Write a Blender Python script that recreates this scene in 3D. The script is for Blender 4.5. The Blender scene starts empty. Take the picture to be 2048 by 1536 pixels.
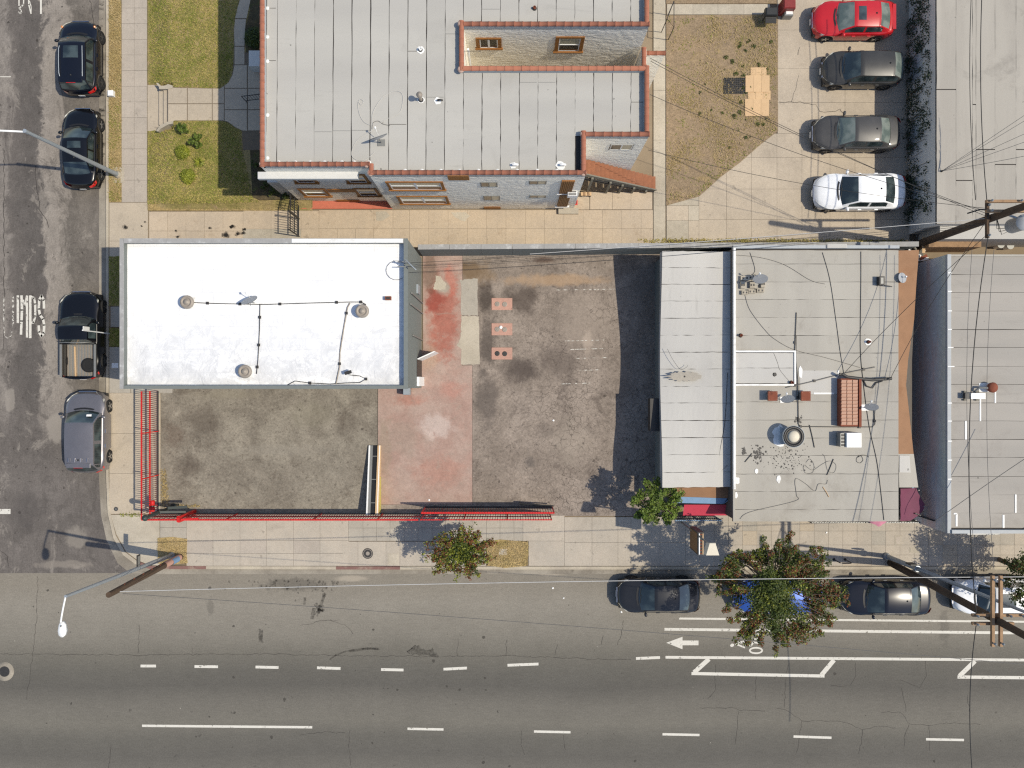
import bpy, math, random
import numpy as np
from mathutils import Vector, Matrix

# ------------------------------------------------------------------ camera, sky, sun, exposure
sc = bpy.context.scene
col = sc.collection
HC, FP, CX, CY = 40.0, 1600.0, 1024.0, 768.0      # drone height (m), focal length in plan pixels, image centre
cam_d = bpy.data.cameras.new('camera')
cam = bpy.data.objects.new('camera', cam_d); col.objects.link(cam)
cam.location = (0, 0, HC); cam.rotation_euler = (0, 0, 0)
cam_d.sensor_width = 36.0; cam_d.lens = 36.0 * FP / 2048.0
cam_d.clip_start = 0.1; cam_d.clip_end = 2000
sc.camera = cam
SUNV = Vector((-0.655, 0.10, -1.0)).normalized()
world = bpy.data.worlds.new('World'); sc.world = world; world.use_nodes = True
wn = world.node_tree
bg = wn.nodes.get('Background') or wn.nodes.new('ShaderNodeBackground')
sky = wn.nodes.new('ShaderNodeTexSky'); sky.sky_type = 'NISHITA'; sky.sun_disc = False
sky.sun_elevation = math.asin(-SUNV.z); sky.sun_rotation = math.atan2(-SUNV.x, -SUNV.y)
wn.links.new(sky.outputs[0], bg.inputs[0]); bg.inputs[1].default_value = 0.15
sun_d = bpy.data.lights.new('sun', 'SUN'); sun_d.energy = 4.05; sun_d.angle = math.radians(0.53)
sun_d.color = (1.0, 0.915, 0.755)
sun = bpy.data.objects.new('sun', sun_d); col.objects.link(sun)
sun.location = (30, 0, 45); sun.rotation_euler = SUNV.to_track_quat('-Z', 'Y').to_euler()
sc.view_settings.view_transform = 'Standard'; sc.view_settings.look = 'None'
sc.cycles.use_denoising = False; sc.cycles.pixel_filter_type = 'BLACKMAN_HARRIS'; sc.cycles.filter_width = 1.25
sc.view_settings.exposure = 0.0; sc.view_settings.gamma = 1.0
KL = 1.31                                           # light on a sunlit horizontal surface (albedo -> display linear)

# ------------------------------------------------------------------ helpers
RNG = random.Random(11)
def P(px, py, z=0.0):
    s = (HC - z) / FP
    return Vector(((px - CX) * s, (CY - py) * s, z))
def XY(px, py, z=0.0):
    v = P(px, py, z); return (v.x, v.y)
def lin(c):
    c = c / 255.0
    return c / 12.92 if c <= 0.04045 else ((c + 0.055) / 1.055) ** 2.4
def S(r, g, b, k=None):
    k = KL if k is None else k
    return tuple(min(0.86, lin(v) / k) for v in (r, g, b))
WORLD = {}
class MB:
    def __init__(s): s.v = []; s.f = []; s.sm = []
    def add(s, vs, fs, smooth=False):
        o = len(s.v); s.v += [tuple(v) for v in vs]
        for f in fs: s.f.append([i + o for i in f]); s.sm.append(smooth)
        return s
    def box(s, x0, x1, y0, y1, z0, z1):
        if x0 > x1: x0, x1 = x1, x0
        if y0 > y1: y0, y1 = y1, y0
        return s.add([(x0,y0,z0),(x1,y0,z0),(x1,y1,z0),(x0,y1,z0),(x0,y0,z1),(x1,y0,z1),(x1,y1,z1),(x0,y1,z1)],
            [(0,3,2,1),(4,5,6,7),(0,1,5,4),(1,2,6,5),(2,3,7,6),(3,0,4,7)])
    def bbox(s, x0, x1, y0, y1, z0, z1, b=0.02):
        if x0 > x1: x0, x1 = x1, x0
        if y0 > y1: y0, y1 = y1, y0
        return s.prism([(x0,y0),(x1,y0),(x1,y1),(x0,y1)], z0, z1, b)
    def prism(s, poly, z0, z1, b=0.0):
        a = sum(poly[i][0]*poly[(i+1) % len(poly)][1] - poly[(i+1) % len(poly)][0]*poly[i][1] for i in range(len(poly)))
        if a < 0: poly = poly[::-1]
        n = len(poly)
        if b > 0:
            c = Vector((sum(p[0] for p in poly)/n, sum(p[1] for p in poly)/n))
            top = []
            for p in poly:
                d = Vector(p) - c; l = max(d.length, 1e-6); q = c + d * max(0.1, (l - b*1.3)/l); top.append((q.x, q.y))
            vs = [(x,y,z0) for x,y in poly] + [(x,y,z1-b) for x,y in poly] + [(x,y,z1) for x,y in top]
            fs = [tuple(range(n-1,-1,-1)), tuple(range(2*n,3*n))]
            for i in range(n):
                j = (i+1) % n; fs += [(i,j,n+j,n+i),(n+i,n+j,2*n+j,2*n+i)]
            return s.add(vs, fs)
        vs = [(x,y,z0) for x,y in poly] + [(x,y,z1) for x,y in poly]
        fs = [tuple(range(n-1,-1,-1)), tuple(range(n,2*n))]
        for i in range(n):
            j = (i+1) % n; fs.append((i,j,n+j,n+i))
        return s.add(vs, fs)
    def tube(s, pts, r, n=8, caps=True, smooth=True):
        pts = [Vector(p) for p in pts]
        rs = r if isinstance(r, (list, tuple)) else [r]*len(pts)
        vs = []; fs = []
        up = Vector((0,0,1))
        for i, p in enumerate(pts):
            d = (pts[min(i+1,len(pts)-1)] - pts[max(i-1,0)])
            d = d.normalized() if d.length > 1e-9 else Vector((0,0,1))
            a = up if abs(d.dot(up)) < 0.95 else Vector((1,0,0))
            u = d.cross(a).normalized(); w = d.cross(u).normalized()
            for k in range(n):
                t = 2*math.pi*k/n; q = p + (u*math.cos(t) + w*math.sin(t))*rs[i]; vs.append(q)
        for i in range(len(pts)-1):
            for k in range(n):
                k2 = (k+1) % n; fs.append((i*n+k, i*n+k2, (i+1)*n+k2, (i+1)*n+k))
        s.add(vs, fs, smooth)
        if caps:
            m = len(pts)
            s.add([vs[k] for k in range(n)], [tuple(range(n))]); s.add([vs[(m-1)*n+k] for k in range(n)], [tuple(range(n-1,-1,-1))])
        return s
    def bar(s, a, b, w, h, up=(0,0,1)):
        a = Vector(a); b = Vector(b); d = (b-a).normalized(); up = Vector(up)
        if abs(d.dot(up)) > 0.98: up = Vector((1,0,0))
        u = d.cross(up).normalized()*w/2; v = u.cross(d).normalized()*h/2
        vs = [a-u-v,a+u-v,a+u+v,a-u+v,b-u-v,b+u-v,b+u+v,b-u+v]
        return s.add(vs, [(0,1,2,3),(7,6,5,4),(0,4,5,1),(1,5,6,2),(2,6,7,3),(3,7,4,0)])
    def lathe(s, prof, c, n=20, smooth=True, axis=None):
        vs = []; fs = []
        c = Vector(c)
        M3 = Matrix.Identity(3) if axis is None else Vector((0,0,1)).rotation_difference(Vector(axis).normalized()).to_matrix()
        for r, z in prof:
            for k in range(n):
                t = 2*math.pi*k/n; vs.append(c + M3 @ Vector((r*math.cos(t), r*math.sin(t), z)))
        for i in range(len(prof)-1):
            for k in range(n):
                k2 = (k+1) % n; fs.append((i*n+k, i*n+k2, (i+1)*n+k2, (i+1)*n+k))
        s.add(vs, fs, smooth)
        if prof[-1][0] > 1e-4: s.add([vs[(len(prof)-1)*n+k] for k in range(n)], [tuple(range(n))])
        if prof[0][0] > 1e-4: s.add([vs[k] for k in range(n)], [tuple(range(n-1,-1,-1))])
        return s
    def sheet(s, poly, z): return s.add([(x,y,z) for x,y in poly], [tuple(range(len(poly)))])
    def mesh(s, name, mat):
        me = bpy.data.meshes.new(name); me.from_pydata(s.v, [], s.f)
        me.polygons.foreach_set('use_smooth', s.sm)
        if mat: me.materials.append(mat)
        me.update(); return me
    def build(s, name, mat, parent=None, local=False, **kw):
        o = bpy.data.objects.new(name, s.mesh(name, mat)); col.objects.link(o)
        if parent is not None:
            o.parent = parent
            if not local and parent in WORLD: o.matrix_parent_inverse = WORLD[parent].inverted()
        tag(o, **kw); return o
def tag(o, label=None, cat=None, group=None, kind=None):
    if label: o['label'] = label
    if cat: o['category'] = cat
    if group: o['group'] = group
    if kind: o['kind'] = kind
    return o
def thing(name, label, cat, loc=(0,0,0), rz=0.0, group=None):
    e = bpy.data.objects.new(name, None); col.objects.link(e)
    e.location = loc; e.rotation_euler = (0,0,rz); e.empty_display_size = 0.3
    WORLD[e] = Matrix.Translation(Vector(loc)) @ Matrix.Rotation(rz, 4, 'Z')
    return tag(e, label, cat, group)
def inst(me, name, parent, loc, scale=(1,1,1), rot=(0,0,0), local=False):
    o = bpy.data.objects.new(name, me); col.objects.link(o)
    o.location = loc; o.scale = scale; o.rotation_euler = rot
    o.parent = parent
    if not local and parent in WORLD: o.matrix_parent_inverse = WORLD[parent].inverted()
    return o

# ------------------------------------------------------------------ materials
class NT:
    def __init__(s, name, rough=0.85, spec=0.3, metal=0.0, coat=0.0):
        s.m = bpy.data.materials.new(name); s.m.use_nodes = True
        s.t = s.m.node_tree; s.b = s.t.nodes['Principled BSDF']
        s.b.inputs['Roughness'].default_value = rough; s.b.inputs['Specular IOR Level'].default_value = spec
        s.b.inputs['Metallic'].default_value = metal; s.b.inputs['Coat Weight'].default_value = coat
        s.b.inputs['Coat Roughness'].default_value = 0.04
        s._pos = None
    def n(s, t): return s.t.nodes.new(t)
    def L(s, a, b): s.t.links.new(a, b)
    def put(s, sock, v):
        if isinstance(v, bpy.types.NodeSocket): s.L(v, sock)
        elif isinstance(v, (tuple, list)): sock.default_value = tuple(v) + ((1.0,) if len(v) == 3 and len(sock.default_value) == 4 else ())
        else: sock.default_value = v
    def pos(s):
        if s._pos is None: s._pos = s.n('ShaderNodeNewGeometry').outputs['Position']
        return s._pos
    def obj(s): return s.n('ShaderNodeTexCoord').outputs['Object']
    def rnd(s): return s.n('ShaderNodeObjectInfo').outputs['Random']
    def scalev(s, v, sc_):
        m = s.n('ShaderNodeVectorMath'); m.operation = 'MULTIPLY'; s.L(v, m.inputs[0]); m.inputs[1].default_value = sc_; return m.outputs[0]
    def noise(s, scale, detail=4.0, rough=0.6, vec=None, dist=0.0):
        k = s.n('ShaderNodeTexNoise'); s.L(vec if vec is not None else s.pos(), k.inputs['Vector'])
        k.inputs['Scale'].default_value = scale; k.inputs['Detail'].default_value = detail
        k.inputs['Roughness'].default_value = rough; k.inputs['Distortion'].default_value = dist
        return k.outputs[0]
    def math(s, op, a, b=0.0, c=None, clamp=False):
        k = s.n('ShaderNodeMath'); k.operation = op; k.use_clamp = clamp
        s.put(k.inputs[0], a); s.put(k.inputs[1], b)
        if c is not None: s.put(k.inputs[2], c)
        return k.outputs[0]
    def step(s, v, lo, hi, a=0.0, b=1.0):
        k = s.n('ShaderNodeMapRange'); k.interpolation_type = 'SMOOTHSTEP'
        s.put(k.inputs['Value'], v); k.inputs['From Min'].default_value = lo; k.inputs['From Max'].default_value = hi
        k.inputs['To Min'].default_value = a; k.inputs['To Max'].default_value = b
        return k.outputs[0]
    def mix(s, f, a, b, mode='MIX'):
        k = s.n('ShaderNodeMix'); k.data_type = 'RGBA'; k.blend_type = mode
        s.put(k.inputs[0], f); s.put(k.inputs[6], a); s.put(k.inputs[7], b); return k.outputs[2]
    def ramp(s, f, stops):
        k = s.n('ShaderNodeValToRGB'); e = k.color_ramp.elements
        while len(e) < len(stops): e.new(0.5)
        for x, (p, c) in zip(e, stops): x.position = p; x.color = tuple(c) + (1.0,)
        s.L(f, k.inputs[0]); return k.outputs[0]
    def vary(s, c, f, amt):
        """scale brightness of colour c by 1 +- amt, driven by f (0..1)"""
        amt = amt*1.55
        g = s.math('MULTIPLY_ADD', f, 2*amt, 1-amt)
        k = s.n('ShaderNodeVectorMath'); k.operation = 'SCALE'
        s.put(k.inputs[0], c); s.L(g, k.inputs['Scale']); return k.outputs[0]
    def sep(s, v=None):
        k = s.n('ShaderNodeSeparateXYZ'); s.L(v if v is not None else s.pos(), k.inputs[0]); return k.outputs
    def blob(s, px, py, rx, ry, jag=0.5, nscale=1.2, soft=0.6):
        """a stain with its own outline: 1 inside, 0 outside (plan pixels)"""
        c = P(px, py, 0.1)
        k = s.n('ShaderNodeVectorMath'); k.operation = 'SUBTRACT'; s.L(s.pos(), k.inputs[0]); k.inputs[1].default_value = c
        m = s.n('ShaderNodeVectorMath'); m.operation = 'MULTIPLY'; s.L(k.outputs[0], m.inputs[0]); m.inputs[1].default_value = (40/rx, 40/ry, 0)
        l = s.n('ShaderNodeVectorMath'); l.operation = 'LENGTH'; s.L(m.outputs[0], l.inputs[0])
        nn = s.math('MULTIPLY_ADD', s.noise(nscale, 5, 0.65), 2*jag, -jag)
        d = s.math('ADD', l.outputs['Value'], nn)
        return s.step(d, 1.0 - soft, 1.0, 1.0, 0.0)
    def spots(s, c, scale, r, dens, colr, amt):
        k = s.n('ShaderNodeTexVoronoi'); k.inputs['Scale'].default_value = scale
        w = s.n('ShaderNodeVectorMath'); w.operation = 'ADD'; nz_ = s.n('ShaderNodeTexNoise'); nz_.inputs['Scale'].default_value = 9.0; s.L(s.pos(), nz_.inputs['Vector'])
        w2 = s.n('ShaderNodeVectorMath'); w2.operation = 'SCALE'; w2.inputs['Scale'].default_value = .12; s.L(nz_.outputs['Color'], w2.inputs[0]); s.L(s.pos(), w.inputs[0]); s.L(w2.outputs[0], w.inputs[1])
        s.L(w.outputs[0], k.inputs['Vector'])
        q = s.n('ShaderNodeSeparateColor'); s.L(k.outputs['Color'], q.inputs[0])
        on = s.step(q.outputs[0], dens-.01, dens+.01)
        rad = s.math('MULTIPLY_ADD', q.outputs[1], r, r*.4)
        d = s.math('LESS_THAN', k.outputs['Distance'], rad)
        return s.mix(s.math('MULTIPLY', s.math('MULTIPLY', on, d), amt), c, colr)
    def bump(s, h, strength=0.3, dist=0.02):
        k = s.n('ShaderNodeBump'); s.put(k.inputs['Height'], h); k.inputs['Strength'].default_value = strength
        k.inputs['Distance'].default_value = dist; s.L(k.outputs[0], s.b.inputs['Normal']); return s
    def base(s, c): s.put(s.b.inputs['Base Color'], c); return s

def plain(name, c, rough=0.6, spec=0.4, metal=0.0, coat=0.0, var=0.12, scale=6.0, world=False, dirt=None, bump=0.0):
    t = NT(name, rough, spec, metal, coat)
    v = t.pos() if world else t.obj()
    x = t.vary(c, t.noise(scale, 4, 0.6, v), var)
    if dirt: x = t.mix(t.step(t.noise(scale*0.4, 5, 0.7, v), 0.5, 0.72, 0, 0.75), x, dirt)
    t.base(x)
    if bump: t.bump(t.noise(scale*6, 4, 0.6, v), bump, 0.02)
    return t.m
def concrete(name, c, c2, rv=0.07, dark=0.8, stain=None):
    t = NT(name, 0.9, 0.25)
    x = t.mix(t.step(t.noise(0.55, 5, 0.65), 0.35, 0.68), c, c2)
    x = t.vary(x, t.noise(5, 5, 0.75), 0.10)
    x = t.vary(x, t.noise(16, 2, 0.6), 0.13)
    x = t.vary(x, t.rnd(), rv/1.55)
    sp = t.step(t.noise(3.1, 2, 0.5), 0.70, 0.76, 0, 0.45)
    x = t.mix(sp, x, tuple(v*0.45 for v in c))
    x = t.spots(x, 2.4, .06, .84, tuple(v*.4 for v in c), .6)
    st = t.step(t.noise(0.9, 6, 0.7, None, 0.6), 0.54, 0.76, 0, dark*0.6)
    x = t.mix(st, x, stain or tuple(v*0.62 for v in c))
    t.base(x); t.bump(t.noise(60, 3, 0.6), 0.25, 0.01)
    return t.m
MT = {}
# asphalt of the wide road: darker tyre tracks run along it
t = NT('asphalt_wide_road', 0.92, 0.2)
ly = t.sep()[1]
wob = t.math('MULTIPLY_ADD', t.noise(0.12, 3, 0.5, t.scalev(t.pos(), (0.5, 1, 1))), 1.2, -0.6)
yy = t.math('ADD', ly, wob)
f = t.math('MULTIPLY_ADD', yy, 1/11.0, 21.0/11.0, clamp=True)      # -21 .. -10
hi = S(147,141,130)
x = t.ramp(f, [(0.0,S(116,113,105)),(0.11,S(120,116,108)),(0.22,S(104,101,95)),(0.30,S(108,105,98)),(0.37,S(122,118,109)),(0.45,S(118,114,106)),(0.535,S(102,99,93)),(0.60,S(106,103,96)),(0.68,S(118,114,105)),(0.76,S(134,129,119)),(0.9,hi),(1.0,S(142,135,123))])
x = t.vary(x, t.noise(0.5, 7, 0.75), 0.11)
x = t.vary(x, t.noise(7, 5, 0.75, t.scalev(t.pos(), (0.35,1,1))), 0.13)
x = t.spots(x, 1.6, .10, .80, S(72,69,64), .75); x = t.spots(x, 3.1, .07, .86, S(66,63,58), .8); x = t.spots(x, 2.3, .05, .93, S(210,204,190), .6)
x = t.vary(x, t.noise(15, 2, 0.8), 0.24)
dk = t.step(t.noise(2.6, 3, 0.6), 0.69, 0.75, 0, 0.5); x = t.mix(dk, x, S(70,67,64))
for b in ((420,1215,9,22,.5),(590,1170,80,16,.7),(520,1275,6,14,.5),(1890,1255,12,46,.5)):
    x = t.mix(t.math('MULTIPLY', t.blob(*b[:4], jag=.9, nscale=3.0, soft=.5), b[4]*.6), x, S(78,75,70))
for b in ((700,1158,44,8,.5),(1100,1148,40,6,.4)):
    x = t.mix(t.math('MULTIPLY', t.blob(*b[:4], jag=.5, nscale=2.0), b[4]), x, S(196,184,166))
t.base(x); t.bump(t.noise(90, 3, 0.7), 0.35, 0.01); MT['road'] = t.m
# asphalt of the narrower side street: patched and worn, pale strips with ragged edges
t = NT('asphalt_side_street', 0.92, 0.2)
X = t.sep()
wob = t.math('MULTIPLY_ADD', t.noise(0.55, 7, 0.72, t.scalev(t.pos(), (1, .55, 1)), .6), 3.4, -1.7)
xx = t.math('ADD', X[0], wob)
f = t.math('MULTIPLY_ADD', xx, 1/6.0, 26.4/6.0, clamp=True)        # -26.4 .. -20.4
x = t.ramp(f, [(0.0,S(122,116,110)),(0.17,S(140,133,126)),(0.22,S(112,106,101)),(0.37,S(100,95,91)),(0.47,S(104,99,95)),(0.51,S(154,146,137)),(0.68,S(148,140,131)),(0.73,S(112,106,99)),(0.86,S(128,121,113)),(1.0,S(112,106,100))])
fade = t.step(X[1], -4.0, 0.5)                                       # the south end is newer and more even
x = t.mix(fade, t.vary(S(112,106,101), t.noise(.5, 6, .7), .25), x)
x = t.vary(x, t.noise(0.9, 8, 0.78, None, 0.7), 0.34)
x = t.mix(t.step(t.noise(.75, 7, .75, None, .8), .56, .62, 0, .45), x, S(88,83,79))
x = t.mix(t.step(t.noise(.62, 7, .75, t.scalev(t.pos(), (1.1,.8,3)), .8), .57, .63, 0, .45), x, S(162,154,144))
x = t.vary(x, t.noise(5, 5, 0.8, t.scalev(t.pos(), (1,.4,1))), 0.22)
x = t.vary(x, t.noise(14, 2, 0.8), 0.30)
x = t.mix(t.step(t.noise(2.6, 4, 0.7), 0.64, 0.70, 0, 0.6), x, S(62,58,54)); x = t.spots(x, 2.2, .10, .6, S(64,60,56), .75)
x = t.mix(t.math('MULTIPLY', t.blob(110,855,22,36,.7,1.8,.3), .7), x, S(164,156,146))
x = t.mix(t.math('MULTIPLY', t.blob(150,1075,26,26,.8,1.8,.5), .55), x, S(160,152,141))
x = t.mix(t.math('MULTIPLY', t.blob(130,1130,70,10,.8,1.8,.5), .5), x, S(158,149,138))
x = t.mix(t.math('MULTIPLY', t.blob(18,800,12,30,.7,1.8,.3), .6), x, S(164,156,146))
x = t.mix(t.math('MULTIPLY', t.blob(50,1020,45,60,.5,.8), .35), x, S(78,74,73))
t.base(x); t.bump(t.noise(90, 3, 0.7), 0.35, 0.01); MT['side'] = t.m
def lot_mat(name, c, c2, dark, crack, blobs, streak=False, crackbox=None):
    t = NT(name, 0.93, 0.2)
    x = t.mix(t.step(t.noise(0.42, 6, 0.7, None, .4), 0.36, 0.66), c, c2)
    x = t.vary(x, t.noise(1.3, 8, 0.8, None, .8), 0.33)
    x = t.mix(t.step(t.noise(.6, 8, .75, None, .6), .52, .66, 0, .5), x, dark)
    x = t.vary(x, t.noise(11, 4, 0.85), 0.46)
    x = t.mix(t.step(t.noise(6.5, 5, 0.85), 0.55, 0.66, 0, 0.7), x, tuple(v*.6 for v in dark))
    x = t.mix(t.step(t.noise(7.7, 5, 0.85), 0.57, 0.68, 0, 0.5), x, tuple(min(.8,v*1.5) for v in c2))
    for (px,py,rx,ry,s_,cc) in blobs:
        x = t.mix(t.math('MULTIPLY', t.blob(px,py,rx,ry,.8,1.7,.7), s_), x, cc)
    x = t.spots(x, 1.9, .10, .82, S(70,63,58), .6); x = t.spots(x, 3.3, .045, .92, S(215,205,190), .7)
    if crack:
        k = t.n('ShaderNodeTexVoronoi'); k.feature = 'DISTANCE_TO_EDGE'; k.inputs['Scale'].default_value = 3.0
        w = t.n('ShaderNodeVectorMath'); w.operation = 'ADD'
        nz = t.n('ShaderNodeTexNoise'); nz.inputs['Scale'].default_value = 4.0; nz.inputs['Detail'].default_value = 3; t.L(t.pos(), nz.inputs['Vector'])
        w2 = t.n('ShaderNodeVectorMath'); w2.operation = 'SCALE'; w2.inputs['Scale'].default_value = 0.22; t.L(nz.outputs['Color'], w2.inputs[0])
        t.L(t.pos(), w.inputs[0]); t.L(w2.outputs[0], w.inputs[1]); t.L(w.outputs[0], k.inputs['Vector'])
        ln = t.step(k.outputs['Distance'], 0.0, 0.042, 1, 0)
        msk = t.step(t.noise(0.45, 5, 0.7), 0.42, 0.60)
        if crackbox: 
            msk = t.math('MULTIPLY', msk, t.step(X_ := t.sep()[0], crackbox[0], crackbox[0]+2.5))
            msk = t.math('MULTIPLY', msk, t.step(t.sep()[1], crackbox[1], crackbox[1]+3.0, 1, 0))
        cf = t.math('MULTIPLY', ln, msk)
        x = t.mix(t.math('MULTIPLY', cf, .62), x, S(66,59,54))
        t.bump(t.math('MULTIPLY_ADD', cf, -2.0, t.noise(60, 3, .7)), 0.4, 0.012)
    else: t.bump(t.noise(55, 4, 0.75), 0.45, 0.015)
    t.base(x); return t.m
brn = S(86,76,68)
MT['lot_w'] = lot_mat('asphalt_fenced_lot', S(134,126,114), S(156,148,134), S(98,88,78), False,
    [(400,840,52,40,.45,brn),(380,930,38,30,.4,brn),(620,830,60,36,.35,S(140,134,116)),(700,850,40,40,.3,brn),(350,870,30,30,.4,S(100,82,70)),(560,900,120,16,.25,S(165,158,146)),(460,790,80,12,.4,S(150,142,124))])
MT['lot_e'] = lot_mat('asphalt_cracked_lot', S(142,130,119), S(164,151,139), S(90,80,74), True,
    [(1170,640,70,80,.45,S(178,164,150)),(1040,740,50,34,.75,S(78,69,65)),(1040,600,46,40,.7,S(82,72,66)),(972,600,26,46,.75,S(66,58,53)),(1120,720,56,44,.5,S(96,86,80)),(975,690,26,70,.65,S(78,71,67)),(972,800,30,80,.6,S(88,81,77)),(940,540,40,22,.7,S(84,68,54)),(1090,520,30,8,.7,S(92,70,58)),(900,530,40,26,.5,S(84,70,56)),
     (1110,560,130,16,.65,S(190,160,128)),(1140,880,60,60,.4,S(172,160,146)),(950,545,60,30,.5,S(150,125,95)),(1175,690,12,40,.5,S(196,180,164)),(1060,925,14,14,.6,S(98,92,88)),(1090,860,24,20,.4,S(95,86,80))], crackbox=(-0.5,3.5))
t = NT('worn_red_paint_concrete', 0.85, 0.3)
x = t.mix(t.step(t.noise(0.5, 5, 0.7), 0.38, 0.62), S(176,146,133), S(184,160,147))
for (px,py,rx,ry,s_,cc) in [(888,630,40,105,.8,S(176,104,88)),(900,560,18,40,.6,S(196,118,100)),(872,600,26,40,.75,S(156,74,62)),(872,852,44,30,.75,S(208,190,180)),(800,880,60,46,.65,S(168,148,134)),(790,760,70,40,.35,S(186,148,138)),
        (880,940,66,40,.55,S(184,138,122)),(820,800,40,16,.4,S(178,96,70)),(815,772,22,16,.8,S(140,84,58)),(770,900,16,90,.6,S(160,142,124)),(860,720,20,30,.5,S(180,150,126)),(860,540,20,60,.6,S(110,92,76)),(905,780,40,24,.3,S(196,122,104)),(886,575,18,22,.9,S(176,170,156))]:
    x = t.mix(t.math('MULTIPLY', t.blob(px,py,rx,ry,.8,1.8,.6), s_), x, cc)
x = t.mix(t.step(t.noise(1.6, 8, .8, t.scalev(t.pos(), (.6,1.3,1)), .6), .54, .64, 0, .45), x, S(170,154,140))
x = t.mix(t.step(t.noise(2.3, 8, .8, None, .6), .6, .7, 0, .5), x, S(150,98,84))
x = t.vary(x, t.noise(2.2, 8, 0.8, None, .8), 0.24); x = t.vary(x, t.noise(13, 3, 0.8), 0.2)
t.base(x); t.bump(t.noise(50, 3, .7), .3, .01); MT['red_floor'] = t.m
MT['walk'] = concrete('pavement_concrete', S(196,185,169), S(186,177,163), .03)
MT['walk_w'] = concrete('pavement_concrete_pinkish', S(191,180,166), S(182,172,159), 0.03)
MT['walk_g'] = concrete('pavement_concrete_grey', S(187,179,165), S(177,170,158), 0.04)
MT['walk_t'] = concrete('pavement_concrete_tan', S(199,185,164), S(190,177,158), 0.03)
MT['drive'] = concrete('driveway_concrete', S(206,188,164), S(196,180,159), 0.03, .7, S(150,128,104))
MT['park'] = concrete('parking_concrete', S(200,186,166), S(188,175,157), 0.03)
MT['old'] = concrete('old_grey_concrete', S(198,188,170), S(184,174,156), 0.06)
MT['kerb'] = concrete('kerb_concrete', S(200,189,168), S(178,167,150), 0.05)
MT['gutter'] = concrete('gutter_concrete', S(170,162,148), S(138,130,118), 0.05, 1.2, S(90,84,76))
MT['kerb_red'] = plain('faded_red_kerb_paint', S(138,104,96), 0.9, dirt=S(176,160,142), world=True, scale=4)
MT['joint'] = plain('joint_soil', S(128,114,96), 0.95, world=True)
MT['soil'] = plain('block_soil', S(150,134,112), 0.95, world=True, scale=1.0)
MT['pad'] = concrete('pink_concrete_pad', S(204,160,142), S(192,152,136), 0.04)
def grassy(name, a, b, d, sc1=0.7, lo=.4, hi=.6):
    t = NT(name, 0.95, 0.1)
    x = t.mix(t.step(t.noise(sc1, 6, .7), lo, hi), a, b)
    x = t.mix(t.step(t.noise(sc1*1.9, 6, .75, None, .5), .52, .68), x, d)
    x = t.vary(x, t.noise(5, 5, .8), .35); x = t.vary(x, t.noise(14, 3, .8), .45)
    t.base(x); t.bump(t.noise(40, 4, .8), .8, .04); return t.m
MT['lawn'] = grassy('lawn_ground', S(150,140,88), S(176,157,110), S(170,148,114))
MT['dry'] = grassy('dry_grass_ground', S(196,172,122), S(184,160,110), S(146,134,84))
MT['dirt'] = grassy('bare_dirt_ground', S(164,143,117), S(157,138,114), S(168,147,111), 0.55, .42, .6)
MT['bed'] = grassy('garden_bed_soil', S(90,84,66), S(104,92,70), S(96,100,58), 1.2)
def blade(name, c, d):
    t = NT(name, 0.8, 0.2)
    t.base(t.vary(t.mix(t.step(t.noise(0.9, 4, .7), .35, .65), c, d), t.noise(30, 2, .7), .3))
    return t.m
MT['bl_green'] = blade('grass_blade_green', S(152,154,78), S(132,138,62))
MT['bl_dry'] = blade('grass_blade_dry', S(196,174,130), S(178,158,108))
MT['bl_yel'] = blade('grass_blade_yellowed', S(190,174,108), S(176,164,92))
def leafm(name, a, b, tr=0.25):
    t = NT(name, 0.55, 0.35)
    v = t.noise(2.6, 3, .7); x = t.mix(t.step(v, .35, .65), a, b)
    x = t.vary(x, t.noise(23, 2, .7), .35); t.base(x)
    tb = t.n('ShaderNodeBsdfTranslucent'); t.L(x, tb.inputs[0])
    mx = t.n('ShaderNodeMixShader'); mx.inputs[0].default_value = tr
    t.L(t.b.outputs[0], mx.inputs[1]); t.L(tb.outputs[0], mx.inputs[2])
    t.L(mx.outputs[0], t.t.nodes['Material Output'].inputs[0]); return t.m
MT['lf_green'] = leafm('leaf_olive_green', S(98,110,46), S(62,78,32))
MT['lf_bright'] = leafm('leaf_bright_green', S(132,152,62), S(96,120,44))
MT['lf_red'] = leafm('leaf_rusty_red', S(142,82,52), S(112,76,44))
MT['lf_yel'] = leafm('leaf_yellow_green', S(164,168,60), S(132,138,50))
MT['lf_lime'] = leafm('leaf_lime', S(176,182,70), S(140,150,56))
MT['lf_dark'] = leafm('leaf_dark_ivy', S(78,90,62), S(58,68,48))
MT['bark'] = plain('bark', S(120,104,88), 0.9, dirt=S(80,66,54), scale=4, bump=.4)
MT['bark_red'] = plain('reddish_twig', S(146,72,52), 0.8, scale=9)
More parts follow.
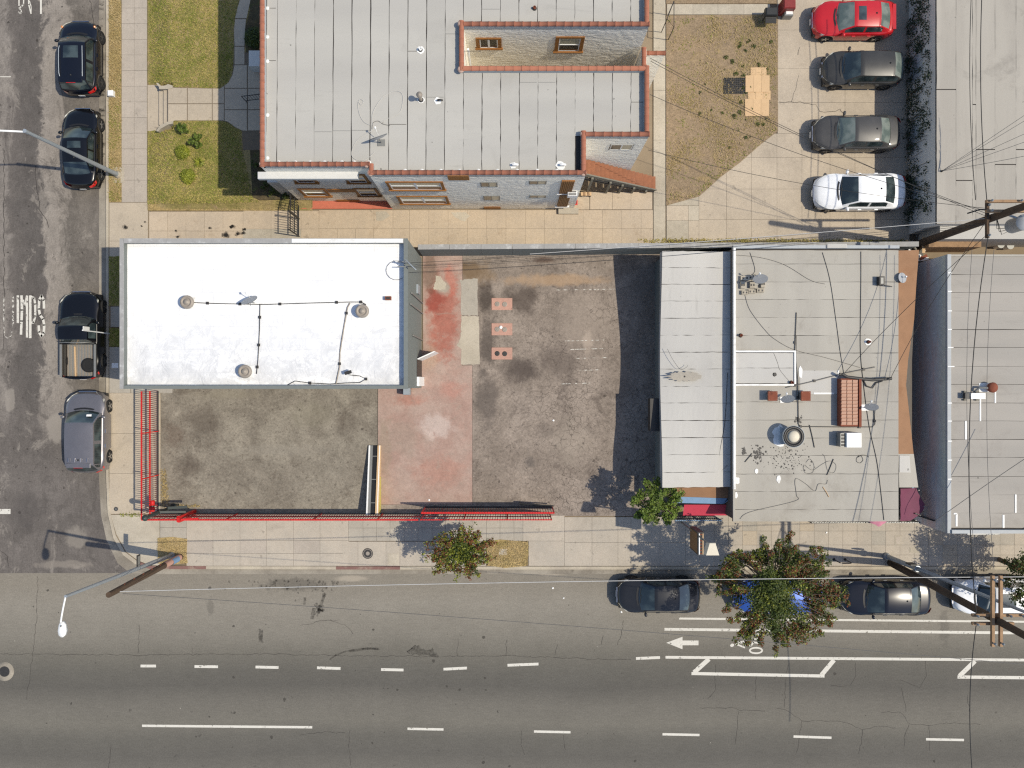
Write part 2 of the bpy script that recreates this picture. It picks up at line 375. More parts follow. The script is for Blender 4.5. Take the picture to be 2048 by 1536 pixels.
def rolled(name, c, c2, streak_axis=None, rv=.03, dirtc=None):
    t = NT(name, 0.85, 0.3)
    v = t.pos() if streak_axis is None else t.scalev(t.pos(), (1.0,.12,1.0) if streak_axis == 'y' else (.12,1.0,1.0))
    x = t.mix(t.step(t.noise(.8, 5, .7, v), .38, .65), c, c2)
    x = t.vary(x, t.noise(3.2, 5, .7, v), .05); x = t.vary(x, t.noise(50, 3, .7), .07); x = t.vary(x, t.rnd(), rv/1.55)
    x = t.mix(t.step(t.noise(.5, 7, .75, None, .4), .52, .74, 0, .6), x, dirtc or tuple(v_*.82 for v_ in c))
    x = t.mix(t.step(t.noise(1.7, 7, .8, v, .3), .58, .70, 0, .45), x, tuple(v_*.72 for v_ in c))
    x = t.spots(x, 1.3, .05, .88, tuple(v_*.3 for v_ in c), .7)
    x = t.mix(t.step(t.noise(4.3, 2, .5), .755, .78, 0, .6), x, tuple(v_*.35 for v_ in c))
    t.base(x); t.bump(t.noise(70, 3, .7), .2, .008); return t.m
MT['sheet'] = rolled('grey_roofing_sheet', S(195,192,184), S(188,185,178), 'x')
MT['sheet_s'] = rolled('silver_roofing_sheet', S(206,203,196), S(200,197,191), 'y', .02)
MT['sheet_m'] = rolled('tan_grey_roofing_sheet', S(189,184,173), S(180,175,165), 'y', .035, S(154,147,136))
MT['sheet_e'] = rolled('dusty_roofing_sheet', S(180,174,165), S(170,165,157), 'x', .035, S(150,143,135))
MT['sheet_n'] = rolled('weathered_roofing_sheet', S(187,181,170), S(174,168,158), 'y', .05, S(140,134,126))
MT['bitumen'] = plain('bitumen_seam', S(62,58,55), 0.8, world=True)
t = NT('white_roof_membrane', 0.6, 0.3)
rid = t.noise(1.5, 3, .55, t.scalev(t.pos(), (1,.7,1)), 1.2)
msk = t.step(t.sep()[1], 0.2, 3.6, 1, 0)
msk2 = t.math('MULTIPLY', msk, t.step(t.noise(.35, 4, .6), .42, .58))
x = t.mix(t.math('MULTIPLY', msk2, .5), (.83,.83,.825), (.70,.705,.71))
low = t.step(t.sep()[1], -.2, 4.5, 1, .25)
x = t.mix(t.math('MULTIPLY', low, t.step(t.noise(.7, 8, .75, t.scalev(t.pos(), (.7,1.4,1)), .8), .46, .52, 0, .9)), x, (.64,.645,.65))
x = t.mix(t.math('MULTIPLY', low, t.step(t.noise(1.9, 8, .8, None, .8), .50, .58, 0, .75)), x, (.585,.59,.60))
x = t.mix(t.step(t.noise(2.7, 8, .85, None, .5), .56, .70, 0, .6), x, (.56,.56,.555))
sx = t.n('ShaderNodeTexBrick'); sx.inputs['Scale'].default_value = .5; sx.inputs['Mortar Size'].default_value = .006; sx.inputs['Color1'].default_value = sx.inputs['Color2'].default_value = (0,0,0,1); sx.inputs['Mortar'].default_value = (1,1,1,1); t.L(t.pos(), sx.inputs['Vector'])
x = t.mix(t.math('MULTIPLY', sx.outputs[0], .5), x, (.60,.60,.60))
for b in ((330,745,70,22,.5),(540,735,90,14,.4),(640,560,30,22,.35),(700,720,40,16,.4),(770,740,30,20,.4),(430,560,60,40,.2)):
    x = t.mix(t.math('MULTIPLY', t.blob(b[0]+ (b[0]-1024)*-.137, b[1]+(b[1]-768)*-.137, b[2], b[3], .8, 2.2, .3), b[4]), x, (.58,.585,.59))
t.base(x); t.bump(t.math('MULTIPLY', rid, t.math('MULTIPLY_ADD', msk, .9, .1)), .55, .12); MT['white_roof'] = t.m
MT['white_trim'] = plain('white_roof_coating', S(238,238,235,1.15), .6, var=.05, world=True, dirt=S(212,208,200))
MT['silver_trim'] = plain('silver_grey_roof_coating', S(182,186,188), .6, var=.08, world=True)
t = NT('grey_stucco', 0.95, 0.15)
x = t.vary(t.mix(t.step(t.noise(.7, 5, .7), .4, .65), (.90,.85,.74), (.85,.80,.70)), t.noise(9, 4, .7), .10)
t.base(x); t.bump(t.noise(2.6, 3, .55, t.scalev(t.pos(), (1,1,1.6)), .8), .55, .10); MT['stucco'] = t.m
MT['smooth_wall'] = plain('smooth_grey_plaster', (.56,.555,.53), .9, world=True, var=.05)
MT['dark_wall'] = plain('dark_grey_green_wall', (.16,.175,.165), .85, world=True, var=.1)
MT['cap_grey'] = plain('grey_parapet_coating', (.30,.295,.285), .8, world=True, var=.1, dirt=(.5,.5,.49))
MT['tile'] = plain('terracotta_tile', S(178,116,92), .9, var=.14, scale=4, dirt=S(160,98,76), bump=.2)
MT['mortar'] = plain('pale_mortar', S(206,176,160), .9, var=.08)
MT['wood_trim'] = plain('brown_window_wood', S(156,104,50), .6, var=.15)
MT['slat_wood'] = plain('brown_slatted_wood', S(150,106,62), .6, var=.18, scale=12)
MT['stair_wood'] = plain('reddish_stair_boards', S(160,104,74), .75, var=.2, dirt=S(140,96,74))
MT['grey_wood'] = plain('grey_painted_wood', S(128,124,112), .7, var=.15)
MT['white_frame'] = plain('white_window_frame', (.76,.76,.74), .5, var=.04)
MT['pole_wood'] = plain('dark_weathered_pole', S(92,74,58), .9, scale=3, var=.3, dirt=S(58,48,40), bump=.4)
MT['arm_wood'] = plain('crossarm_timber', S(168,136,104), .85, scale=5, var=.25, dirt=S(120,96,74))
MT['galv'] = plain('galvanised_steel', S(176,184,190), .45, .5, .35, var=.08)
MT['white_metal'] = plain('white_painted_metal', (.80,.80,.78), .4, var=.04)
MT['grey_metal'] = plain('grey_metal', S(150,150,146), .5, .5, .3, var=.1)
MT['dark_metal'] = plain('dark_metal', S(64,62,60), .55, .5, .2, var=.2)
MT['black_iron'] = plain('black_iron', (.022,.023,.024), .5, .4, var=.2)
MT['green_black'] = plain('dark_green_painted_steel', (.035,.045,.042), .5, .4, var=.15)
MT['red_iron'] = plain('red_painted_iron', S(220,42,40), .5, .35, var=.2, scale=3)
MT['dk_red_iron'] = plain('dark_red_painted_bars', (.20,.022,.020), .5, .4, var=.25)
MT['rust'] = plain('rusted_sheet_metal', S(140,78,56), .85, var=.2, dirt=S(104,56,42))
MT['rust_pale'] = plain('pale_brown_louvre', S(200,158,134), .7, var=.1)
MT['brown_paint'] = plain('peeling_brown_paint', S(160,122,92), .9, world=True, scale=2, var=.12, dirt=S(146,106,76))
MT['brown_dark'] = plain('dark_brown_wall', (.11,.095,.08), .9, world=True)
MT['blue_board'] = plain('faded_blue_board', S(128,162,196), .7, var=.1, world=True)
MT['red_awning'] = plain('red_awning_cloth', S(206,66,86), .7, var=.08)
MT['pink_cloth'] = plain('pink_cloth', S(228,150,170), .8, var=.1)
MT['purple'] = plain('purple_tarpaulin', S(120,58,84), .7, var=.15, scale=3)
MT['card'] = plain('cardboard', S(222,188,146), .9, var=.06)
MT['yellow'] = plain('yellow_sign_face', S(224,208,110), .5, var=.08)
MT['black_plastic'] = plain('black_plastic', (.015,.015,.016), .45, .4, var=.1)
MT['rubber'] = plain('tyre_rubber', (.022,.022,.022), .85, .2, var=.15)
MT['wire'] = plain('black_cable', (.018,.018,.018), .5, .4, var=.1)
MT['wire_grey'] = plain('grey_cable', (.12,.115,.11), .5, .4, var=.1)
MT['wire_pale'] = plain('pale_cable', (.5,.49,.47), .5, .4, var=.1)
MT['dish'] = plain('grey_dish', S(176,178,180), .45, .4, var=.06)
MT['vent_grey'] = plain('weathered_vent_metal', S(168,158,146), .6, .4, .2, var=.15, scale=9)
MT['red_base'] = plain('red_painted_plinth', S(206,120,96), .85, world=True, var=.12)
t = NT('window_glass', 0.06, 0.6); t.base((.012,.014,.016)); MT['glass'] = t.m
t = NT('window_glass_with_blind', 0.15, 0.6); t.base((.34,.33,.25)); MT['blind'] = t.m
t = NT('car_glass', 0.03, 0.8); t.base(t.mix(t.step(t.noise(1.4, 2, .5, t.obj()), .4, .62), (.016,.024,.026), (.055,.075,.075))); t.b.inputs['Coat Weight'].default_value = .6; MT['car_glass'] = t.m
t = NT('car_glass_pale', 0.05, 0.8); t.base(t.mix(t.step(t.noise(1.6, 2, .5, t.obj()), .4, .6), (.10,.13,.12), (.19,.22,.20))); MT['car_glass_pale'] = t.m
def paint(name, c, metal=.0, rough=.28, coat=1.0, dust=.0):
    t = NT(name, rough, .35, metal, coat*.75)
    x = t.vary(c, t.noise(3, 4, .6, t.obj()), .08)
    if dust: x = t.mix(t.math('MULTIPLY', t.noise(1.3, 6, .7, t.obj()), dust), x, (.30,.28,.25))
    t.base(x); return t.m
MT['p_navy'] = paint('black_blue_paint', (.005,.006,.011), 0, .25, .7)
MT['p_black'] = paint('black_paint', (.004,.004,.005), 0, .25, .7)
MT['p_dusty'] = paint('dusty_dark_grey_paint', (.036,.036,.037), .15, .42, .45, .2)
MT['p_black2'] = paint('dusty_black_paint', (.018,.019,.019), .1, .38, .5, .18)
MT['p_silver'] = paint('warm_silver_paint', (.21,.20,.21), .55, .33, 1.0, .05)
MT['p_red'] = paint('red_paint', S(206,36,44), 0, .35, .8)
MT['p_white'] = paint('white_paint', (.80,.81,.82), 0, .35, .8)
MT['p_blue'] = paint('blue_paint', (.03,.09,.36), .2, .3, 1)
MT['p_char'] = paint('charcoal_paint', (.012,.013,.016), .1, .3, .7, .05)
MT['lamp_clear'] = plain('clear_lamp', (.55,.55,.50), .1, .7, coat=1, var=.05)
MT['lamp_red'] = plain('red_lamp', S(225,20,24), .15, .7, coat=1, var=.05)
MT['lamp_amber'] = plain('amber_lamp', S(235,140,50), .15, .7, coat=1, var=.05)
MT['chrome'] = plain('chrome', (.65,.65,.66), .15, .6, 1.0, var=.02)
MT['rim'] = plain('alloy_rim', (.42,.42,.42), .3, .5, .8, var=.05)
MT['rim_dark'] = plain('dark_rim', (.10,.10,.10), .4, .5, .6, var=.05)
MT['paper'] = plain('white_paper', (.82,.82,.80), .8, var=.02)
MT['tan_steel'] = plain('tan_steel_rim', S(196,170,128), .6, var=.1)
# painted road marks, clean and worn
def roadpaint(name, wear):
    t = NT(name, .8, .3)
    x = t.vary(S(226,222,211), t.noise(6, 5, .8), .10); t.base(x)
    if wear:
        a = t.step(t.noise(5.5, 6, .75), wear[0], wear[1])
        tr = t.n('ShaderNodeBsdfTransparent'); mx = t.n('ShaderNodeMixShader')
        t.L(a, mx.inputs[0]); t.L(t.b.outputs[0], mx.inputs[1]); t.L(tr.outputs[0], mx.inputs[2])
        t.L(mx.outputs[0], t.t.nodes['Material Output'].inputs[0])
    return t.m
t = NT('oily_tyre_stain', .8, .3); t.base(S(62,58,53))
al = t.step(t.noise(6, 4, .7), .34, .66, .42, .08)
tr = t.n('ShaderNodeBsdfTransparent'); mx = t.n('ShaderNodeMixShader'); t.L(al, mx.inputs[0]); t.L(tr.outputs[0], mx.inputs[1]); t.L(t.b.outputs[0], mx.inputs[2]); t.L(mx.outputs[0], t.t.nodes['Material Output'].inputs[0]); MT['stain'] = t.m
MT['cream'] = plain('cream_enamel', S(232,222,200), .6, var=.06)
MT['mark'] = roadpaint('white_road_paint', (.57,.65))
MT['mark_worn'] = roadpaint('worn_white_road_paint', (.55,.62))
MT['mark_gone'] = roadpaint('mostly_worn_road_paint', (.44,.52))
# ------------------------------------------------------------------ ground, roads, kerbs
def poly(pts, z): return [XY(x, y, z) for x, y in pts]
def ground(name, pts, z0, z1, mat, parent=None, kind='structure', **kw):
    return MB().prism(poly(pts, z1), z0, z1).build(name, mat, parent, kind=kind if parent is None else None, **kw)
def ribbon(name, A, B, z0, z1, mat, parent=None, kind='structure', thick=True):
    m = MB(); a = [XY(*p, z1) for p in A]; b = [XY(*p, z1) for p in B]; n = len(a)
    vs = [(x,y,z1) for x,y in a] + [(x,y,z1) for x,y in b] + [(x,y,z0) for x,y in a] + [(x,y,z0) for x,y in b]
    fs = []
    for i in range(n-1):
        fs += [(i,i+1,n+i+1,n+i),(2*n+i,2*n+i+1,i+1,i),(n+i,n+i+1,3*n+i+1,3*n+i)]
    m.add(vs, fs); return m.build(name, mat, parent, kind=kind if parent is None else None)
MB().sheet([(-400,-400),(400,-400),(400,400),(-400,400)], -0.06).build('ground', MT['soil'], kind='structure')
road = MB().sheet(poly([(-1500,1148),(262,1146),(300,1146),(3600,1146),(3600,2600),(-1500,2600)], 0), 0.0).build('wide_road', MT['road'], kind='structure')
side = MB().sheet(poly([(-1500,-1200),(199,-1200),(199,960),(203,1030),(214,1080),(236,1126),(262,1146),(-1500,1148)], 0), 0.0).build('side_street', MT['side'], kind='structure')
E_ = [(198,-1200),(198,400),(198,960),(202,1030),(213,1080),(235,1126),(261,1147),(300,1148),(800,1148),(3600,1148)]
F_ = [(212,-1200),(212,400),(212,955),(215,1025),(226,1075),(246,1110),(270,1128),(300,1138),(800,1139),(3600,1139)]
B_ = [(217,-1200),(217,400),(217,950),(220,1022),(231,1070),(250,1104),(274,1122),(300,1132),(800,1133),(3600,1133)]
ribbon('gutter', E_, F_, -.02, .008, MT['gutter'])
kerb = ribbon('kerb', F_, B_, -.02, .14, MT['kerb'])
ribbon('red_kerb_paint', [(274,1129),(300,1138.2),(412,1138.4)], [(278,1123.2),(301,1132),(412,1132.4)], .12, .144, MT['kerb_red'], kerb)
ribbon('red_kerb_paint', [(672,1139),(800,1139.2)], [(672,1133),(800,1133)], .12, .144, MT['kerb_red'], kerb)
block = ground('block_ground', [(217,-1200),(217,950),(220,1022),(231,1070),(250,1104),(274,1122),(300,1132),(3600,1133),(3600,-1200)], -.05, .07, MT['soil'])

# slabs: each pavement panel is a piece of its own, with recessed joints
UB = {}
def unit_slab(mat):
    if mat.name not in UB:
        UB[mat.name] = MB().box(-.5,.5,-.5,.5,-1,0).mesh('slab', mat)
    return UB[mat.name]
def slabs(parent, xs, ys, z, mats, gap=.010, skip=None, name='slab', th=.05):
    mats = mats if isinstance(mats, list) else [mats]
    for i in range(len(xs)-1):
        for j in range(len(ys)-1):
            if skip and skip((xs[i]+xs[i+1])/2, (ys[j]+ys[j+1])/2): continue
            a = P(xs[i], ys[j], z); b = P(xs[i+1], ys[j+1], z)
            m = mats[RNG.randrange(len(mats))]
            inst(unit_slab(m), name, parent, ((a.x+b.x)/2, (a.y+b.y)/2, z + RNG.uniform(-.004,.004)),
                 (abs(b.x-a.x)-gap, abs(a.y-b.y)-gap, th), (RNG.uniform(-.002,.002), RNG.uniform(-.002,.002), 0))
def rng_(a, b, st):
    out = [a]
    while out[-1] + st*1.3 < b: out.append(out[-1]+st)
    return out + [b]
pw = ground('side_street_pavement', [(242,-150),(297,-150),(297,404),(242,404)], .0, .095, MT['joint'])
slabs(pw, [243,268.5,294], [-46] + [16+31.3*k for k in range(-1,12)] + [404.5], .13, MT['walk_w'])
slabs(pw, [218.5,296], [405,482,545], .13, MT['walk_t'])
slabs(pw, [262,345], [513,612,655,705,786], .13, MT['walk_g'])
slabs(pw, [221,261], [613,654], .132, MT['walk_g']); slabs(pw, [218.5,261], [694,786], .128, MT['walk_g'])
slabs(pw, [218.5,321], [786,867,947,1028], .13, MT['walk_t'])
pm = ground('wide_road_pavement', [(320,1036),(2400,1036),(2400,1132),(320,1131)], .0, .095, MT['joint'])
ground('slab', [(221,1029.5),(319,1029.5),(319,1131),(301,1130.5),(276,1121),(252,1103),(233,1069)], .06, .13, MT['old'], pm)
slabs(pm, [320,346,373], [1029.5,1055,1077], .13, MT['walk_g'])
slabs(pm, [373,426,480,533,587,640,697], [1029.5,1081,1107,1132], .13, [MT['walk']]*5+[MT['walk_w']])
inbed = lambda x, y: (974 < x < 1050 and y > 1080)
slabs(pm, [697,726,753,780,808,836,864,891,919,946,973,1000,1028,1046], [1029.5,1056,1082], .13, MT['walk_g'])
slabs(pm, [685,716,772,800], [1083,1132], .13, MT['walk'])
slabs(pm, [800,864,919,972], [1083,1132], .13, MT['walk'])
slabs(pm, [1057,1129], [1082,1132], .13, MT['walk'])
slabs(pm, [1046,1129], [1031,1082], .13, MT['walk'])
slabs(pm, [1129,1184,1236,1262,1320,1371], [1034,1085,1132], .13, MT['walk'])
slabs(pm, rng_(1371,2380,28.6), [1030,1062,1090,1110,1132], .13, [MT['walk']]*9+[MT['walk_t'],MT['walk_g']])
dr = ground('driveway', [(298,421),(1306,419),(1306,496),(298,496)], .0, .10, MT['joint'])
slabs(dr, rng_(298,486,37), [423,462,495], .14, MT['drive'])
slabs(dr, [486,542,602,638], [421,458,495], .14, [MT['drive'],MT['old'],MT['drive']])
slabs(dr, [638,748,786,819], [420,457.5], .14, MT['drive'])
slabs(dr, rng_(638,819,36.5), [457.5,494], .14, MT['drive'])
slabs(dr, rng_(819,1306,38.6), [420,457,494], .14, MT['drive'], gap=.007)
slabs(dr, [1180,1225,1262,1305], [384,419], .14, MT['drive'])
ground('slab', [(1140,384),(1179,384),(1179,419),(1110,419)], .06, .14, MT['drive'], dr)
cp = ground('parking_court', [(1306,-160),(1838,-160),(1838,494),(1306,494)], .0, .10, MT['joint'])
slabs(cp, [1307,1331], [-120,-20,40,96,181,280,344,412,490], .142, MT['old'])
slabs(cp, [1333,1377,1398], [411,441,480], .142, [MT['old'],MT['park']])
slabs(cp, [1334,1386,1436,1488,1540], [8,29], .142, MT['old'])
slabs(cp, [1555,1690,1819], [-150,-30,60,137,205,267], .14, MT['park'])
slabs(cp, [1398,1453,1503,1554,1604,1660,1710,1762,1819], [267,315,378,439,481], .14, MT['park'])
# grass verges and yards
ground('grass_verge', [(218,-150),(242,-150),(243,404),(218,404)], .02, .125, MT['dry'])
ground('grass_verge', [(218,513),(261,513),(261,612),(218,612)], .02, .137, MT['lawn'])
ground('grass_verge', [(218,656),(261,656),(261,693),(218,693)], .02, .137, MT['lawn'])
ground('dry_tree_pit', [(315,1076),(345,1074),(374,1078),(373,1110),(375,1126),(345,1129),(316,1127)], .02, .15, MT['dry'])
ground('dry_tree_pit', [(972,1084),(1000,1079),(1030,1082),(1056,1084),(1057,1110),(1052,1132),(1010,1136),(976,1131)], .02, .15, MT['dry'])
yard = ground('rear_yard', [(1332.5,31),(1556,29),(1556,262),(1520,290),(1480,325),(1440,355),(1415,378),(1398,393),(1332.5,411)], .05, .156, MT['dirt'])
ground('rear_yard', [(1332.5,-160),(1553,-160),(1553,7),(1332.5,7)], .05, .156, MT['dirt'])
def sm(a, b, x):
    u = max(0.0, min(1.0, (x-a)/(b-a))); return u*u*(3-2*u)
def lawn_z(px, py):
    z = .14 + .36*sm(299, 345, px)*sm(424, 392, py)
    if px < 348: z -= (z-.06)*sm(164, 171, py)*sm(266, 258, py)*sm(350, 342, px)
    return z
m = MB(); nx, ny = 66, 118; x0, x1, y0, y1 = 295, 625, -160, 421
idx = []
for j in range(ny+1):
    for i in range(nx+1):
        px = x0 + (x1-x0)*i/nx; py = y0 + (y1-y0)*j/ny
        z = lawn_z(px, py) + .012*math.sin(px*.37+py*.21); m.v.append(tuple(P(px, py, z)))
for j in range(ny):
    for i in range(nx):
        a = j*(nx+1)+i; m.f.append([a, a+nx+1, a+nx+2, a+1]); m.sm.append(True)
lawn = m.build('front_lawn', MT['lawn'], kind='structure')
ground('garden_border', [(297,408),(560,408),(560,421),(297,421)], .05, .17, MT['dry'])
gb = [(500,300),(606,300),(606,397),(520,400),(505,394)]
ground('garden_bed', gb, .2, .53, MT['bed']); ground('garden_bed', [(494,-60),(606,-60),(606,104),(492,104),(489,60),(500,20)], .2, .53, MT['bed'])
fp = ground('front_path', [(335,174),(440,177),(456,166),(464,150),(468,110),(468,60),(474,20),(482,-10),(490,-60),(512,-60),(502,0),(494,30),(490,60),(489,105),(608,105),(608,300),(486,300),(484,262),(470,255),(455,244),(440,241),(350,241),(335,247)], .2, .515, MT['joint'])
PSL = [[(336,175),(374,176),(374,207),(336,207)],[(336,208),(374,208),(374,241),(350,241),(336,246)],[(375,176),(424,177),(424,207),(375,207)],[(375,208),(424,208),(424,241),(375,241)],
 [(425,177),(440,177),(448,172),(448,207),(425,207)],[(425,208),(448,208),(448,241),(425,241)],[(449,171),(457,165),(465,150),(469,130),(494,130),(494,176),(449,176)],[(449,177),(494,177),(494,219),(449,219)],[(449,220),(494,220),(494,262),(484,261),(470,254),(455,243),(449,242)],
 [(495,130),(606,130),(606,176),(495,176)],[(495,177),(606,177),(606,219),(495,219)],[(495,220),(606,220),(606,261),(495,261)],[(469,129),(469,93),(489,93),(489,129)],[(469,92),(468,60),(470,38),(492,38),(490,60),(489,92)],[(470,37),(475,15),(483,-10),(490,-50),(510,-50),(501,0),(493,37)]]
for q in PSL:
    c = Vector((sum(p[0] for p in q)/len(q), sum(p[1] for p in q)/len(q)))
    q2 = [tuple(c + (Vector(p)-c)*.985) for p in q]
    ground('slab', q2, .4, .535, MT['walk_t'], fp)
st = ground('front_steps', [(295,170),(318,170),(318,262),(295,262)], .05, .135, MT['walk_t'])
for (a, b, z, t0, t1) in ((318,327,.26,172,250),(327,335.5,.39,177,246)):
    ground('step', [(a,t0),(b+6,t0),(b+6,t1),(a,t1)], .05, z, MT['walk_t'], st)
for pts in ([(312,166),(318,174),(318,178),(336,178),(345,176),(345,171),(336,168),(330,171),(322,172),(316,166)], [(312,262),(320,250),(336,243),(346,242),(346,247),(336,249),(322,257),(316,263)]):
    ground('step_kerb', pts, .05, .56, MT['old'], st)
# vacant lot
ground('fenced_lot', [(322,760),(755,760),(755,1030),(322,1030)], .0, .12, MT['lot_w'])
ground('red_painted_yard', [(756,700),(846,700),(846,500),(925,500),(924,731),(944.5,731),(944.5,1009),(756,1009)], .0, .122, MT['red_floor'])
lot = ground('cracked_lot', [(925.3,500),(1345,500),(1345,1032),(756,1032),(756,1009.4),(944.9,1009.4),(944.9,730.6),(925.3,730.6)], .0, .12, MT['lot_e'])
def rough_patch(name, pts, z, mat, parent, amp=2.0, sub=8):
    out = []
    for i in range(len(pts)):
        a = Vector(pts[i]); b = Vector(pts[(i+1) % len(pts)])
        for k in range(sub): 
            q = a.lerp(b, k/sub); out.append((q.x+RNG.uniform(-amp,amp), q.y+RNG.uniform(-amp,amp)))
    return ground(name, out, .06, z, mat, parent)
rough_patch('concrete_patch', [(922,632),(958,632),(960,728),(921,729),(924,700),(914,690),(922,672)], .128, MT['old'], lot, 1.2)
rough_patch('concrete_patch', [(921,560),(955,556),(957,631),(922,631)], .126, MT['walk_g'], lot, 1.5)
rough_patch('concrete_patch', [(872,552),(880,552),(892,566),(891,580),(866,580),(870,566)], .130, MT['old'], lot, 1.5)
for i, (y, lab) in enumerate(((608,'northernmost of three pink concrete pads, two round grey lids'),(658.5,'middle of three pink concrete pads, white disc between its lids'),(707,'southernmost of three pink concrete pads, two dark round lids'))):
    T = thing('tank_pad', lab, 'tank cover', P(1003,y,.12), group='tank covers in the vacant lot')
    a = P(983,y-12,.15); b = P(1024.5,y+12,.15)
    MB().bbox(a.x,b.x,b.y,a.y,.1,.148,.006).build('pad', MT['pad'], T)
    for k, dx in enumerate((-8.5,6.5)):
        c = P(1003+dx, y+(0.5 if k else 0), .15)
        l = MB().lathe([(.125,0),(.125,.016),(.10,.022),(.095,.016),(.045,.016),(.04,.03),(.0,.03)], (c.x,c.y,.148), 18, False).build('lid', MT['vent_grey'] if i < 2 else MT['dark_metal'], T)
    if i == 1:
        c = P(1001.5, y-4, .2); MB().lathe([(.085,0),(.085,.012),(0,.02)], (c.x,c.y,.172), 18).build('white_disc', MT['paper'], T)
# drive-way patches and wall
for pts in ([(752,423),(772,422),(780,432),(766,440),(752,441)], [(902,425),(930,424),(940,432),(928,444),(912,436)]):
    rough_patch('concrete_patch', pts, .147, MT['old'], dr, 1.0, 4)
Y_ = lambda py, z=0: P(0, py, z).y
X_ = lambda px, z=0: P(px, 0, z).x
# wall between driveway and lot
w = thing('boundary_wall', 'long grey masonry wall between the tan driveway and the vacant lot', 'wall', P(1330,512,0))
pts_top = [(843,1),(1100,1),(1480,1),(1830,1)]
xa, xb = X_(846), X_(1800)
ya, yb = Y_(513), Y_(505)
n_ = 16
for k in range(n_):
    u0, u1 = k/n_, (k+1)/n_
    A = (xa+(xb-xa)*u0+.004, ya+(yb-ya)*u0); B = (xa+(xb-xa)*u1-.004, ya+(yb-ya)*u1)
    h = 2.15 - .35*u0
    MB().prism([A, B, (B[0],B[1]+.2), (A[0],A[1]+.2)], 0, h, 0).build('wall_panel', MT['dark_wall'] , w)
    MB().prism([(A[0],A[1]-.02), (B[0],B[1]-.02), (B[0],B[1]+.22), (A[0],A[1]+.22)], h, h+.05, .008).build('coping', MT['cap_grey'], w)

# road markings (flat paint on the roads)
def mark(parent, pts, z=.004, mat='mark', name='lane_marking'):
    return MB().sheet(poly(pts, z), z).build(name, MT[mat], parent)
def dash(parent, x0, y0, x1, y1, w=5.5, **k):
    d = Vector((x1-x0, y1-y0)).normalized(); n = Vector((-d.y, d.x))*w/2
    a = Vector((x0,y0)); b = Vector((x1,y1))
    q = [tuple(a+n), tuple(b+n), tuple(b-n), tuple(a-n)]
    return mark(parent, q[::-1] if (q[1][0]-q[0][0])*(q[2][1]-q[1][1])-(q[1][1]-q[0][1])*(q[2][0]-q[1][0]) > 0 else q, **k)
for a in ((281,1332,312,1332),(389,1333,436,1333.5),(511,1334,557,1335),(634,1335.5,681,1337),(762,1339,807,1340),(887,1338.5,934,1336),(1015,1330.5,1077,1328),(1272,1317,1320,1315)): dash(road, *a)
for a in ((284,1451.5,624.5,1454.5),(815,1457.5,887,1459),(1068,1463,1141,1464.5),(1325,1468.5,1399,1470),(1587,1473,1663,1475.5),(1852,1478.5,1928,1480)): dash(road, *a, w=4.8)
dash(road, 1358, 1237, 2100, 1244, w=4); dash(road, 1329, 1258.5, 2100, 1266.5); dash(road, 1331, 1314.5, 2300, 1322)
dash(road, 1383, 1347, 1649, 1352, w=6.2, z=.004); dash(road, 1388, 1345, 1418, 1318, w=9, z=.006); dash(road, 1643, 1350, 1668, 1320, w=9, z=.006)
dash(road, 1915, 1354, 2300, 1358, w=6.5, z=.004); dash(road, 1919, 1352, 1950, 1322, w=9, z=.006)
dash(side, -30, 1023, 21, 1023, w=10, mat='mark_worn'); dash(side, 0, 153.5, 22, 153.5, w=1.6, mat='mark_worn')
mark(road, [(1332.5,1285.5),(1365,1273.5),(1365,1281),(1397,1281),(1397,1290.5),(1365,1290.5),(1365,1298.5)], name='arrow_marking')
# cyclist symbol
def ring(parent, cx, cy, r0x, r0y, w, z=.004):
    n = 28; m = MB(); vs = []
    for k in range(n):
        a = 2*math.pi*k/n
        vs.append(P(cx+r0x*math.cos(a), cy+r0y*math.sin(a), z)); vs.append(P(cx+(r0x-w)*math.cos(a), cy+(r0y-w)*math.sin(a), z))
    m.add(vs, [(2*k, (2*k+2) % (2*n), (2*k+3) % (2*n), 2*k+1) for k in range(n)]); return m
bk = ring(road, 1510, 1272.5, 9.5, 7.5, 3)
bk.v += ring(road, 1512, 1301, 14, 7.2, 3.4).v; bk.f += [[i+56 for i in f] for f in bk.f[:28]]; bk.sm += [False]*28
for pts in ([(1460,1290),(1464,1287),(1468,1288),(1468,1292),(1464,1294),(1461,1293)],):
    bk.add([P(x,y,.004) for x,y in pts][::-1], [tuple(range(len(pts)))])
BKM = bk
# letters in the side street, tall and half worn away
def stroke(m, pts, w, z=.004):
    for (a, b) in zip(pts[:-1], pts[1:]):
        a = Vector(a); b = Vector(b); d = (b-a).normalized(); n = Vector((-d.y, d.x))*w/2; e = d*w*.25
        q = [a-e+n, b+e+n, b+e-n, a-e-n]
        m.add([P(v.x, v.y, z) for v in q], [(0,1,2,3)])
    return m
stroke(BKM, [(1471,1287),(1492,1282.5)], 4.5, .0044); stroke(BKM, [(1472,1288),(1489,1295)], 3.2, .0048); stroke(BKM, [(1490,1283),(1488,1290),(1502,1291.5),(1507,1284.5),(1519,1286.5)], 3.2, .0052); BKM.build('cyclist_marking', MT['mark'], road)
L1 = MB(); stroke(L1, [(7.5,592),(7.5,646)], 2.2); stroke(L1, [(7.5,647),(9,672)], 1.4); stroke(L1, [(26,592),(26,608),(26,650)], 4); stroke(L1, [(9,672),(16,676),(22,672),(26,650)], 2.2)
L1.build('painted_letter', MT['mark_gone'], side)
L2 = MB(); stroke(L2, [(35.7,592),(35.7,645)], 4.8); stroke(L2, [(43,592),(44,620),(43,642),(42,668)], 5); stroke(L2, [(53,592),(49.5,614),(47,600)], 2.5, .006); stroke(L2, [(54,592),(54,674)], 4.4, .008)
L2.build('painted_letter', MT['mark_worn'], side)
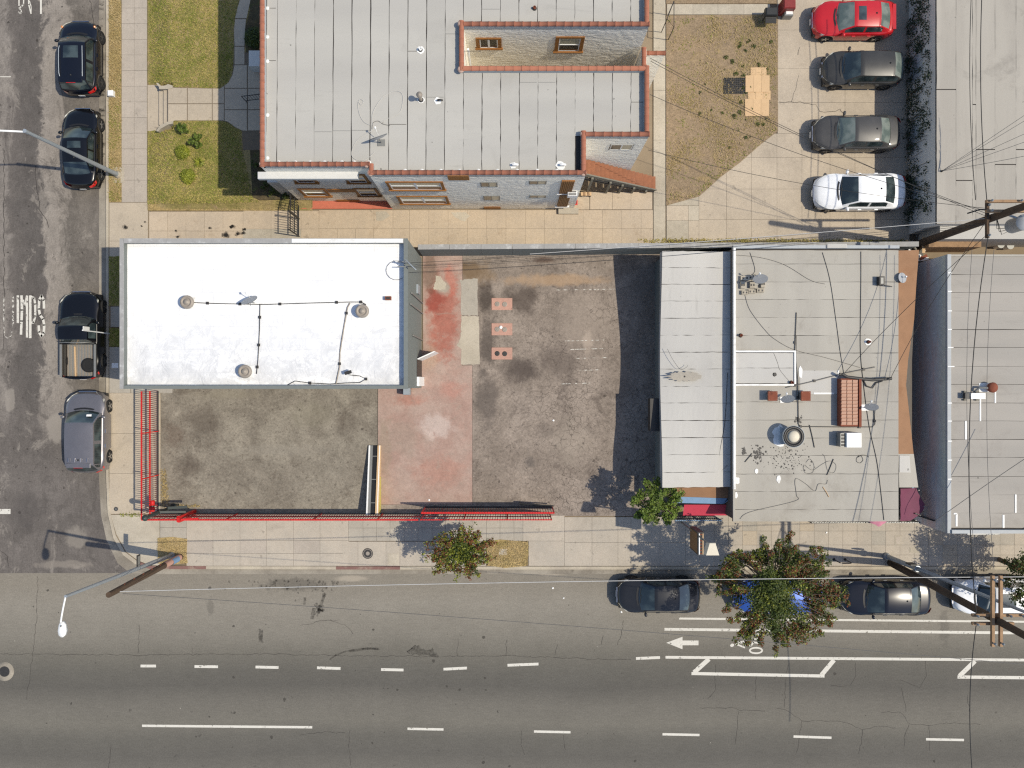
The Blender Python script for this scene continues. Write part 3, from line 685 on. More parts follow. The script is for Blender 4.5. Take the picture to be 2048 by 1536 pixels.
L3 = MB(); stroke(L3, [(60.5,592),(60.5,675)], 5); stroke(L3, [(61,593),(68,596),(70.5,608),(70.5,632),(67,645),(61,645)], 4.4, .006); L3.build('painted_letter', MT['mark_worn'], side)
L4 = MB(); stroke(L4, [(88,616),(87.5,600),(83,591.5),(78.5,600),(77.5,618),(80,630),(86,638),(88.5,650),(87.5,666),(83,672.5),(78,664),(77.5,652)], 5.0); L4.build('painted_letter', MT['mark'], side)
L5 = MB(); stroke(L5, [(38,-20),(38,11)], 2.6); stroke(L5, [(48,-20),(47,9),(43,13),(38,16),(42,20),(43,25),(40,27),(37,24)], 2.4, .006); L5.build('painted_letter', MT['mark_worn'], side)
L6 = MB(); stroke(L6, [(57,-20),(57.5,9),(62,27)], 2.6); stroke(L6, [(59,2),(62.5,14),(62,27)], 1.8, .006); L6.build('painted_letter', MT['mark_worn'], side)
L7 = MB(); stroke(L7, [(82,-20),(81.8,27)], 3.6); L7.build('painted_letter', MT['mark'], side)
# cracks in the asphalt: thin dark sealed lines
def crack(parent, pts, w=.018, name='crack', z=.003, jit=1.6):
    m = MB(); out = []
    for (a, b) in zip(pts[:-1], pts[1:]):
        a = Vector(a); b = Vector(b); n = max(2, int((b-a).length/7))
        for k in range(n):
            q = a.lerp(b, k/n); out.append(P(q.x+RNG.uniform(-jit,jit), q.y+RNG.uniform(-jit,jit), z))
    out.append(P(*pts[-1], z)); vs = []; fs = []
    for i, p in enumerate(out):
        d = (out[min(i+1,len(out)-1)]-out[max(0,i-1)]); d = d.normalized() if d.length else Vector((1,0,0)); n = Vector((-d.y,d.x,0))*w*RNG.uniform(.25,.6)
        vs += [p+n, p-n]
    for i in range(len(out)-1): fs.append((2*i,2*i+1,2*i+3,2*i+2))
    return m.add(vs, fs).build(name, MT['bitumen'], parent)
for pts in ([(0,1308),(150,1309),(300,1310),(520,1308),(700,1312),(900,1313),(1024,1312),(1190,1318),(1262,1319)],[(75,1152),(74,1230),(66,1300),(60,1360),(52,1400)],[(222,1490),(218,1536),(222,1600)],[(278,1250),(276,1306)],[(384,1306),(384,1292)],
    [(1553,1415),(1570,1419),(1603,1441),(1640,1442),(1690,1444),(1725,1459),(1755,1452),(1790,1456)],[(1603,1441),(1598,1480),(1593,1505)],[(1725,1459),(1722,1485),(1717,1507)],[(1762,1425),(1800,1424),(1818,1448),(1862,1450),(1900,1446),(1960,1449)],[(1818,1448),(1808,1475),(1808,1495)],
    [(1660,1371),(1700,1373),(1710,1355),(1712,1325)],[(1800,1360),(1840,1376),(1852,1352),(1851,1320)],[(1802,1375),(1808,1400),(1812,1424)],[(1575,1330),(1572,1350),(1569,1415)],[(1430,1330),(1432,1380),(1415,1398)],[(1477,1421),(1473,1470),(1470,1490)],[(1512,1350),(1510,1400)],
    [(1044,1460),(1043,1490),(1050,1510)],[(1128,1470),(1131,1500)],[(1247,1240),(1244,1262),(1235,1290)],[(1205,1270),(1202,1290)],[(1114,1290),(1110,1310)],[(660,1240),(690,1250),(706,1268)],[(600,1252),(640,1242),(680,1240)],[(916,1275),(915,1312)],[(1013,1280),(1012,1312)],[(700,1460),(698,1500),(703,1536)],[(600,1470),(650,1464),(690,1466)],
    [(1400,1415),(1470,1416),(1480,1421),(1530,1422)],[(1935,1390),(1940,1430)],[(1860,1500),(1858,1450)]): crack(road, pts)
for pts in ([(76,384),(80,420),(92,440),(97,455)],[(70,330),(74,380)],[(0,1100),(15,1112),(18,1135)],[(8,300),(8,700)],[(180,0),(190,60)]): crack(side, pts, .03)
for pts in ([(1560,205),(1600,204),(1632,210),(1640,222),(1660,224),(1680,218)],[(1597,150),(1590,180),(1583,203)],[(1680,218),(1688,226)],[(1600,95),(1596,110)]): crack(cp, pts, .016, z=.152)
# litter and stains built as flat bits
def cover(px, py, r, lab, mat, ringmat=None, z=.134):
    T = thing('manhole', lab, 'manhole cover', P(px,py,z))
    c = P(px,py,z); rr = r/40
    if ringmat: MB().lathe([(rr*1.9,-.02),(rr*1.9,.003),(rr*1.02,.006)], (c.x,c.y,z), 36).build('collar', ringmat, T)
    MB().lathe([(rr*1.05,-.01),(rr*1.05,.008),(rr*.97,.008)], (c.x,c.y,z), 30).build('rim', MT['dark_metal'], T)
    MB().lathe([(rr*.95,-.01),(rr*.95,.007),(rr*.8,.009),(rr*.78,.006),(rr*.4,.006),(rr*.38,.009),(0,.009)], (c.x,c.y,z), 30, False).build('lid', mat, T)
cover(735.5,1107,10,'round brown manhole lid in the pavement beside the small street tree',MT['vent_grey'])
cover(9,1343,10,'dark round manhole cover with concrete collar in the wide road',MT['dark_metal'],MT['gutter'],.002)
cover(232,1018,4,'small round metal cover in the pavement near the fence corner',MT['grey_metal'])
for (x0,y0,x1,y1,lab) in ((775,1107,797,1130,'pale square meter lid in the pavement left of the small street tree'),(998,1098,1014,1110,'pale meter lid in the dry grass right of the small street tree'),(1819,1094,1838,1106,'pale meter lid in the pavement near the shaded tree shadow'),(221,724,238,738,'blue grey meter lid beside the black pickup truck'),(1790,1071,1803,1090,'rectangular brown access lid in the pavement below the purple tarpaulin')):
    a = P(x0,y0,.15); b = P(x1,y1,.15)
    T = thing('meter_lid', lab, 'meter cover', ((a.x+b.x)/2,(a.y+b.y)/2,.13))
    z_ = .156 if x0 == 998 else .136
    MB().bbox(a.x,b.x,b.y,a.y,.09,z_,.004).build('frame', MT['old'], T)
    MB().bbox(a.x+.05,b.x-.05,b.y+.05,a.y-.05,.09,z_+.006,.004).build('lid', MT['white_trim'] if x0 == 221 else MT['old'] if x0 != 1790 else MT['vent_grey'], T)

# skid marks and oil splashes on the wide road: thin irregular films
m = MB()
stroke(m, [(660,1319),(672,1310),(690,1303),(712,1299),(735,1297),(758,1298)], 3.2, .003); stroke(m, [(700,1302),(735,1297),(755,1298)], 5, .0032)
def film(m, pts, z, sub=5, amp=1.6):
    out = []
    for q in range(len(pts)):
        p0 = Vector(pts[q]); p1 = Vector(pts[(q+1) % len(pts)])
        for k in range(sub): v = p0.lerp(p1, k/sub); out.append(P(v.x+RNG.uniform(-amp,amp), v.y+RNG.uniform(-amp,amp), z))
    m.add(out, [tuple(range(len(out)))])
film(m, [(812,1304),(822,1298),(828,1290),(838,1291),(846,1298),(858,1301),(865,1295),(869,1304),(880,1314),(862,1312),(840,1310),(822,1309)], .0032)
for k in range(22):
    t_ = RNG.uniform(0,6.28); l_ = RNG.uniform(6,15); stroke(m, [(637,1219),(637+l_*math.cos(t_)*.8,1219+l_*math.sin(t_))], RNG.uniform(2,5), .0030+.00002*k)
stroke(m, [(641,1212),(648,1192),(647,1187)], 6, .0036); stroke(m, [(628,1218),(624,1236)], 7, .0037); stroke(m, [(609,1208),(610,1196)], 5, .0038)
film(m, [(518,1258),(527,1260),(526,1284),(518,1285)], .003)
m.build('tyre_stain', MT['stain'], road)
m = MB()
for k in range(70):
    x_ = RNG.gauss(590,60); y_ = 1160+abs(RNG.gauss(0,12)); stroke(m, [(x_,y_),(x_+RNG.uniform(-2,2),y_+RNG.uniform(1,4))], RNG.uniform(1.2,4), .0030+.00001*k)
m.build('oil_drips', MT['stain'], road)
m = MB()
for k in range(46):                                    # dark tongues where water ran over the gutter
    y_ = RNG.uniform(-20,380); stroke(m, [(199,y_),(206+RNG.uniform(-2,4),y_+RNG.uniform(-3,3))], RNG.uniform(2,6), .0095+.00004*k)
m.build('gutter_stain', MT['stain'], side)
m = MB()
for (x_,y_,r_) in ((465,452,8),(475,468,7),(488,459,5),(420,456,4),(352,462,4),(356,473,5),(290,444,3),(283,452,3),(250,454,7),(452,470,10),(486,466,6)):
    for k in range(7): t_ = RNG.uniform(0,6.28); stroke(m, [(x_,y_),(x_+r_*.7*math.cos(t_),y_+r_*.5*math.sin(t_))], r_*.7, .1475+.00003*k)
m.build('oil_spot', MT['stain'], dr)

for (x0_,x1_,y_) in ((1130,1208,682),(1140,1206,699),(1158,1212,741),(1120,1180,768),(1112,1240,580),(1150,1215,717)):
    m = MB(); stroke(m, [(x0_,y_),((x0_+x1_)/2,y_-1),(x1_,y_-2)], 1.5, .1235); m.build('pale_scratch', MT['mark_gone'], lot)
ground('slab', [(1333.5,410.6),(1397.5,392),(1397.5,410.6)], .06, .142, MT['old'], cp)
# ------------------------------------------------------------------ buildings
def sheets_x(parent, xs, y0f, y1f, z, mat, name='roofing_sheet', gap=.026, lean=0.0, jit=.010, seg=14):
    """strips that run along Y between plan columns xs (world m); y0f/y1f give the ends"""
    gaps = [gap*RNG.uniform(.4,1.5) for _ in range(len(xs)+1)]
    for i in range(len(xs)-1):
        a, b = xs[i]+gaps[i]/2, xs[i+1]-gaps[i+1]/2
        for (ya, yb) in (y0f(i) if callable(y0f) else [(y0f, y1f)]):
            m = MB(); L = []; Rr = []
            for k in range(seg+1):
                u = k/seg; y = ya + (yb-ya)*u; dl = lean*(y-ya)
                L.append((a+dl+RNG.uniform(-jit,jit), y)); Rr.append((b+dl+RNG.uniform(-jit,jit), y))
            vs = [(x,y,z) for x,y in L] + [(x,y,z) for x,y in Rr]
            n = seg+1
            vs += [(x,y,z-.02) for x,y in L] + [(x,y,z-.02) for x,y in Rr]
            fs = []
            for k in range(seg): fs += [(k,n+k,n+k+1,k+1),(2*n+k,k,k+1,2*n+k+1),(n+k,3*n+k,3*n+k+1,n+k+1)]
            m.add(vs, fs); m.build(name, mat, parent)
def sheets_y(parent, ys, x0, x1, z, mat, name='roofing_sheet', gap=.024, jit=.009, seg=14, lean=0.0, zf=None):
    zf = zf or (lambda x, y: 0.0)
    gaps = [gap*RNG.uniform(.4,1.6) for _ in range(len(ys)+1)]
    for i in range(len(ys)-1):
        hi, lo_ = max(ys[i], ys[i+1])-gaps[i]/2, min(ys[i], ys[i+1])+gaps[i+1]/2
        m = MB(); n = seg+1; A = []; B = []
        for k in range(n):
            u = k/seg; x = x0 + (x1-x0)*u; dl = lean*(x-x0)
            A.append((x, lo_+dl+RNG.uniform(-jit,jit))); B.append((x, hi+dl+RNG.uniform(-jit,jit)))
        vs = [(x,y,z+zf(x,y)) for x,y in A]+[(x,y,z+zf(x,y)) for x,y in B]+[(x,y,z+zf(x,y)-.02) for x,y in A]+[(x,y,z+zf(x,y)-.02) for x,y in B]
        fs = []
        for k in range(seg): fs += [(k,k+1,n+k+1,n+k),(2*n+k,2*n+k+1,k+1,k),(n+k,n+k+1,3*n+k+1,3*n+k)]
        m.add(vs, fs).build(name, mat, parent)
def window_s(parent, Yw, x0, x1, y0, y1, frame='wood_trim', panes=2, blind=True, sash='white_frame', name='window', tw=.12, split='v', proud=.05, sill=True):
    """window in a wall that faces south (plane Y = Yw); x0..y1 as seen in plan pixels"""
    zt = HC - Yw*FP/(CY-y0); zb = HC - Yw*FP/(CY-y1)
    xl = (x0-CX)*(HC-(zt+zb)/2)/FP; xr = (x1-CX)*(HC-(zt+zb)/2)/FP
    if zt < zb: zt, zb = zb, zt
    y = Yw - proud
    m = MB().box(xl, xl+tw, y, Yw-.002, zb, zt).box(xr-tw, xr, y, Yw-.002, zb, zt).box(xl+tw, xr-tw, y, Yw-.002, zt-tw*.8, zt)
    if sill: m.box(xl-.05, xr+.05, y-.05, Yw-.003, zb-.06, zb+.03)
    else: m.box(xl+tw, xr-tw, y, Yw-.002, zb, zb+.03)
    W = m.build(name, MT[frame], parent)
    w0, w1, b0, b1 = xl+tw, xr-tw, zb+.03, zt-tw*.8
    fr = MB(); s_ = .045 if tw > .06 else .022; yf = Yw-.03
    n = panes; stp = (w1-w0)/n
    for k in range(n):
        a, b = w0+k*stp, w0+(k+1)*stp
        fr.box(a, a+s_, yf, Yw-.004, b0, b1).box(b-s_, b, yf, Yw-.004, b0, b1).box(a+s_, b-s_, yf, Yw-.004, b1-s_, b1).box(a+s_, b-s_, yf, Yw-.004, b0, b0+s_)
        if split == 'h':
            mid = (b0+b1)/2; fr.box(a+s_, b-s_, yf-.01, Yw-.004, mid-.02, mid+.02)
            MB().box(a+s_, b-s_, Yw-.016, Yw-.006, mid+.02, b1-s_).build('pane', MT['blind' if blind else 'glass'], W)
            MB().box(a+s_, b-s_, Yw-.022, Yw-.006, b0+s_, mid-.02).build('pane', MT['glass'], W)
        else:
            MB().box(a+s_, b-s_, Yw-.018, Yw-.006, b0+s_, b1-s_).build('pane', MT['blind' if (blind and k == n-1) else 'glass'], W)
    fr.build('sash', MT[sash], W)
    return W
def tile_mesh(mat, L=.37, r=.105):
    m = MB(); n = 8; seg = [(-L/2, r*.93), (L/2-.03, r), (L/2-.028, r*1.06), (L/2+.02, r*1.06)]; vs = []; fs = []
    for x, rr in seg:
        for k in range(n+1):
            t = math.pi*k/n; vs.append((x, rr*math.cos(t), rr*math.sin(t)*.8))
    for i in range(len(seg)-1):
        for k in range(n): fs.append((i*(n+1)+k, (i+1)*(n+1)+k, (i+1)*(n+1)+k+1, i*(n+1)+k+1))
    m.add(vs, fs, True)
    o = len(seg)-1
    m.add([vs[o*(n+1)+k] for k in range(n+1)], [tuple(range(n+1))]); m.add([vs[k] for k in range(n+1)], [tuple(range(n,-1,-1))])
    return m.mesh('coping_tile', mat)
TILE = tile_mesh(MT['tile'])
def tile_run(parent, a, b, z, pitch=.355):
    a = Vector((a[0], a[1], z)); b = Vector((b[0], b[1], z)); d = b-a; n = max(1, int(round(d.length/pitch)))
    rz = math.atan2(d.y, d.x)
    for k in range(n):
        p = a + d*((k+.5)/n)
        inst(TILE, 'coping_tile', parent, (p.x, p.y, z + RNG.uniform(-.004,.006)), (d.length/n/.37*1.04, 1, 1), (0, 0, rz + RNG.uniform(-.012,.012)))

# ---- apartment house
A = thing('apartment_house', 'pale stucco two storey apartment house with terracotta parapet tiles', 'building', P(900,300,0))
zR, zP = 6.3, 6.58
ax = lambda px: (px-CX)*(HC-6.67)/FP
ay = lambda py: (CY-py)*(HC-6.67)/FP
xW, xJ, xN, xE = ax(518), ax(737), ax(1172), ax(1299)
yS1, yS2, yN2, yTop = 9.10, 8.75, ay(271), ay(-140)
wx0, wy0, wy1 = ax(927), ay(130), ay(50)
# outline (clockwise from SW), the light well is open to the east
out = [(xW,yS1),(xJ,yS1),(xJ,yS2),(xN,yS2),(xN,yN2),(xE,yN2),(xE,wy0),(wx0,wy0),(wx0,wy1),(xE,wy1),(xE,yTop),(xW,yTop)]
m = MB(); n = len(out)
m.add([(x,y,0) for x,y in out]+[(x,y,zR-.05) for x,y in out], [(i,(i+1)%n,n+(i+1)%n,n+i) for i in range(n)])
m.build('wall', MT['stucco'], A)
rf = MB().prism(out, zR-.05, zR-.021).build('roof', MT['bitumen'], A)
th = .19
xs = [xW+th-.02] + [ax(548)+ .785*k for k in range(0,20)]; xs = [x for x in xs if x < xE-th-.1] + [xE-th+.02]
def spans(i):
    xa, xb = xs[i], xs[i+1]; xm = (xa+xb)/2; lo_ = (yS1 if xm < xJ else yS2) + .1
    if xm > xN - .3: lo_ = yN2 + .1
    hi = yTop - .1
    if xm < wx0 - .1: return [(lo_, hi)]
    return [(lo_, wy0-.12), (wy1+.12, hi)]
sheets_x(rf, xs, spans, None, zR, MT['sheet'], lean=.006, jit=.012, seg=20)
for (px, py) in ((537,8),(537,114),(955,95),(835,95),(1040,158),(1275,198),(720,255),(785,243),(990,10),(632,258),(690,256),(880,188),(1110,158),(900,60)):
    i_ = max(k for k in range(len(xs)-1) if xs[k] <= ax(px)) if ax(px) > xs[0] else 0
    MB().box(xs[i_]+.03, xs[i_+1]-.03, ay(py)-.009, ay(py)+.009, zR, zR+.006).build('cross_lap', MT['bitumen'] if px % 2 else MT['grey_metal'], rf)
# parapets
def par_strip(pts, w_in, mat='silver_trim'):
    """parapet along a poly-line (outer face), thickness to the left of travel"""
    for (a, b) in zip(pts[:-1], pts[1:]):
        a = Vector(a); b = Vector(b); d = (b-a).normalized(); nrm = Vector((-d.y, d.x))*w_in
        q = [tuple(a), tuple(b), tuple(b+nrm), tuple(a+nrm)]
        p = MB().prism(q, zR-.05, zP-.03).build('parapet', MT[mat], A)
        tile_run(p, a + nrm*.5 , b + nrm*.5, zP-.03)
par_strip([(xW,yTop),(xW,yS1)], th); par_strip([(xW+.1,yS1),(xJ+.02,yS1)], th); par_strip([(xJ,yS1+.1),(xJ,yS2+.02)], th)
par_strip([(xJ,yS2),(xN,yS2)], th); par_strip([(xN,yS2+.1),(xN,yN2+.2)], th); par_strip([(xN,yN2),(xE,yN2)], th)
par_strip([(xE,yN2+.2),(xE,wy0-.02)], th); par_strip([(xE-.05,wy0),(wx0,wy0)], th); par_strip([(wx0,wy0-.2),(wx0,wy1+.2)], th); par_strip([(wx0,wy1),(xE,wy1)], th); par_strip([(xE,wy1+.05),(xE,yTop)], th)
for (x, y) in ((xW+.1,yS1+.1),(xJ-.1,yS1+.1),(xJ+.05,yS2+.1),(xN-.1,yS2+.1),(xN-.1,yN2+.12),(wx0-.12,wy0-.12),(wx0-.12,wy1+.12)):
    MB().lathe([(.15,-.05),(.13,.03),(.08,.06),(0,.065)], (x,y,zP-.03), 10).build('corner_mortar', MT['mortar'], A)
for px in (552,586,616,645,680,705,735,808,842,880,918,956,995,1035,1075,1115):        # pale mastic dabs where sheets meet the parapet
    y_ = (yS1 if px < 737 else yS2) + th + .04
    MB().lathe([(.09,0),(.07,.02),(0,.03)], (ax(px), y_, zR), 9).build('mastic_dab', MT['white_trim'], A)
for py in (8,66,115,224,311): MB().lathe([(.08,0),(.06,.02),(0,.03)], (xW+th+.05, ay(py), zR), 9).build('mastic_dab', MT['white_trim'], A)
# ledge over the ground floor front, side porch
a = P(515,358,5.7); b = P(716,340,5.7)
MB().bbox(a.x, b.x, 8.80, yS1+.0, 5.45, 5.7, .015).build('ledge', MT['smooth_wall'], A)
MB().box(-11.35, xW-.003, 9.35, 18, 0, 2.9).build('porch', MT['smooth_wall'], A)
MB().box(-12.0, -11.36, Y_(300,.9), Y_(262,.9), .3, 1.25).build('stoop_wall', MT['smooth_wall'], A)
MB().box(-12.75, -11.36, Y_(138,.9), Y_(107,.9), .3, 1.25).build('stoop_wall', MT['smooth_wall'], A)
MB().box(X_(600,.2), xJ, 8.72, yS1-.002, .0, .19).build('plinth', MT['red_base'], A)
# windows of the south front, left part
window_s(A, yS1, 583, 629, 348, 364, panes=1, split='h'); window_s(A, yS1, 689, 735, 348, 364, panes=1, split='h')
window_s(A, yS1, 602, 656, 376.5, 391, panes=1, split='h'); window_s(A, yS1, 711, 757, 376, 390, panes=1, split='h')
def wallbox(Yw, x0, x1, y0, y1, mat, name, proud=.04, parent=None):
    zt = HC - Yw*FP/(CY-y0); zb = HC - Yw*FP/(CY-y1)
    xl = (x0-CX)*(HC-(zt+zb)/2)/FP; xr = (x1-CX)*(HC-(zt+zb)/2)/FP
    return MB().box(xl, xr, Yw-proud, Yw-.002, zb, zt).build(name, MT[mat], parent or A)
wallbox(yS1, 656, 708, 377.5, 383, 'wood_trim', 'window_band'); wallbox(yS1, 675, 720, 399, 404, 'wood_trim', 'vent_cover')
window_s(A, yS2, 775, 888, 362.5, 378, panes=2, split='h'); window_s(A, yS2, 797, 897, 391.5, 406, panes=2, split='h')
wallbox(yS2, 896, 938, 350.5, 359, 'wood_trim', 'vent_cover'); wallbox(yS2, 968, 1001, 413, 417, 'wood_trim', 'vent_cover')
for (x0,x1,y0,y1) in ((961,995,364,373),(967,1000,391,400),(1058,1093,361,368),(1059,1092,390,395)):
    window_s(A, yS2, x0, x1, y0, y1, frame='grey_metal', sash='grey_metal', panes=2, tw=.03, blind=True, proud=.02, sill=False)
# slatted brown doors one above the other
for (x0,x1,y0,y1) in ((1121,1146,360,385),(1117,1138,387.5,411)):
    zt = HC - yS2*FP/(CY-y0); zb = HC - yS2*FP/(CY-y1); xl = (x0-CX)*(HC-(zt+zb)/2)/FP; xr = (x1-CX)*(HC-(zt+zb)/2)/FP
    D = MB().box(xl, xr, yS2-.05, yS2-.002, zb, zt).build('door', MT['wood_trim'], A)
    k = 7
    for i in range(k): MB().box(xl+(xr-xl)*(i+.12)/k, xl+(xr-xl)*(i+.88)/k, yS2-.075, yS2-.051, zb+.05, zt-.05).build('slat', MT['slat_wood'], D)
    MB().box(xl-.1, xr+.1, yS2-.09, yS2-.003, zb-.1, zb-.005).build('sill', MT['white_frame'], D)
MB().box(X_(1117,.3), X_(1157,.3), 8.45, yS2-.004, .0, .3).build('doorstep', MT['old'], A)
# notch wall window, light-well windows
window_s(A, yN2, 1219, 1266, 288, 299, frame='grey_metal', panes=2, tw=.04, proud=.02, sill=False)
window_s(A, wy1, 952, 1003, 75, 95, panes=2, tw=.16, blind=False, split='v'); window_s(A, wy1, 1110, 1167, 72.5, 101.5, panes=1, tw=.16, split='h')
m = MB()
pts = [(ax(927)+.05, wy1-.1, 6.1)]
MB().tube([(wx0+.16, wy0+.9, 6.1),(wx0+.16, wy0+.9, 3.2)], .05).build('downpipe', MT['white_metal'], A)
# low end wall with tiles at the mouth of the well, and the tiled strip along the east side
p = MB().box(xE+.0, xE+.22, wy0+.1, wy1-.1, 0, 4.6).build('low_wall', MT['stucco'], A)
tile_run(p, (xE+.11, wy0+.1), (xE+.11, wy1-.1), 4.6)
p = MB().box(xE+.003, xE+1.1, wy1-.25, wy1-.05, 0, 4.2).build('low_wall', MT['stucco'], A)
tile_run(p, (xE+.05, wy1-.15), (xE+1.1, wy1-.15), 4.2)
# white mastic flashing next to the shaded side of the roof
# ---- rear timber stair
T = thing('timber_stair', 'reddish brown timber stair against the apartment rear wall', 'stair', (5.2, 9.9, 0))
ns = 17; sx0, sx1, sz0, sz1 = 3.25, 7.0, 3.35, .22
for k in range(ns):
    u = k/(ns-1); x = sx0+(sx1-sx0)*u; z = sz0+(sz1-sz0)*u
    MB().box(x-.135, x+.135, 9.66, yN2-.03, z-.045, z).build('tread', MT['stair_wood'], T)
MB().bar((sx0-.1,9.62,sz0+.02),(sx1+.1,9.62,sz1+.02), .06, .28).build('stringer', MT['grey_wood'], T)
MB().bar((sx0-.1,9.57,sz0-.35),(sx1+.05,9.57,sz1-.05), .05, .07).build('rail', MT['black_iron'], T)
MB().bar((sx0-.1,9.57,sz0-.62),(sx1-.3,9.57,sz1+.02), .05, .07).build('rail', MT['black_iron'], T)
for u in (.13,.38,.55,.72,.9): 
    x = sx0+(sx1-sx0)*u; z = sz0+(sz1-sz0)*u
    MB().box(x-.05, x+.05, 9.49, 9.58, 0.1, z-.02).build('post', MT['grey_wood'], T)
# items by the stair foot
T = thing('small_bench', 'small striped bench on the driveway below the timber stair', 'bench', P(1172,388,.14))
a = P(1162,384,.5); b = P(1183,391,.5)
for k in range(5): MB().box(a.x+(b.x-a.x)*(k+.08)/5, a.x+(b.x-a.x)*(k+.92)/5, b.y, a.y, .44, .48).build('slat', MT['arm_wood'] if k % 2 else MT['card'], T)
for x in (a.x+.04, b.x-.04):
    for y in (a.y-.03, b.y+.03): MB().box(x-.025, x+.025, y-.025, y+.025, .14, .44).build('leg', MT['grey_wood'], T)
T = thing('air_conditioner', 'white air conditioner hung outside the brown slatted door', 'air conditioner', (2.75, 8.5, 3.6))
MB().bbox(2.52, 2.95, 8.50, 8.745, 3.45, 3.85, .02).build('case', MT['white_metal'], T)
for k in range(3): MB().box(2.56, 2.91, 8.53+.07*k, 8.57+.07*k, 3.851, 3.862).build('grille_slot', MT['black_plastic'], T)
for y in (8.54, 8.7): MB().bar((2.6,8.74,3.2),(2.6,y,3.44), .04, .04).build('bracket', MT['dark_metal'], T)
T = thing('doormat', 'red doormat on the driveway beside the brown slatted door', 'doormat', P(1150,405,.3))
a = P(1145,400,.31); b = P(1155,411,.31); MB().box(a.x, b.x, b.y+.03, a.y, .30, .318).build('mat', MT['red_iron'], T); MB().box(a.x+.03, b.x-.03, b.y+.06, a.y-.03, .318, .324).build('pile', MT['dk_red_iron'], T)

# ---- white-roofed corner building
Wb = thing('corner_shop', 'long low building with a glaring white membrane roof and grey parapet', 'building', P(590,640,0))
x0, x1, y0, y1 = -16.9, -4.51, -.19, 6.26
MB().box(x0, x1, y0, y1, 0, 5.08).build('wall', MT['dark_wall'], Wb)
for (a, b, c, d) in ((x0, x0+.13, y0, y1), (x1-.14, x1, y0, y1), (x0+.131, x1-.141, y1-.16, y1), (x0+.131, x1-.141, y0, y0+.11)):
    MB().box(a, b, c, d, 5.081, 5.47).build('parapet', MT['dark_wall'], Wb)
for (a, b, c, d) in ((x0-.02, x0+.15, y0-.02, y1+.02), (x1-.16, x1+.02, y0-.02, y1+.02), (x0+.151, x1-.161, y1-.19, y1+.02), (x0+.151, x1-.161, y0-.02, y0+.13)):
    MB().bbox(a, b, c, d, 5.471, 5.51, .01).build('coping', MT['cap_grey'] if c > 3 or a < -10 and b-a < 1 else MT['dark_wall'], Wb)
MB().bbox(-9.5, x1-.2, y1-.17, y1+.0, 5.511, 5.53, .008).build('coping_patch', MT['white_trim'], Wb)
m = MB(); nx, ny = 120, 64
def wz(x, y):
    k = sm(3.4, 1.0, y)*(.5+.5*math.sin(x*.8+1)) 
    return 5.13 + .010*k*math.sin(x*6.1+y*4.0+1.5*math.sin(y*3))*1.0 + .006*math.sin(x*2.3-y*5.2)
for j in range(ny+1):
    for i in range(nx+1):
        x = x0+.132+(x1-x0-.274)*i/nx; y = y0+.112+(y1-y0-.274)*j/ny; m.v.append((x, y, wz(x,y)))
for j in range(ny):
    for i in range(nx):
        a = j*(nx+1)+i; m.f.append([a,a+1,a+nx+2,a+nx+1]); m.sm.append(True)
m.build('roof_membrane', MT['white_roof'], Wb)
MB().box(x1+.002, x1+.09, Y_(588,2), Y_(570,2), 1.5, 2.3).build('meter_box', MT['galv'], Wb)
for (py, z1_) in ((598,4.5),(620,4.8),(676,4.0)): MB().tube([(x1+.06,Y_(py,2),.1),(x1+.06,Y_(py,2),z1_)], .035, 8).build('wall_pipe', MT['grey_metal'], Wb)
d0 = Vector((x1+.04, 1.18, 0)); d1 = d0 + Vector((.80,.36,0))
MB().bar(d0+Vector((0,0,1.12)), d1+Vector((0,0,1.12)), .05, 2.05).build('open_door', MT['white_metal'], Wb)
MB().box(x1+.002, x1+.02, .35, 1.15, .13, 2.15).build('doorway_shade', MT['black_plastic'], Wb)  # black panel on the wall: the doorway's shade put into its colour
MB().box(x1+.021, x1+.14, -.1, .34, .13, 2.3).build('white_side_panel', MT['white_metal'], Wb)
MB().bbox(-5.35,-5.02,-.53,-.192,.2,.75,.02).build('meter_cabinet', MT['galv'], Wb)

# ---- restaurant with the low silver roof and the taller cluttered roof
Rb = thing('restaurant', 'flat roofed restaurant with low silver roof and cluttered grey main roof', 'building', P(1560,770,0))
zl, zm = 2.75, 3.2
lx0, lx1 = X_(1322.5,zl), X_(1468,zl); ly1, ly0 = Y_(504,zl), Y_(974,zl)
def sag(x, y):          # the low roof dips in the middle of its outer edge
    u = (ly1-y)/(ly1-ly0); e = .26 - .62*math.sin(min(1,max(0,u*1.05))*math.pi)**1.3*(1-.35*u) + .05*math.sin(u*9)
    return e*max(0.0, min(1.0, (lx1-.3-x)/(lx1-.3-lx0)))
MB().box(lx0+.18, lx1-.01, ly0+.1, ly1-.1, 0, zl-.45).build('low_wall', MT['dark_wall'], Rb)
m = MB(); nx_, ny_ = 8, 40
for j_ in range(ny_+1):
    for i_ in range(nx_+1):
        x_ = lx0+(lx1-lx0)*i_/nx_; y_ = ly0+(ly1-ly0)*j_/ny_; m.v.append((x_, y_, zl-.022+sag(x_,y_)))
for j_ in range(ny_):
    for i_ in range(nx_):
        a_ = j_*(nx_+1)+i_; m.f.append([a_,a_+1,a_+nx_+2,a_+nx_+1]); m.sm.append(True)
lr = m.build('low_roof', MT['bitumen'], Rb)
m = MB(); vs = []
for j_ in range(ny_+1):
    y_ = ly0+(ly1-ly0)*j_/ny_; vs += [(lx0-.012, y_, zl+.004+sag(lx0,y_)), (lx0-.012, y_, zl-.30+min(0,sag(lx0,y_))), (lx0+.19, y_, zl-.46)]
m.add(vs, [q for k in range(ny_) for q in ((3*k,3*k+3,3*k+4,3*k+1),(3*k+1,3*k+4,3*k+5,3*k+2))]); m.build('eaves_board', MT['silver_trim'], Rb)
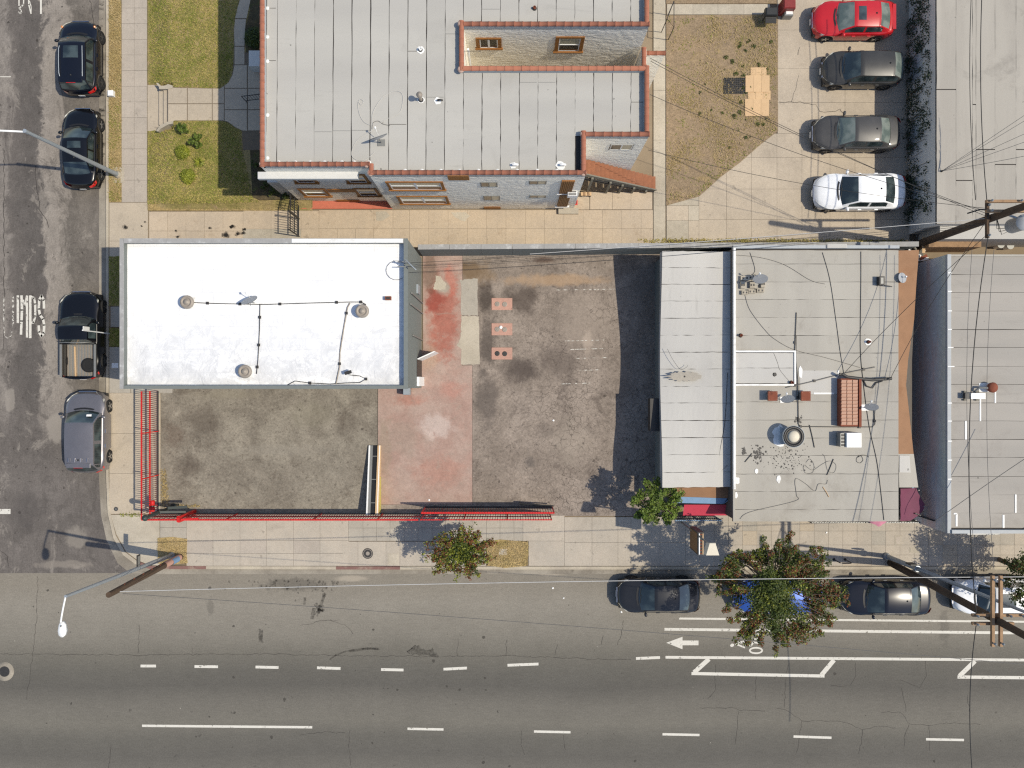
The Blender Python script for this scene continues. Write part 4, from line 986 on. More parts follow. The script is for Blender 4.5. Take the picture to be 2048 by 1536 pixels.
for k in range(2):
    y_ = (ly0, ly1)[k]; m = MB(); m.add([(lx0,y_,zl-.02+sag(lx0,y_)),(lx1,y_,zl-.02),(lx1,y_,zl-.46),(lx0,y_,zl-.46)], [(0,1,2,3)]); m.build('eaves_board', MT['silver_trim'], Rb)
MB().box(lx0-.42, lx0+.17, Y_(862,2), Y_(797,2), 1.55, 2.2).build('wall_unit', MT['dark_metal'], Rb)
ysl = [Y_(p, zl) for p in (503,536,569,602,636,670,704,738,773,806,841,875,909,944,974)]
sheets_y(lr, ysl, lx0-.0, lx1-.02, zl, MT['sheet_s'], gap=.02, jit=.012, zf=sag)
mx0, mx1, my1, my0 = X_(1466,zm), X_(1798,zm), Y_(497,zm), Y_(1043,zm)
MB().box(mx0, mx1, my0+.12, my1, 0, zm-.14).build('wall', MT['brown_dark'], Rb)
mr = MB().box(mx0, mx1, my0, my1, zm-.139, zm-.071).build('roof', MT['bitumen'], Rb)
zz = zm-.05
sheets_y(mr, [Y_(p, zz) for p in (500,528,564,599,635,671)], mx0+.1, mx1-.0, zz, MT['sheet_m'], gap=.016, seg=20)
sheets_y(mr, [Y_(p, zz) for p in (671,706,742,804)], X_(1593,zz), mx1, zz, MT['sheet_m'], gap=.016)
sheets_y(mr, [Y_(p, zz) for p in (671,701)], mx0+.1, X_(1592,zz), zz, MT['sheet_m'], gap=.016)
sheets_y(mr, [Y_(p, zz) for p in (706,736,767)], mx0+.12, X_(1588,zz), zz+.015, MT['sheet_s'], gap=.014)
sheets_y(mr, [Y_(p, zz) for p in (771,804)], mx0+.1, X_(1592,zz), zz, MT['sheet_m'], gap=.016)
sheets_y(mr, [Y_(p, zz) for p in (804,840,876,911,948,983,1019,1043)], mx0+.1, mx1, zz, MT['sheet_m'], gap=.016, seg=20)
MB().box(X_(1600,zz), X_(1676,zz), Y_(788,zz), Y_(741,zz), zz-.01, zz+.008).build('patch_sheet', MT['sheet_s'], Rb)
MB().box(mx0, mx0+.1, Y_(978,zm), my1, zm-.07, zm+.10).build('parapet', MT['white_trim'], Rb)
MB().box(mx0, mx0+.1, my0, Y_(978.5,zm), zm-.07, zm+.03).build('parapet', MT['sheet_m'], Rb)
MB().box(mx0+.1, X_(1592,zm), Y_(704.5,zm), Y_(701,zm), zz, zz+.07).build('white_kerb', MT['white_trim'], Rb)
MB().box(mx0+.1, X_(1590,zm), Y_(771.5,zm), Y_(768,zm), zz, zz+.07).build('white_kerb', MT['white_trim'], Rb)
MB().box(X_(1588.5,zm), X_(1592,zm), Y_(768,zm), Y_(704.5,zm), zz, zz+.07).build('white_kerb', MT['white_trim'], Rb)
MB().box(mx0, mx1, my1, my1+.14, zm-.2, zm+.05).build('parapet', MT['silver_trim'], Rb)
MB().bbox(X_(1652,zm), X_(1692,zm), my1-.0, my1+.2, zm+.05, zm+.12, .02).build('coping_patch', MT['sheet_s'], Rb)
for (px, py, rx, ry) in ((1474,961,.13,.18),(1513,942,.09,.12),(1557,958,.11,.19),(1601,745,.1,.3),(1471,990,.1,.16)):     # white mastic blobs
    c = P(px, py, zz); n = 12
    MB().prism([(c.x+rx*math.cos(6.283*k/n)*RNG.uniform(.75,1.1), c.y+ry*math.sin(6.283*k/n)*RNG.uniform(.75,1.1)) for k in range(n)], zz-.005, zz+.022).build('mastic_dab', MT['white_trim'], Rb)
for (x0_,y0_,x1_,y1_) in ((1627,785,1668,788.5),(1675,740,1678,752),(1468,560,1471,564)): MB().box(X_(x0_,zz), X_(x1_,zz), Y_(y1_,zz), Y_(y0_,zz), zz, zz+.02).build('mastic_dab', MT['white_trim'], Rb)
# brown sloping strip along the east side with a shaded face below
e0 = [(X_(1797,3.1), Y_(py,3.1)) for py in (501,560,640,720,800,860,908)]
e1 = [(X_(px,2.85), Y_(py,2.85)) for px, py in ((1838,500),(1833,560),(1828,640),(1812+4,720),(1812,770),(1822,860),(1827,908))]
m = MB(); n = len(e0)
m.add([(x,y,3.08) for x,y in e0]+[(x,y,2.86) for x,y in e1]+[(x+.25,y,1.2) for x,y in e1], [(k,n+k,n+k+1,k+1) for k in range(n-1)])
m.build('side_strip', MT['brown_paint'], Rb)
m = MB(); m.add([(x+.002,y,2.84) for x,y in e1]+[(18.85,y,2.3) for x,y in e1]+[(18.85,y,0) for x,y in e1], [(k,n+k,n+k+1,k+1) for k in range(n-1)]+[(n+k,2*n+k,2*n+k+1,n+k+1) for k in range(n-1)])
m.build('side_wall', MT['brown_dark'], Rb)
m = MB(); m.add([(X_(1797,3.1),Y_(908,3.1),3.08),(X_(1828,2.9),Y_(908,2.9),2.88),(X_(1837,2.9),Y_(975,2.9),2.88),(X_(1799,3.1),Y_(975,3.1),3.08)], [(0,1,2,3)]); m.build('side_strip', MT['sheet_m'], Rb)
m = MB(); m.add([(X_(1799,3.1),Y_(911,3.1),3.10),(X_(1820,3),Y_(911,2.9),2.97),(X_(1820,2.9),Y_(945,2.9),2.97),(X_(1799,3.1),Y_(945,3.1),3.10)], [(0,1,2,3)]); m.build('patch_sheet', MT['sheet_s'], Rb)
# canopy boards over the door, red awning below them
bx0, bx1 = X_(1345,2.35), X_(1458,2.35)
m = MB(); q = [(bx0,Y_(972,2.4)),(bx0,Y_(993,2.4)),(bx1,Y_(997,2.4)),(bx1,Y_(972,2.4))]
m.prism(q, 2.30, 2.36); m.build('canopy', MT['brown_paint'], Rb)
q = [(bx0,Y_(993.2,2.4)),(bx0,Y_(1006,2.4))]+[(bx1-.35+.35*math.sin(t*math.pi/16), Y_(1008,2.4)+.35*(1-math.cos(t*math.pi/16))) for t in range(9)]+[(bx1,Y_(997.2,2.4))]
MB().prism(q, 2.30, 2.358).build('canopy', MT['blue_board'], Rb)
m = MB(); a = P(1368,1009,2.0); b = P(1466,1031,1.75)
m.add([(a.x,a.y,2.05),(b.x,a.y,2.05),(b.x,b.y,1.75),(a.x,b.y,1.75),(b.x,b.y-.01,1.55),(a.x,b.y-.01,1.55)], [(3,2,1,0),(5,4,2,3)]); m.build('awning', MT['red_awning'], Rb)
MB().box(X_(1462,2.2), mx0-.001, my0+.3, ly0-.05, 0, 2.6).build('pier', MT['brown_dark'], Rb)

# ---- neighbour on the far east, and the north-east building
En = thing('east_shop', 'flat roofed shop with dusty grey roof at the right edge', 'building', P(1960,800,0))
ze = 3.3
ex0, ey1, ey0 = X_(1894,ze), Y_(509,ze), Y_(1066,ze)
t = NT('stained_side_wall', .9, .2); v = t.sep()
x = t.mix(t.step(t.noise(.5,5,.7,t.scalev(t.pos(),(1,.3,1.6))), .42,.6), (.72,.70,.72), (.80,.60,.56)); x = t.mix(t.step(v[2], 1.9, 3.2), x, (.55,.56,.48)); x = t.vary(x, t.noise(4,5,.7), .2); t.base(x); MT['stained'] = t.m
MB().box(ex0, 34, ey0, ey1, 0, ze-.12).build('wall', MT['stained'], En)
er = MB().box(ex0+.02, 34, ey0+.02, ey1-.02, ze-.119, ze-.071).build('roof', MT['bitumen'], En)
sheets_y(er, [Y_(p, ze-.05) for p in (512,549,585,622,659,695,733,769,806,842,879,915,953,990,1026,1056)], ex0+.2, 33, ze-.05, MT['sheet_e'], gap=.015, seg=16)
MB().box(ex0-.01, ex0+.16, ey0, ey1, ze-.118, ze+.06).build('parapet', MT['silver_trim'], En)
MB().box(ex0+.161, 34, ey0, ey0+.16, ze-.118, ze+.14).build('parapet', MT['silver_trim'], En)
MB().box(ex0+.161, 34, ey1-.08, ey1, ze-.118, ze+.02).build('parapet', MT['sheet_m'], En)
for py in (546,583,622,659,695,733,806,842,882,920,958): MB().box(ex0+.0, ex0+.19+RNG.random()*.3*(py in (585,695,733)), Y_(py+1,ze), Y_(py-1,ze), ze+.061, ze+.068).build('mastic_line', MT['white_trim'], En)
for (x0_,y0_,x1_,y1_) in ((1931,842,1934.5,879),(2031,989,2034,1026),(1960,798,1963,842),(1990,770,1993,806),(1908,1026,1915,1029),(1912,1028,1916,1053),(2006,1030,2010,1056)): MB().box(X_(x0_,ze), X_(x1_,ze), Y_(y1_,ze), Y_(y0_,ze), ze-.05, ze-.028).build('mastic_line', MT['white_trim'], En)
MB().box(X_(1935,2.4), X_(2000,2.4), ey0-.25, ey0-.002, 2.3, 2.4).build('door_hood', MT['smooth_wall'], En)

Ne = thing('north_shop', 'flat roofed building with weathered grey roof at the upper right', 'building', P(1950,230,0))
zn = 2.75
nx0, ny1, ny0 = X_(1873,zn), Y_(-140,zn), Y_(448,zn)
MB().box(nx0, 34, ny0, ny1, 0, zn-.1).build('wall', MT['smooth_wall'], Ne)
nr = MB().box(nx0, 34, ny0, ny1, zn-.099, zn-.021).build('roof', MT['bitumen'], Ne)
xs = [nx0+.005] + [X_(p, zn) for p in (1912,1945,1952,1990,2032,2072,2110,2150,2190)]
sheets_x(nr, xs, lambda i: [(ny0, Y_([180,362,210,300,330,300,200,250,200][i%9], zn)), (Y_([178,360,208,298,328,298,198,248,198][i%9], zn), ny1)], None, zn, MT['sheet_n'], gap=.018, seg=16)
# lower pale strip south of it
MB().box(X_(1880,2.3), 34, Y_(478,2.3), ny0-.003, 0, 2.3).build('low_annex', MT['sheet_s'], Ne)
MB().box(X_(1873,2.3), X_(1970,1.9), Y_(492,1.9), Y_(479,2.0), 0, 1.6).build('timber_screen', MT['arm_wood'], Ne)
# ------------------------------------------------------------------ things on the roofs
ZA, ZW, ZM_, ZE_, ZL = 6.3, 5.14, 3.15, 3.25, 2.75
def dish(px, py, z, lab, r=.36, az=0.6, mast=.55, foot='black_iron', tilt=.75, size=1.0):
    c = P(px, py, z+mast)
    T = thing('satellite_dish', lab, 'satellite dish', (c.x, c.y, z), group='satellite dishes on the roofs')
    d = Vector((math.cos(az)*math.cos(tilt), math.sin(az)*math.cos(tilt), math.sin(tilt)))
    prof = [(r*math.sqrt(k/8), r*.22*(k/8)) for k in range(9)]
    back = [(q, h-.02) for q, h in prof[::-1]]
    m = MB(); m.lathe([(max(a,1e-5), h) for a, h in prof], c, 24, True, d); m.lathe([(max(a,1e-5), h) for a, h in back], c, 24, True, d)
    m.build('reflector', MT['dish'], T)
    b = c - d*.02
    MB().tube([(c.x,c.y,z),(c.x,c.y,z+mast*.6), b], .022, 8).build('mast', MT['grey_metal'], T)
    lo_ = c + Vector((d.x,d.y,0)).normalized()*r*.55 + Vector((0,0,-r*.55)); tip = c + d*r*1.15 + Vector((0,0,-.05))
    MB().tube([lo_, tip], .014, 6).build('feed_arm', MT['white_metal'], T)
    MB().lathe([(.04,-.05),(.045,.03),(0,.04)], tip, 10, True, -d).build('feed_horn', MT['white_metal'], T)
    MB().bbox(c.x-.16, c.x+.16, c.y-.14, c.y+.14, z, z+.03, .005).build('base_plate', MT[foot], T)
    return T
dish(758,277,ZA,'grey satellite dish with curled cables on the apartment roof',.40,1.9,.6,'grey_metal',.35)
dish(500,603,ZW,'grey satellite dish on the white roof between two round vents',.36,1.9,.6,'white_metal',.55)
dish(1521,560,ZM_,'oval satellite dish mounted on a ring of concrete blocks',.33,1.9,.75,'grey_metal',.75)
dish(1576,800,ZM_,'satellite dish between the two rusty square boxes',.30,1.9,.6,'white_metal',.5)
dish(1743,816,ZM_,'satellite dish right of the brown louvred rooftop unit',.30,1.75,.7,'white_metal',.5)
dish(1803,556,3.0,'pale round dish lying over the brown side strip of the restaurant',.24,.3,.2,'white_metal',1.2)
def mushroom(px, py, lab, r=.29):
    c = P(px,py,ZW+.4); T = thing('roof_vent', lab, 'roof vent', (c.x,c.y,ZW), group='round vents on the white roof')
    MB().lathe([(.17,-.03),(.17,.34)], (c.x,c.y,ZW), 20).build('pipe', MT['vent_grey'], T)
    MB().lathe([(r,.30),(r*1.02,.36),(r*.95,.42),(r*.66,.45),(r*.62,.42),(r*.42,.43),(r*.38,.47),(r*.16,.48),(.0,.50)], (c.x,c.y,ZW), 26).build('cap', MT['vent_grey'], T)
    MB().bbox(c.x-.26,c.x+.26,c.y-.26,c.y+.26,ZW-.01,ZW+.03,.01).build('flashing', MT['white_trim'], T)
mushroom(373,604,'round weathered vent near the left end of the white roof')
mushroom(724,622,'round weathered vent near the right end of the white roof')
mushroom(489,743,'round weathered vent near the lower edge of the white roof')
def pipe_thing(name, lab, cat, pts, r, mat, z, clips=0, group=None):
    c = P(*pts[0], z); T = thing(name, lab, cat, c, group=group)
    pp = [P(x,y,z+.04) for x,y in pts]
    MB().tube(pp, r, 6).build('pipe', MT[mat], T)
    for k in range(clips):
        u = (k+.5)/clips*(len(pp)-1); i = int(u); q = pp[i].lerp(pp[min(i+1,len(pp)-1)], u-i)
        MB().box(q.x-.05,q.x+.05,q.y-.06,q.y+.06,z-.01,z+.07).build('clip', MT['dark_metal'], T)
    return T
pipe_thing('roof_conduit','dark conduit run across the white roof between round vents','conduit',[(385,605),(430,607),(480,608),(530,609),(620,606),(700,604),(722,604),(730,608),(728,616)],.018,'dark_metal',ZW,6)
pipe_thing('roof_conduit','short conduit branching down the white roof from the dish','conduit',[(520,609),(519,660),(516,720),(513,748)],.018,'dark_metal',ZW,3)
pipe_thing('roof_conduit','pale bent conduit running down from the right round vent','conduit',[(700,606),(695,615),(687,660),(680,705),(679,735),(672,768)],.028,'vent_grey',ZW,2)
pipe_thing('roof_conduit','kinked conduit near the lower right corner of the white roof','conduit',[(575,770),(590,762),(620,766),(660,768),(690,766),(720,765),(732,758),(720,752),(700,750)],.016,'dark_metal',ZW,2)
T = thing('roof_camera','small dark lamp on the lower right of the white roof','lamp',P(698,748,ZW))
c = P(698,748,ZW); MB().tube([c,c+Vector((0,0,.25))],.025,8).build('stem',MT['dark_metal'],T); MB().bar(c+Vector((-.12,.02,.27)),c+Vector((.16,.1,.3)),.14,.1).build('head',MT['dark_metal'],T)
T = thing('brick_vent','small red brick vent stub on the white roof','vent',P(777,597,ZW))
c = P(777,597,ZW); MB().bbox(c.x-.13,c.x+.13,c.y-.08,c.y+.08,ZW-.01,ZW+.2,.01).build('brick',MT['rust'],T); MB().box(c.x-.09,c.x+.09,c.y-.045,c.y+.045,ZW+.2,ZW+.206).build('opening',MT['dark_metal'],T)
T = thing('service_mast','bent service mast with cable loop on the right parapet of the white roof','mast',P(812,527,5.5))
c = P(812,527,5.5)
MB().tube([c+Vector((0,0,-.4)),c+Vector((0,0,.5)),c+Vector((.05,.08,.62)),c+Vector((.5,-.35,.5))],.022,8).build('pipe',MT['galv'],T)
MB().bar(c+Vector((-.35,.05,.1)),c+Vector((.1,.05,.1)),.04,.04).build('bracket',MT['grey_metal'],T); MB().bar(c+Vector((-.35,-.15,.1)),c+Vector((.1,-.15,.1)),.04,.04).build('bracket',MT['grey_metal'],T)
cc = P(793,536,ZW+.05); MB().tube([cc+Vector((.45*math.cos(a/14*6.28),.42*math.sin(a/14*6.28)-.1,0)) for a in range(2,13)],.010,6).build('cable_loop',MT['wire_grey'],T)
# apartment roof vents
def stub(px, py, z, lab, h=.3, r=.05, elbow=False, patch='white_trim', pr=.16, cap='white_metal', lean=None, cat='roof vent'):
    c = P(px,py,z); T = thing('vent_pipe', lab, cat, c, group='vent pipes through the roofs'); n = 12
    MB().prism([(c.x+pr*math.cos(6.283*k/n)*RNG.uniform(.8,1.15), c.y+pr*math.sin(6.283*k/n)*RNG.uniform(.8,1.15)) for k in range(n)], z-.004, z+.018).build('mastic_patch', MT[patch], T)
    if elbow: MB().tube([c,c+Vector((0,0,h)),c+Vector((.1,0,h+.04)),c+Vector((.2,0,h-.03))], r, 8).build('pipe', MT[cap], T)
    else:
        MB().lathe([(r,0),(r,h),(r*.7,h),(r*.7,h-.06)], c, 12).build('pipe', MT[cap], T)
        MB().lathe([(r*1.7,0),(r*1.1,.05)], c+Vector((0,0,.01)), 12).build('collar', MT['dark_metal'], T)
    return T
stub(841,100,ZA,'short vent pipe in a round white patch high on the apartment roof',.18,.06)
T = stub(842,200,ZA,'tall capped vent pipe in a white patch on the apartment roof',.55,.07,cap='vent_grey')
c = P(842,200,ZA); MB().lathe([(.12,.0),(.13,.08),(.03,.16),(0,.16)],c+Vector((0,0,.55)),14).build('cap',MT['vent_grey'],T)
stub(876,202,ZA,'low bent vent pipe just right of the tall capped one',.12,.04,True,cap='dark_metal')
stub(1026,331,ZA,'white elbow vent near the apartment south parapet',.14,.055,True,pr=.14)
stub(1121,331,ZA,'white elbow vent close to the stair notch of the apartment',.14,.055,True,pr=.2)
stub(1069,17,ZA,'small rusty vent pipe near the top of the apartment roof',.15,.06,cap='rust',patch='sheet',pr=.08)
# cables lying on the apartment roof
def loose(px_pts, z, r, mat, lab, name='loose_cable', group=None, sub=6):
    P3 = [P(x,y,z+.02) for x,y in px_pts]; out = []
    n = len(P3)
    for i in range(n-1):
        p0, p1, p2, p3 = P3[max(0,i-1)], P3[i], P3[i+1], P3[min(n-1,i+2)]
        for k in range(sub):
            t = k/sub; out.append(.5*((2*p1)+(p2-p0)*t+(2*p0-5*p1+4*p2-p3)*t*t+(3*p1-p0-3*p2+p3)*t*t*t))
    out.append(P3[-1])
    o = MB().tube(out, r*.75, 5).build(name, MT[mat]); return tag(o, lab, 'cable', group)
loose([(745,250),(746,225),(765,195),(790,182),(805,190),(802,220),(790,230),(770,240),(752,252),(742,262),(715,280),(703,305),(710,318),(730,320),(748,305)],ZA,.013,'wire_pale','pale cable looping round the dish on the apartment roof')
loose([(717,205),(720,198),(727,203),(722,210),(716,204),(718,225),(727,243),(740,250)],ZA,.013,'wire_pale','pale coiled cable left of the apartment roof dish')
loose([(744,258),(746,246),(756,242),(766,248),(780,251)],ZA,.013,'wire_grey','short dark cable beside the apartment roof dish')
# ---- restaurant roof
T = thing('concrete_block_ring','ring of grey concrete blocks weighing down the satellite dish','concrete blocks',P(1508,570,ZM_))
for (x,y,w_,h_) in ((1490,556,16,8),(1504,555,12,8),(1518,553,14,8),(1490,585,12,8),(1504,583,14,8),(1521,581,14,8),(1486,570,8,14),(1526,568,8,14),(1505,570,10,12)):
    c = P(x,y,ZM_+.15); w2, h2 = w_/86, h_/86
    b = MB().bbox(c.x-w2,c.x+w2,c.y-h2,c.y+h2,ZM_,ZM_+.16,.008).build('block',MT['old'],T)
    for s in (-.5,.5): MB().box(c.x+s*w2-.035,c.x+s*w2+.035,c.y-.045,c.y+.045,ZM_+.155,ZM_+.163).build('hollow',MT['dark_metal'],b)
T = thing('roof_junction_box','dark open box unit near the top right of the restaurant roof','electrical box',P(1760,563,ZM_))
c = P(1760,563,ZM_); MB().bbox(c.x-.16,c.x+.08,c.y-.2,c.y+.2,ZM_,ZM_+.3,.01).build('case',MT['dark_metal'],T); MB().box(c.x-.1,c.x+.02,c.y-.14,c.y+.14,ZM_+.3,ZM_+.306).build('panel',MT['grey_metal'],T); MB().bar(c+Vector((.08,-.2,.25)),c+Vector((.5,-.25,.1)),.04,.04).build('arm',MT['dark_metal'],T)
for (x,y,lab) in ((1481,671,'rusty vent stub near the left edge of the restaurant roof'),(1736,684,'rusty vent pipe in a white round patch on the restaurant roof'),(1582,765,'rusty pipe stub at the corner of the white kerb'),(1549,749,'small vent in a white dot inside the white kerbed patch')):
    stub(x,y,ZM_,lab,.2 if x != 1549 else .05,.06,cap='rust',patch='white_trim' if x in (1736,1549) else 'sheet_m',pr=.17 if x == 1736 else .10)
for (x,lab,side) in ((1544,'left one of two rusty square box vents','l'),(1610,'right one of two rusty square box vents','r')):
    c = P(x,792,ZM_+.3); T = thing('box_vent',lab,'roof vent',(c.x,c.y,ZM_),group='rusty box vents')
    MB().box(c.x-.17,c.x+.17,c.y-.17,c.y+.17,ZM_,ZM_+.34).build('duct',MT['grey_metal'],T); MB().bbox(c.x-.22,c.x+.22,c.y-.22,c.y+.22,ZM_+.34,ZM_+.42,.015).build('cap',MT['rust'],T)
    for s in (-.17,.17):
        for q in (-.17,.17): MB().lathe([(.015,0),(.01,.012)],(c.x+s,c.y+q,ZM_+.42),6).build('bolt',MT['rust_pale'],T)
# brown louvred unit
T = thing('louvred_unit','long brown louvred rooftop unit with a slatted top','ventilation unit',P(1701,805,ZM_))
a = P(1683,757,ZM_+.5); b = P(1723,853,ZM_+.5)
MB().box(a.x,b.x,b.y,a.y,ZM_,ZM_+.42).build('case',MT['rust'],T); MB().box(b.x-.10,b.x+.02,b.y-.02,a.y+.02,ZM_+.42,ZM_+.47).build('side_rail',MT['rust'],T)
n = 13
for k in range(n):
    y0_ = b.y+.07+(a.y-b.y-.12)*k/n; y1_ = b.y+.07+(a.y-b.y-.12)*(k+.90)/n
    for q in range(3):
        xa = a.x+.02+q*(b.x-a.x-.14)/3; xb = xa+(b.x-a.x-.14)/3-.03
        m = MB(); m.add([(xa,y0_,ZM_+.43),(xb,y0_,ZM_+.43),(xb,y1_,ZM_+.47),(xa,y1_,ZM_+.47),(xa,y1_,ZM_+.44),(xb,y1_,ZM_+.44)],[(0,1,2,3),(3,2,5,4)]); m.build('louvre',MT['rust_pale'],T)
# exhaust fan
c = P(1587,873,ZM_+.7); T = thing('exhaust_fan','large round kitchen exhaust fan with a dark ring on the restaurant roof','exhaust fan',(c.x-.1,c.y,ZM_))
MB().box(c.x-.38,c.x+.38,c.y-.38,c.y+.38,ZM_,ZM_+.2).build('kerb',MT['galv'],T)
MB().lathe([(.30,.2),(.32,.35),(.46,.55),(.50,.72),(.485,.745),(.468,.70),(.46,.5)],(c.x,c.y,ZM_),30).build('bowl',MT['galv'],T)
MB().lathe([(.475,.70),(.47,.735),(.33,.70),(.33,.60)],(c.x,c.y,ZM_),30).build('ring',MT['black_plastic'],T)
MB().lathe([(.25,.55),(.27,.72),(.22,.80),(.10,.84),(0,.85)],(c.x,c.y,ZM_),26).build('motor_cap',MT['cream'],T)
c2 = P(1560,872,ZM_); n = 16
MB().prism([(c2.x+(.34+.08*math.sin(k*2.1))*math.cos(6.283*k/n), c2.y+(.5+.06*math.cos(k*3))*math.sin(6.283*k/n)) for k in range(n)],ZM_-.003,ZM_+.012).build('sealant',MT['white_trim'],T)
# white air conditioner
a = P(1682,866,ZM_+.6); b = P(1723,895,ZM_+.6); T = thing('rooftop_cooler','boxy white rooftop air conditioner below the louvred unit','air conditioner',((a.x+b.x)/2,(a.y+b.y)/2,ZM_))
MB().bbox(a.x+.25,b.x,b.y,a.y,ZM_,ZM_+.62,.02).build('case',MT['white_metal'],T); MB().box(a.x+.02,a.x+.248,b.y+.02,a.y-.02,ZM_,ZM_+.5).build('grille_box',MT['grey_metal'],T)
for k in range(4): MB().box(a.x+.05,a.x+.22,b.y+.05+.15*k,b.y+.15+.15*k,ZM_+.5,ZM_+.508).build('louvre',MT['dark_metal'],T)
# black flue pipe
T = thing('flue_duct','bent black duct along the top of the brown louvred unit','duct',P(1735,757,ZM_))
MB().tube([P(1684,748,ZM_+.45),P(1695,754,ZM_+.45),P(1720,757,ZM_+.42),P(1745,760,ZM_+.3),P(1783,757,ZM_+.25)],.07,10).build('pipe',MT['dark_metal'],T)
for x in (1715,1750,1778): MB().tube([P(x,757,ZM_),P(x,757,ZM_+.4)],.025,6).build('leg',MT['dark_metal'],T)
MB().tube([P(1727,760,ZM_+.06),P(1733,772,ZM_+.06),P(1745,776,ZM_+.06),P(1752,766,ZM_+.06),P(1765,762,ZM_+.06)],.03,6).build('branch',MT['dark_metal'],T)
pipe_thing('roof_pipe','long thin gas pipe slanting across the restaurant roof','pipe',[(1572,775),(1620,764),(1690,746),(1750,734)],.022,'wire_grey',ZM_,4)
pipe_thing('roof_pipe','thin pipe running past the box vents to the louvred unit','pipe',[(1593,625),(1590,700),(1596,760),(1597,848),(1601,853),(1680,854),(1745,854),(1750,848),(1748,818)],.018,'dark_metal',ZM_,5)
for pts, r, mat, lab in (([(1722,503),(1722,560),(1721,640),(1721,700),(1725,750),(1738,850),(1755,930),(1768,1040)],.018,'wire','thick black cable snaking down the right side of the restaurant roof'),
    ([(1645,505),(1660,560),(1672,640),(1680,700),(1688,748)],.014,'wire','black cable running from the rear parapet to the louvred unit'),
    ([(1470,510),(1520,515),(1570,530),(1620,560),(1650,568)],.012,'wire_grey','thin cable curving over the upper left of the restaurant roof'),
    ([(1500,505),(1510,540),(1500,552)],.012,'wire','short cable dropping to the concrete block ring'),
    ([(1490,590),(1500,620),(1530,660),(1552,680),(1590,700),(1650,715),(1720,735)],.012,'wire_grey','thin cable trailing from the concrete blocks across the restaurant roof'),
    ([(1545,700),(1555,725),(1560,740),(1578,762)],.010,'wire_grey','zigzag cable crossing the white kerbed patch'),
    ([(1480,1038),(1500,1024),(1590,1002),(1593,990),(1590,965),(1594,957),(1612,968),(1630,982),(1637,968),(1652,968),(1655,960)],.012,'wire_grey','angular dark cable on the lower part of the restaurant roof'),
    ([(1612,925),(1620,918),(1628,930),(1625,945),(1610,945),(1608,930),(1625,940),(1645,928),(1660,922),(1672,930),(1668,945),(1655,940),(1650,915),(1645,908)],.009,'wire_grey','tangle of thin cable below the exhaust fan'),
    ([(1715,915),(1722,912),(1726,920),(1720,926),(1713,922),(1716,913),(1728,910),(1738,914)],.011,'wire','small coil of cable below the white air conditioner')):
    loose(pts, ZM_, r, mat, lab)
loose([(1335,698),(1345,718),(1360,738),(1372,735),(1376,730)],ZL,.012,'wire_grey','hooked cable lying on the low silver roof')
loose([(1455,745),(1450,840),(1440,900),(1436,930),(1425,950),(1400,958),(1362,970)],ZL,.014,'wire','long cable curving down the low silver roof')
loose([(1418,972),(1430,955),(1455,930)],ZL,.012,'wire_grey','short cable at the lower right of the low silver roof')
for (x0,y0,x1,y1,lab) in ((1490,924,1504,907,'dark stick lying left on the restaurant roof'),(1619,850,1629,895,'thin dark rod lying beside the exhaust fan'),(1654,950,1667,918,'thin stick lying below the white air conditioner'),(1646,974,1658,994,'pale stick lying low on the restaurant roof')):
    a = P(x0,y0,ZM_+.03); b = P(x1,y1,ZM_+.03); o = MB().tube([a,a.lerp(b,.5)+Vector((.01,.01,0)),b],.018,6).build('stick',MT['wire' if x0 != 1646 else 'card']); tag(o,lab,'stick')
# grease stain and grit near the fan (flat bits on the roof)
m = MB()
for k in range(150):
    a = RNG.gauss(0,1); b = RNG.gauss(0,1); c = P(1578+a*22, 915+b*16, ZM_); r = RNG.uniform(.008,.03)*(1.6 if RNG.random()<.1 else 1)
    m.lathe([(r,0),(r*.6,.006),(0,.008)],(c.x,c.y,ZM_+.001),6)
for (px,py,s,n_) in ((1516,906,9,60),(1488,902,4,25),(1596,838,4,30)):
    for k in range(n_):
        c = P(px+RNG.gauss(0,s*.6), py+RNG.gauss(0,s), ZM_); r = RNG.uniform(.02,.06); m.lathe([(r,0),(r*.6,.003),(0,.004)],(c.x,c.y,ZM_+.001),7)
tag(m.build('roof_grit',MT['dark_metal']),'dark grease grit scattered round the exhaust fan','grit',kind='stuff')
# silt patch round the drain on the low roof
c = P(1369,753,ZL); n = 40
o = MB().prism([(c.x+(.78+.12*math.sin(k*1.7)+.08*math.sin(k*4.1))*math.cos(6.283*k/n), c.y+(.22+.04*math.sin(k*2.3))*math.sin(6.283*k/n)) for k in range(n)],ZL-.004,ZL+.006)
T = thing('roof_drain','roof drain in a grey silt stain on the low silver roof','drain',(c.x,c.y,ZL)); o.build('silt',MT['walk_g'],T); MB().lathe([(.045,0),(.04,.01),(0,.01)],(c.x,c.y,ZL+.004),12).build('outlet',MT['black_plastic'],T)
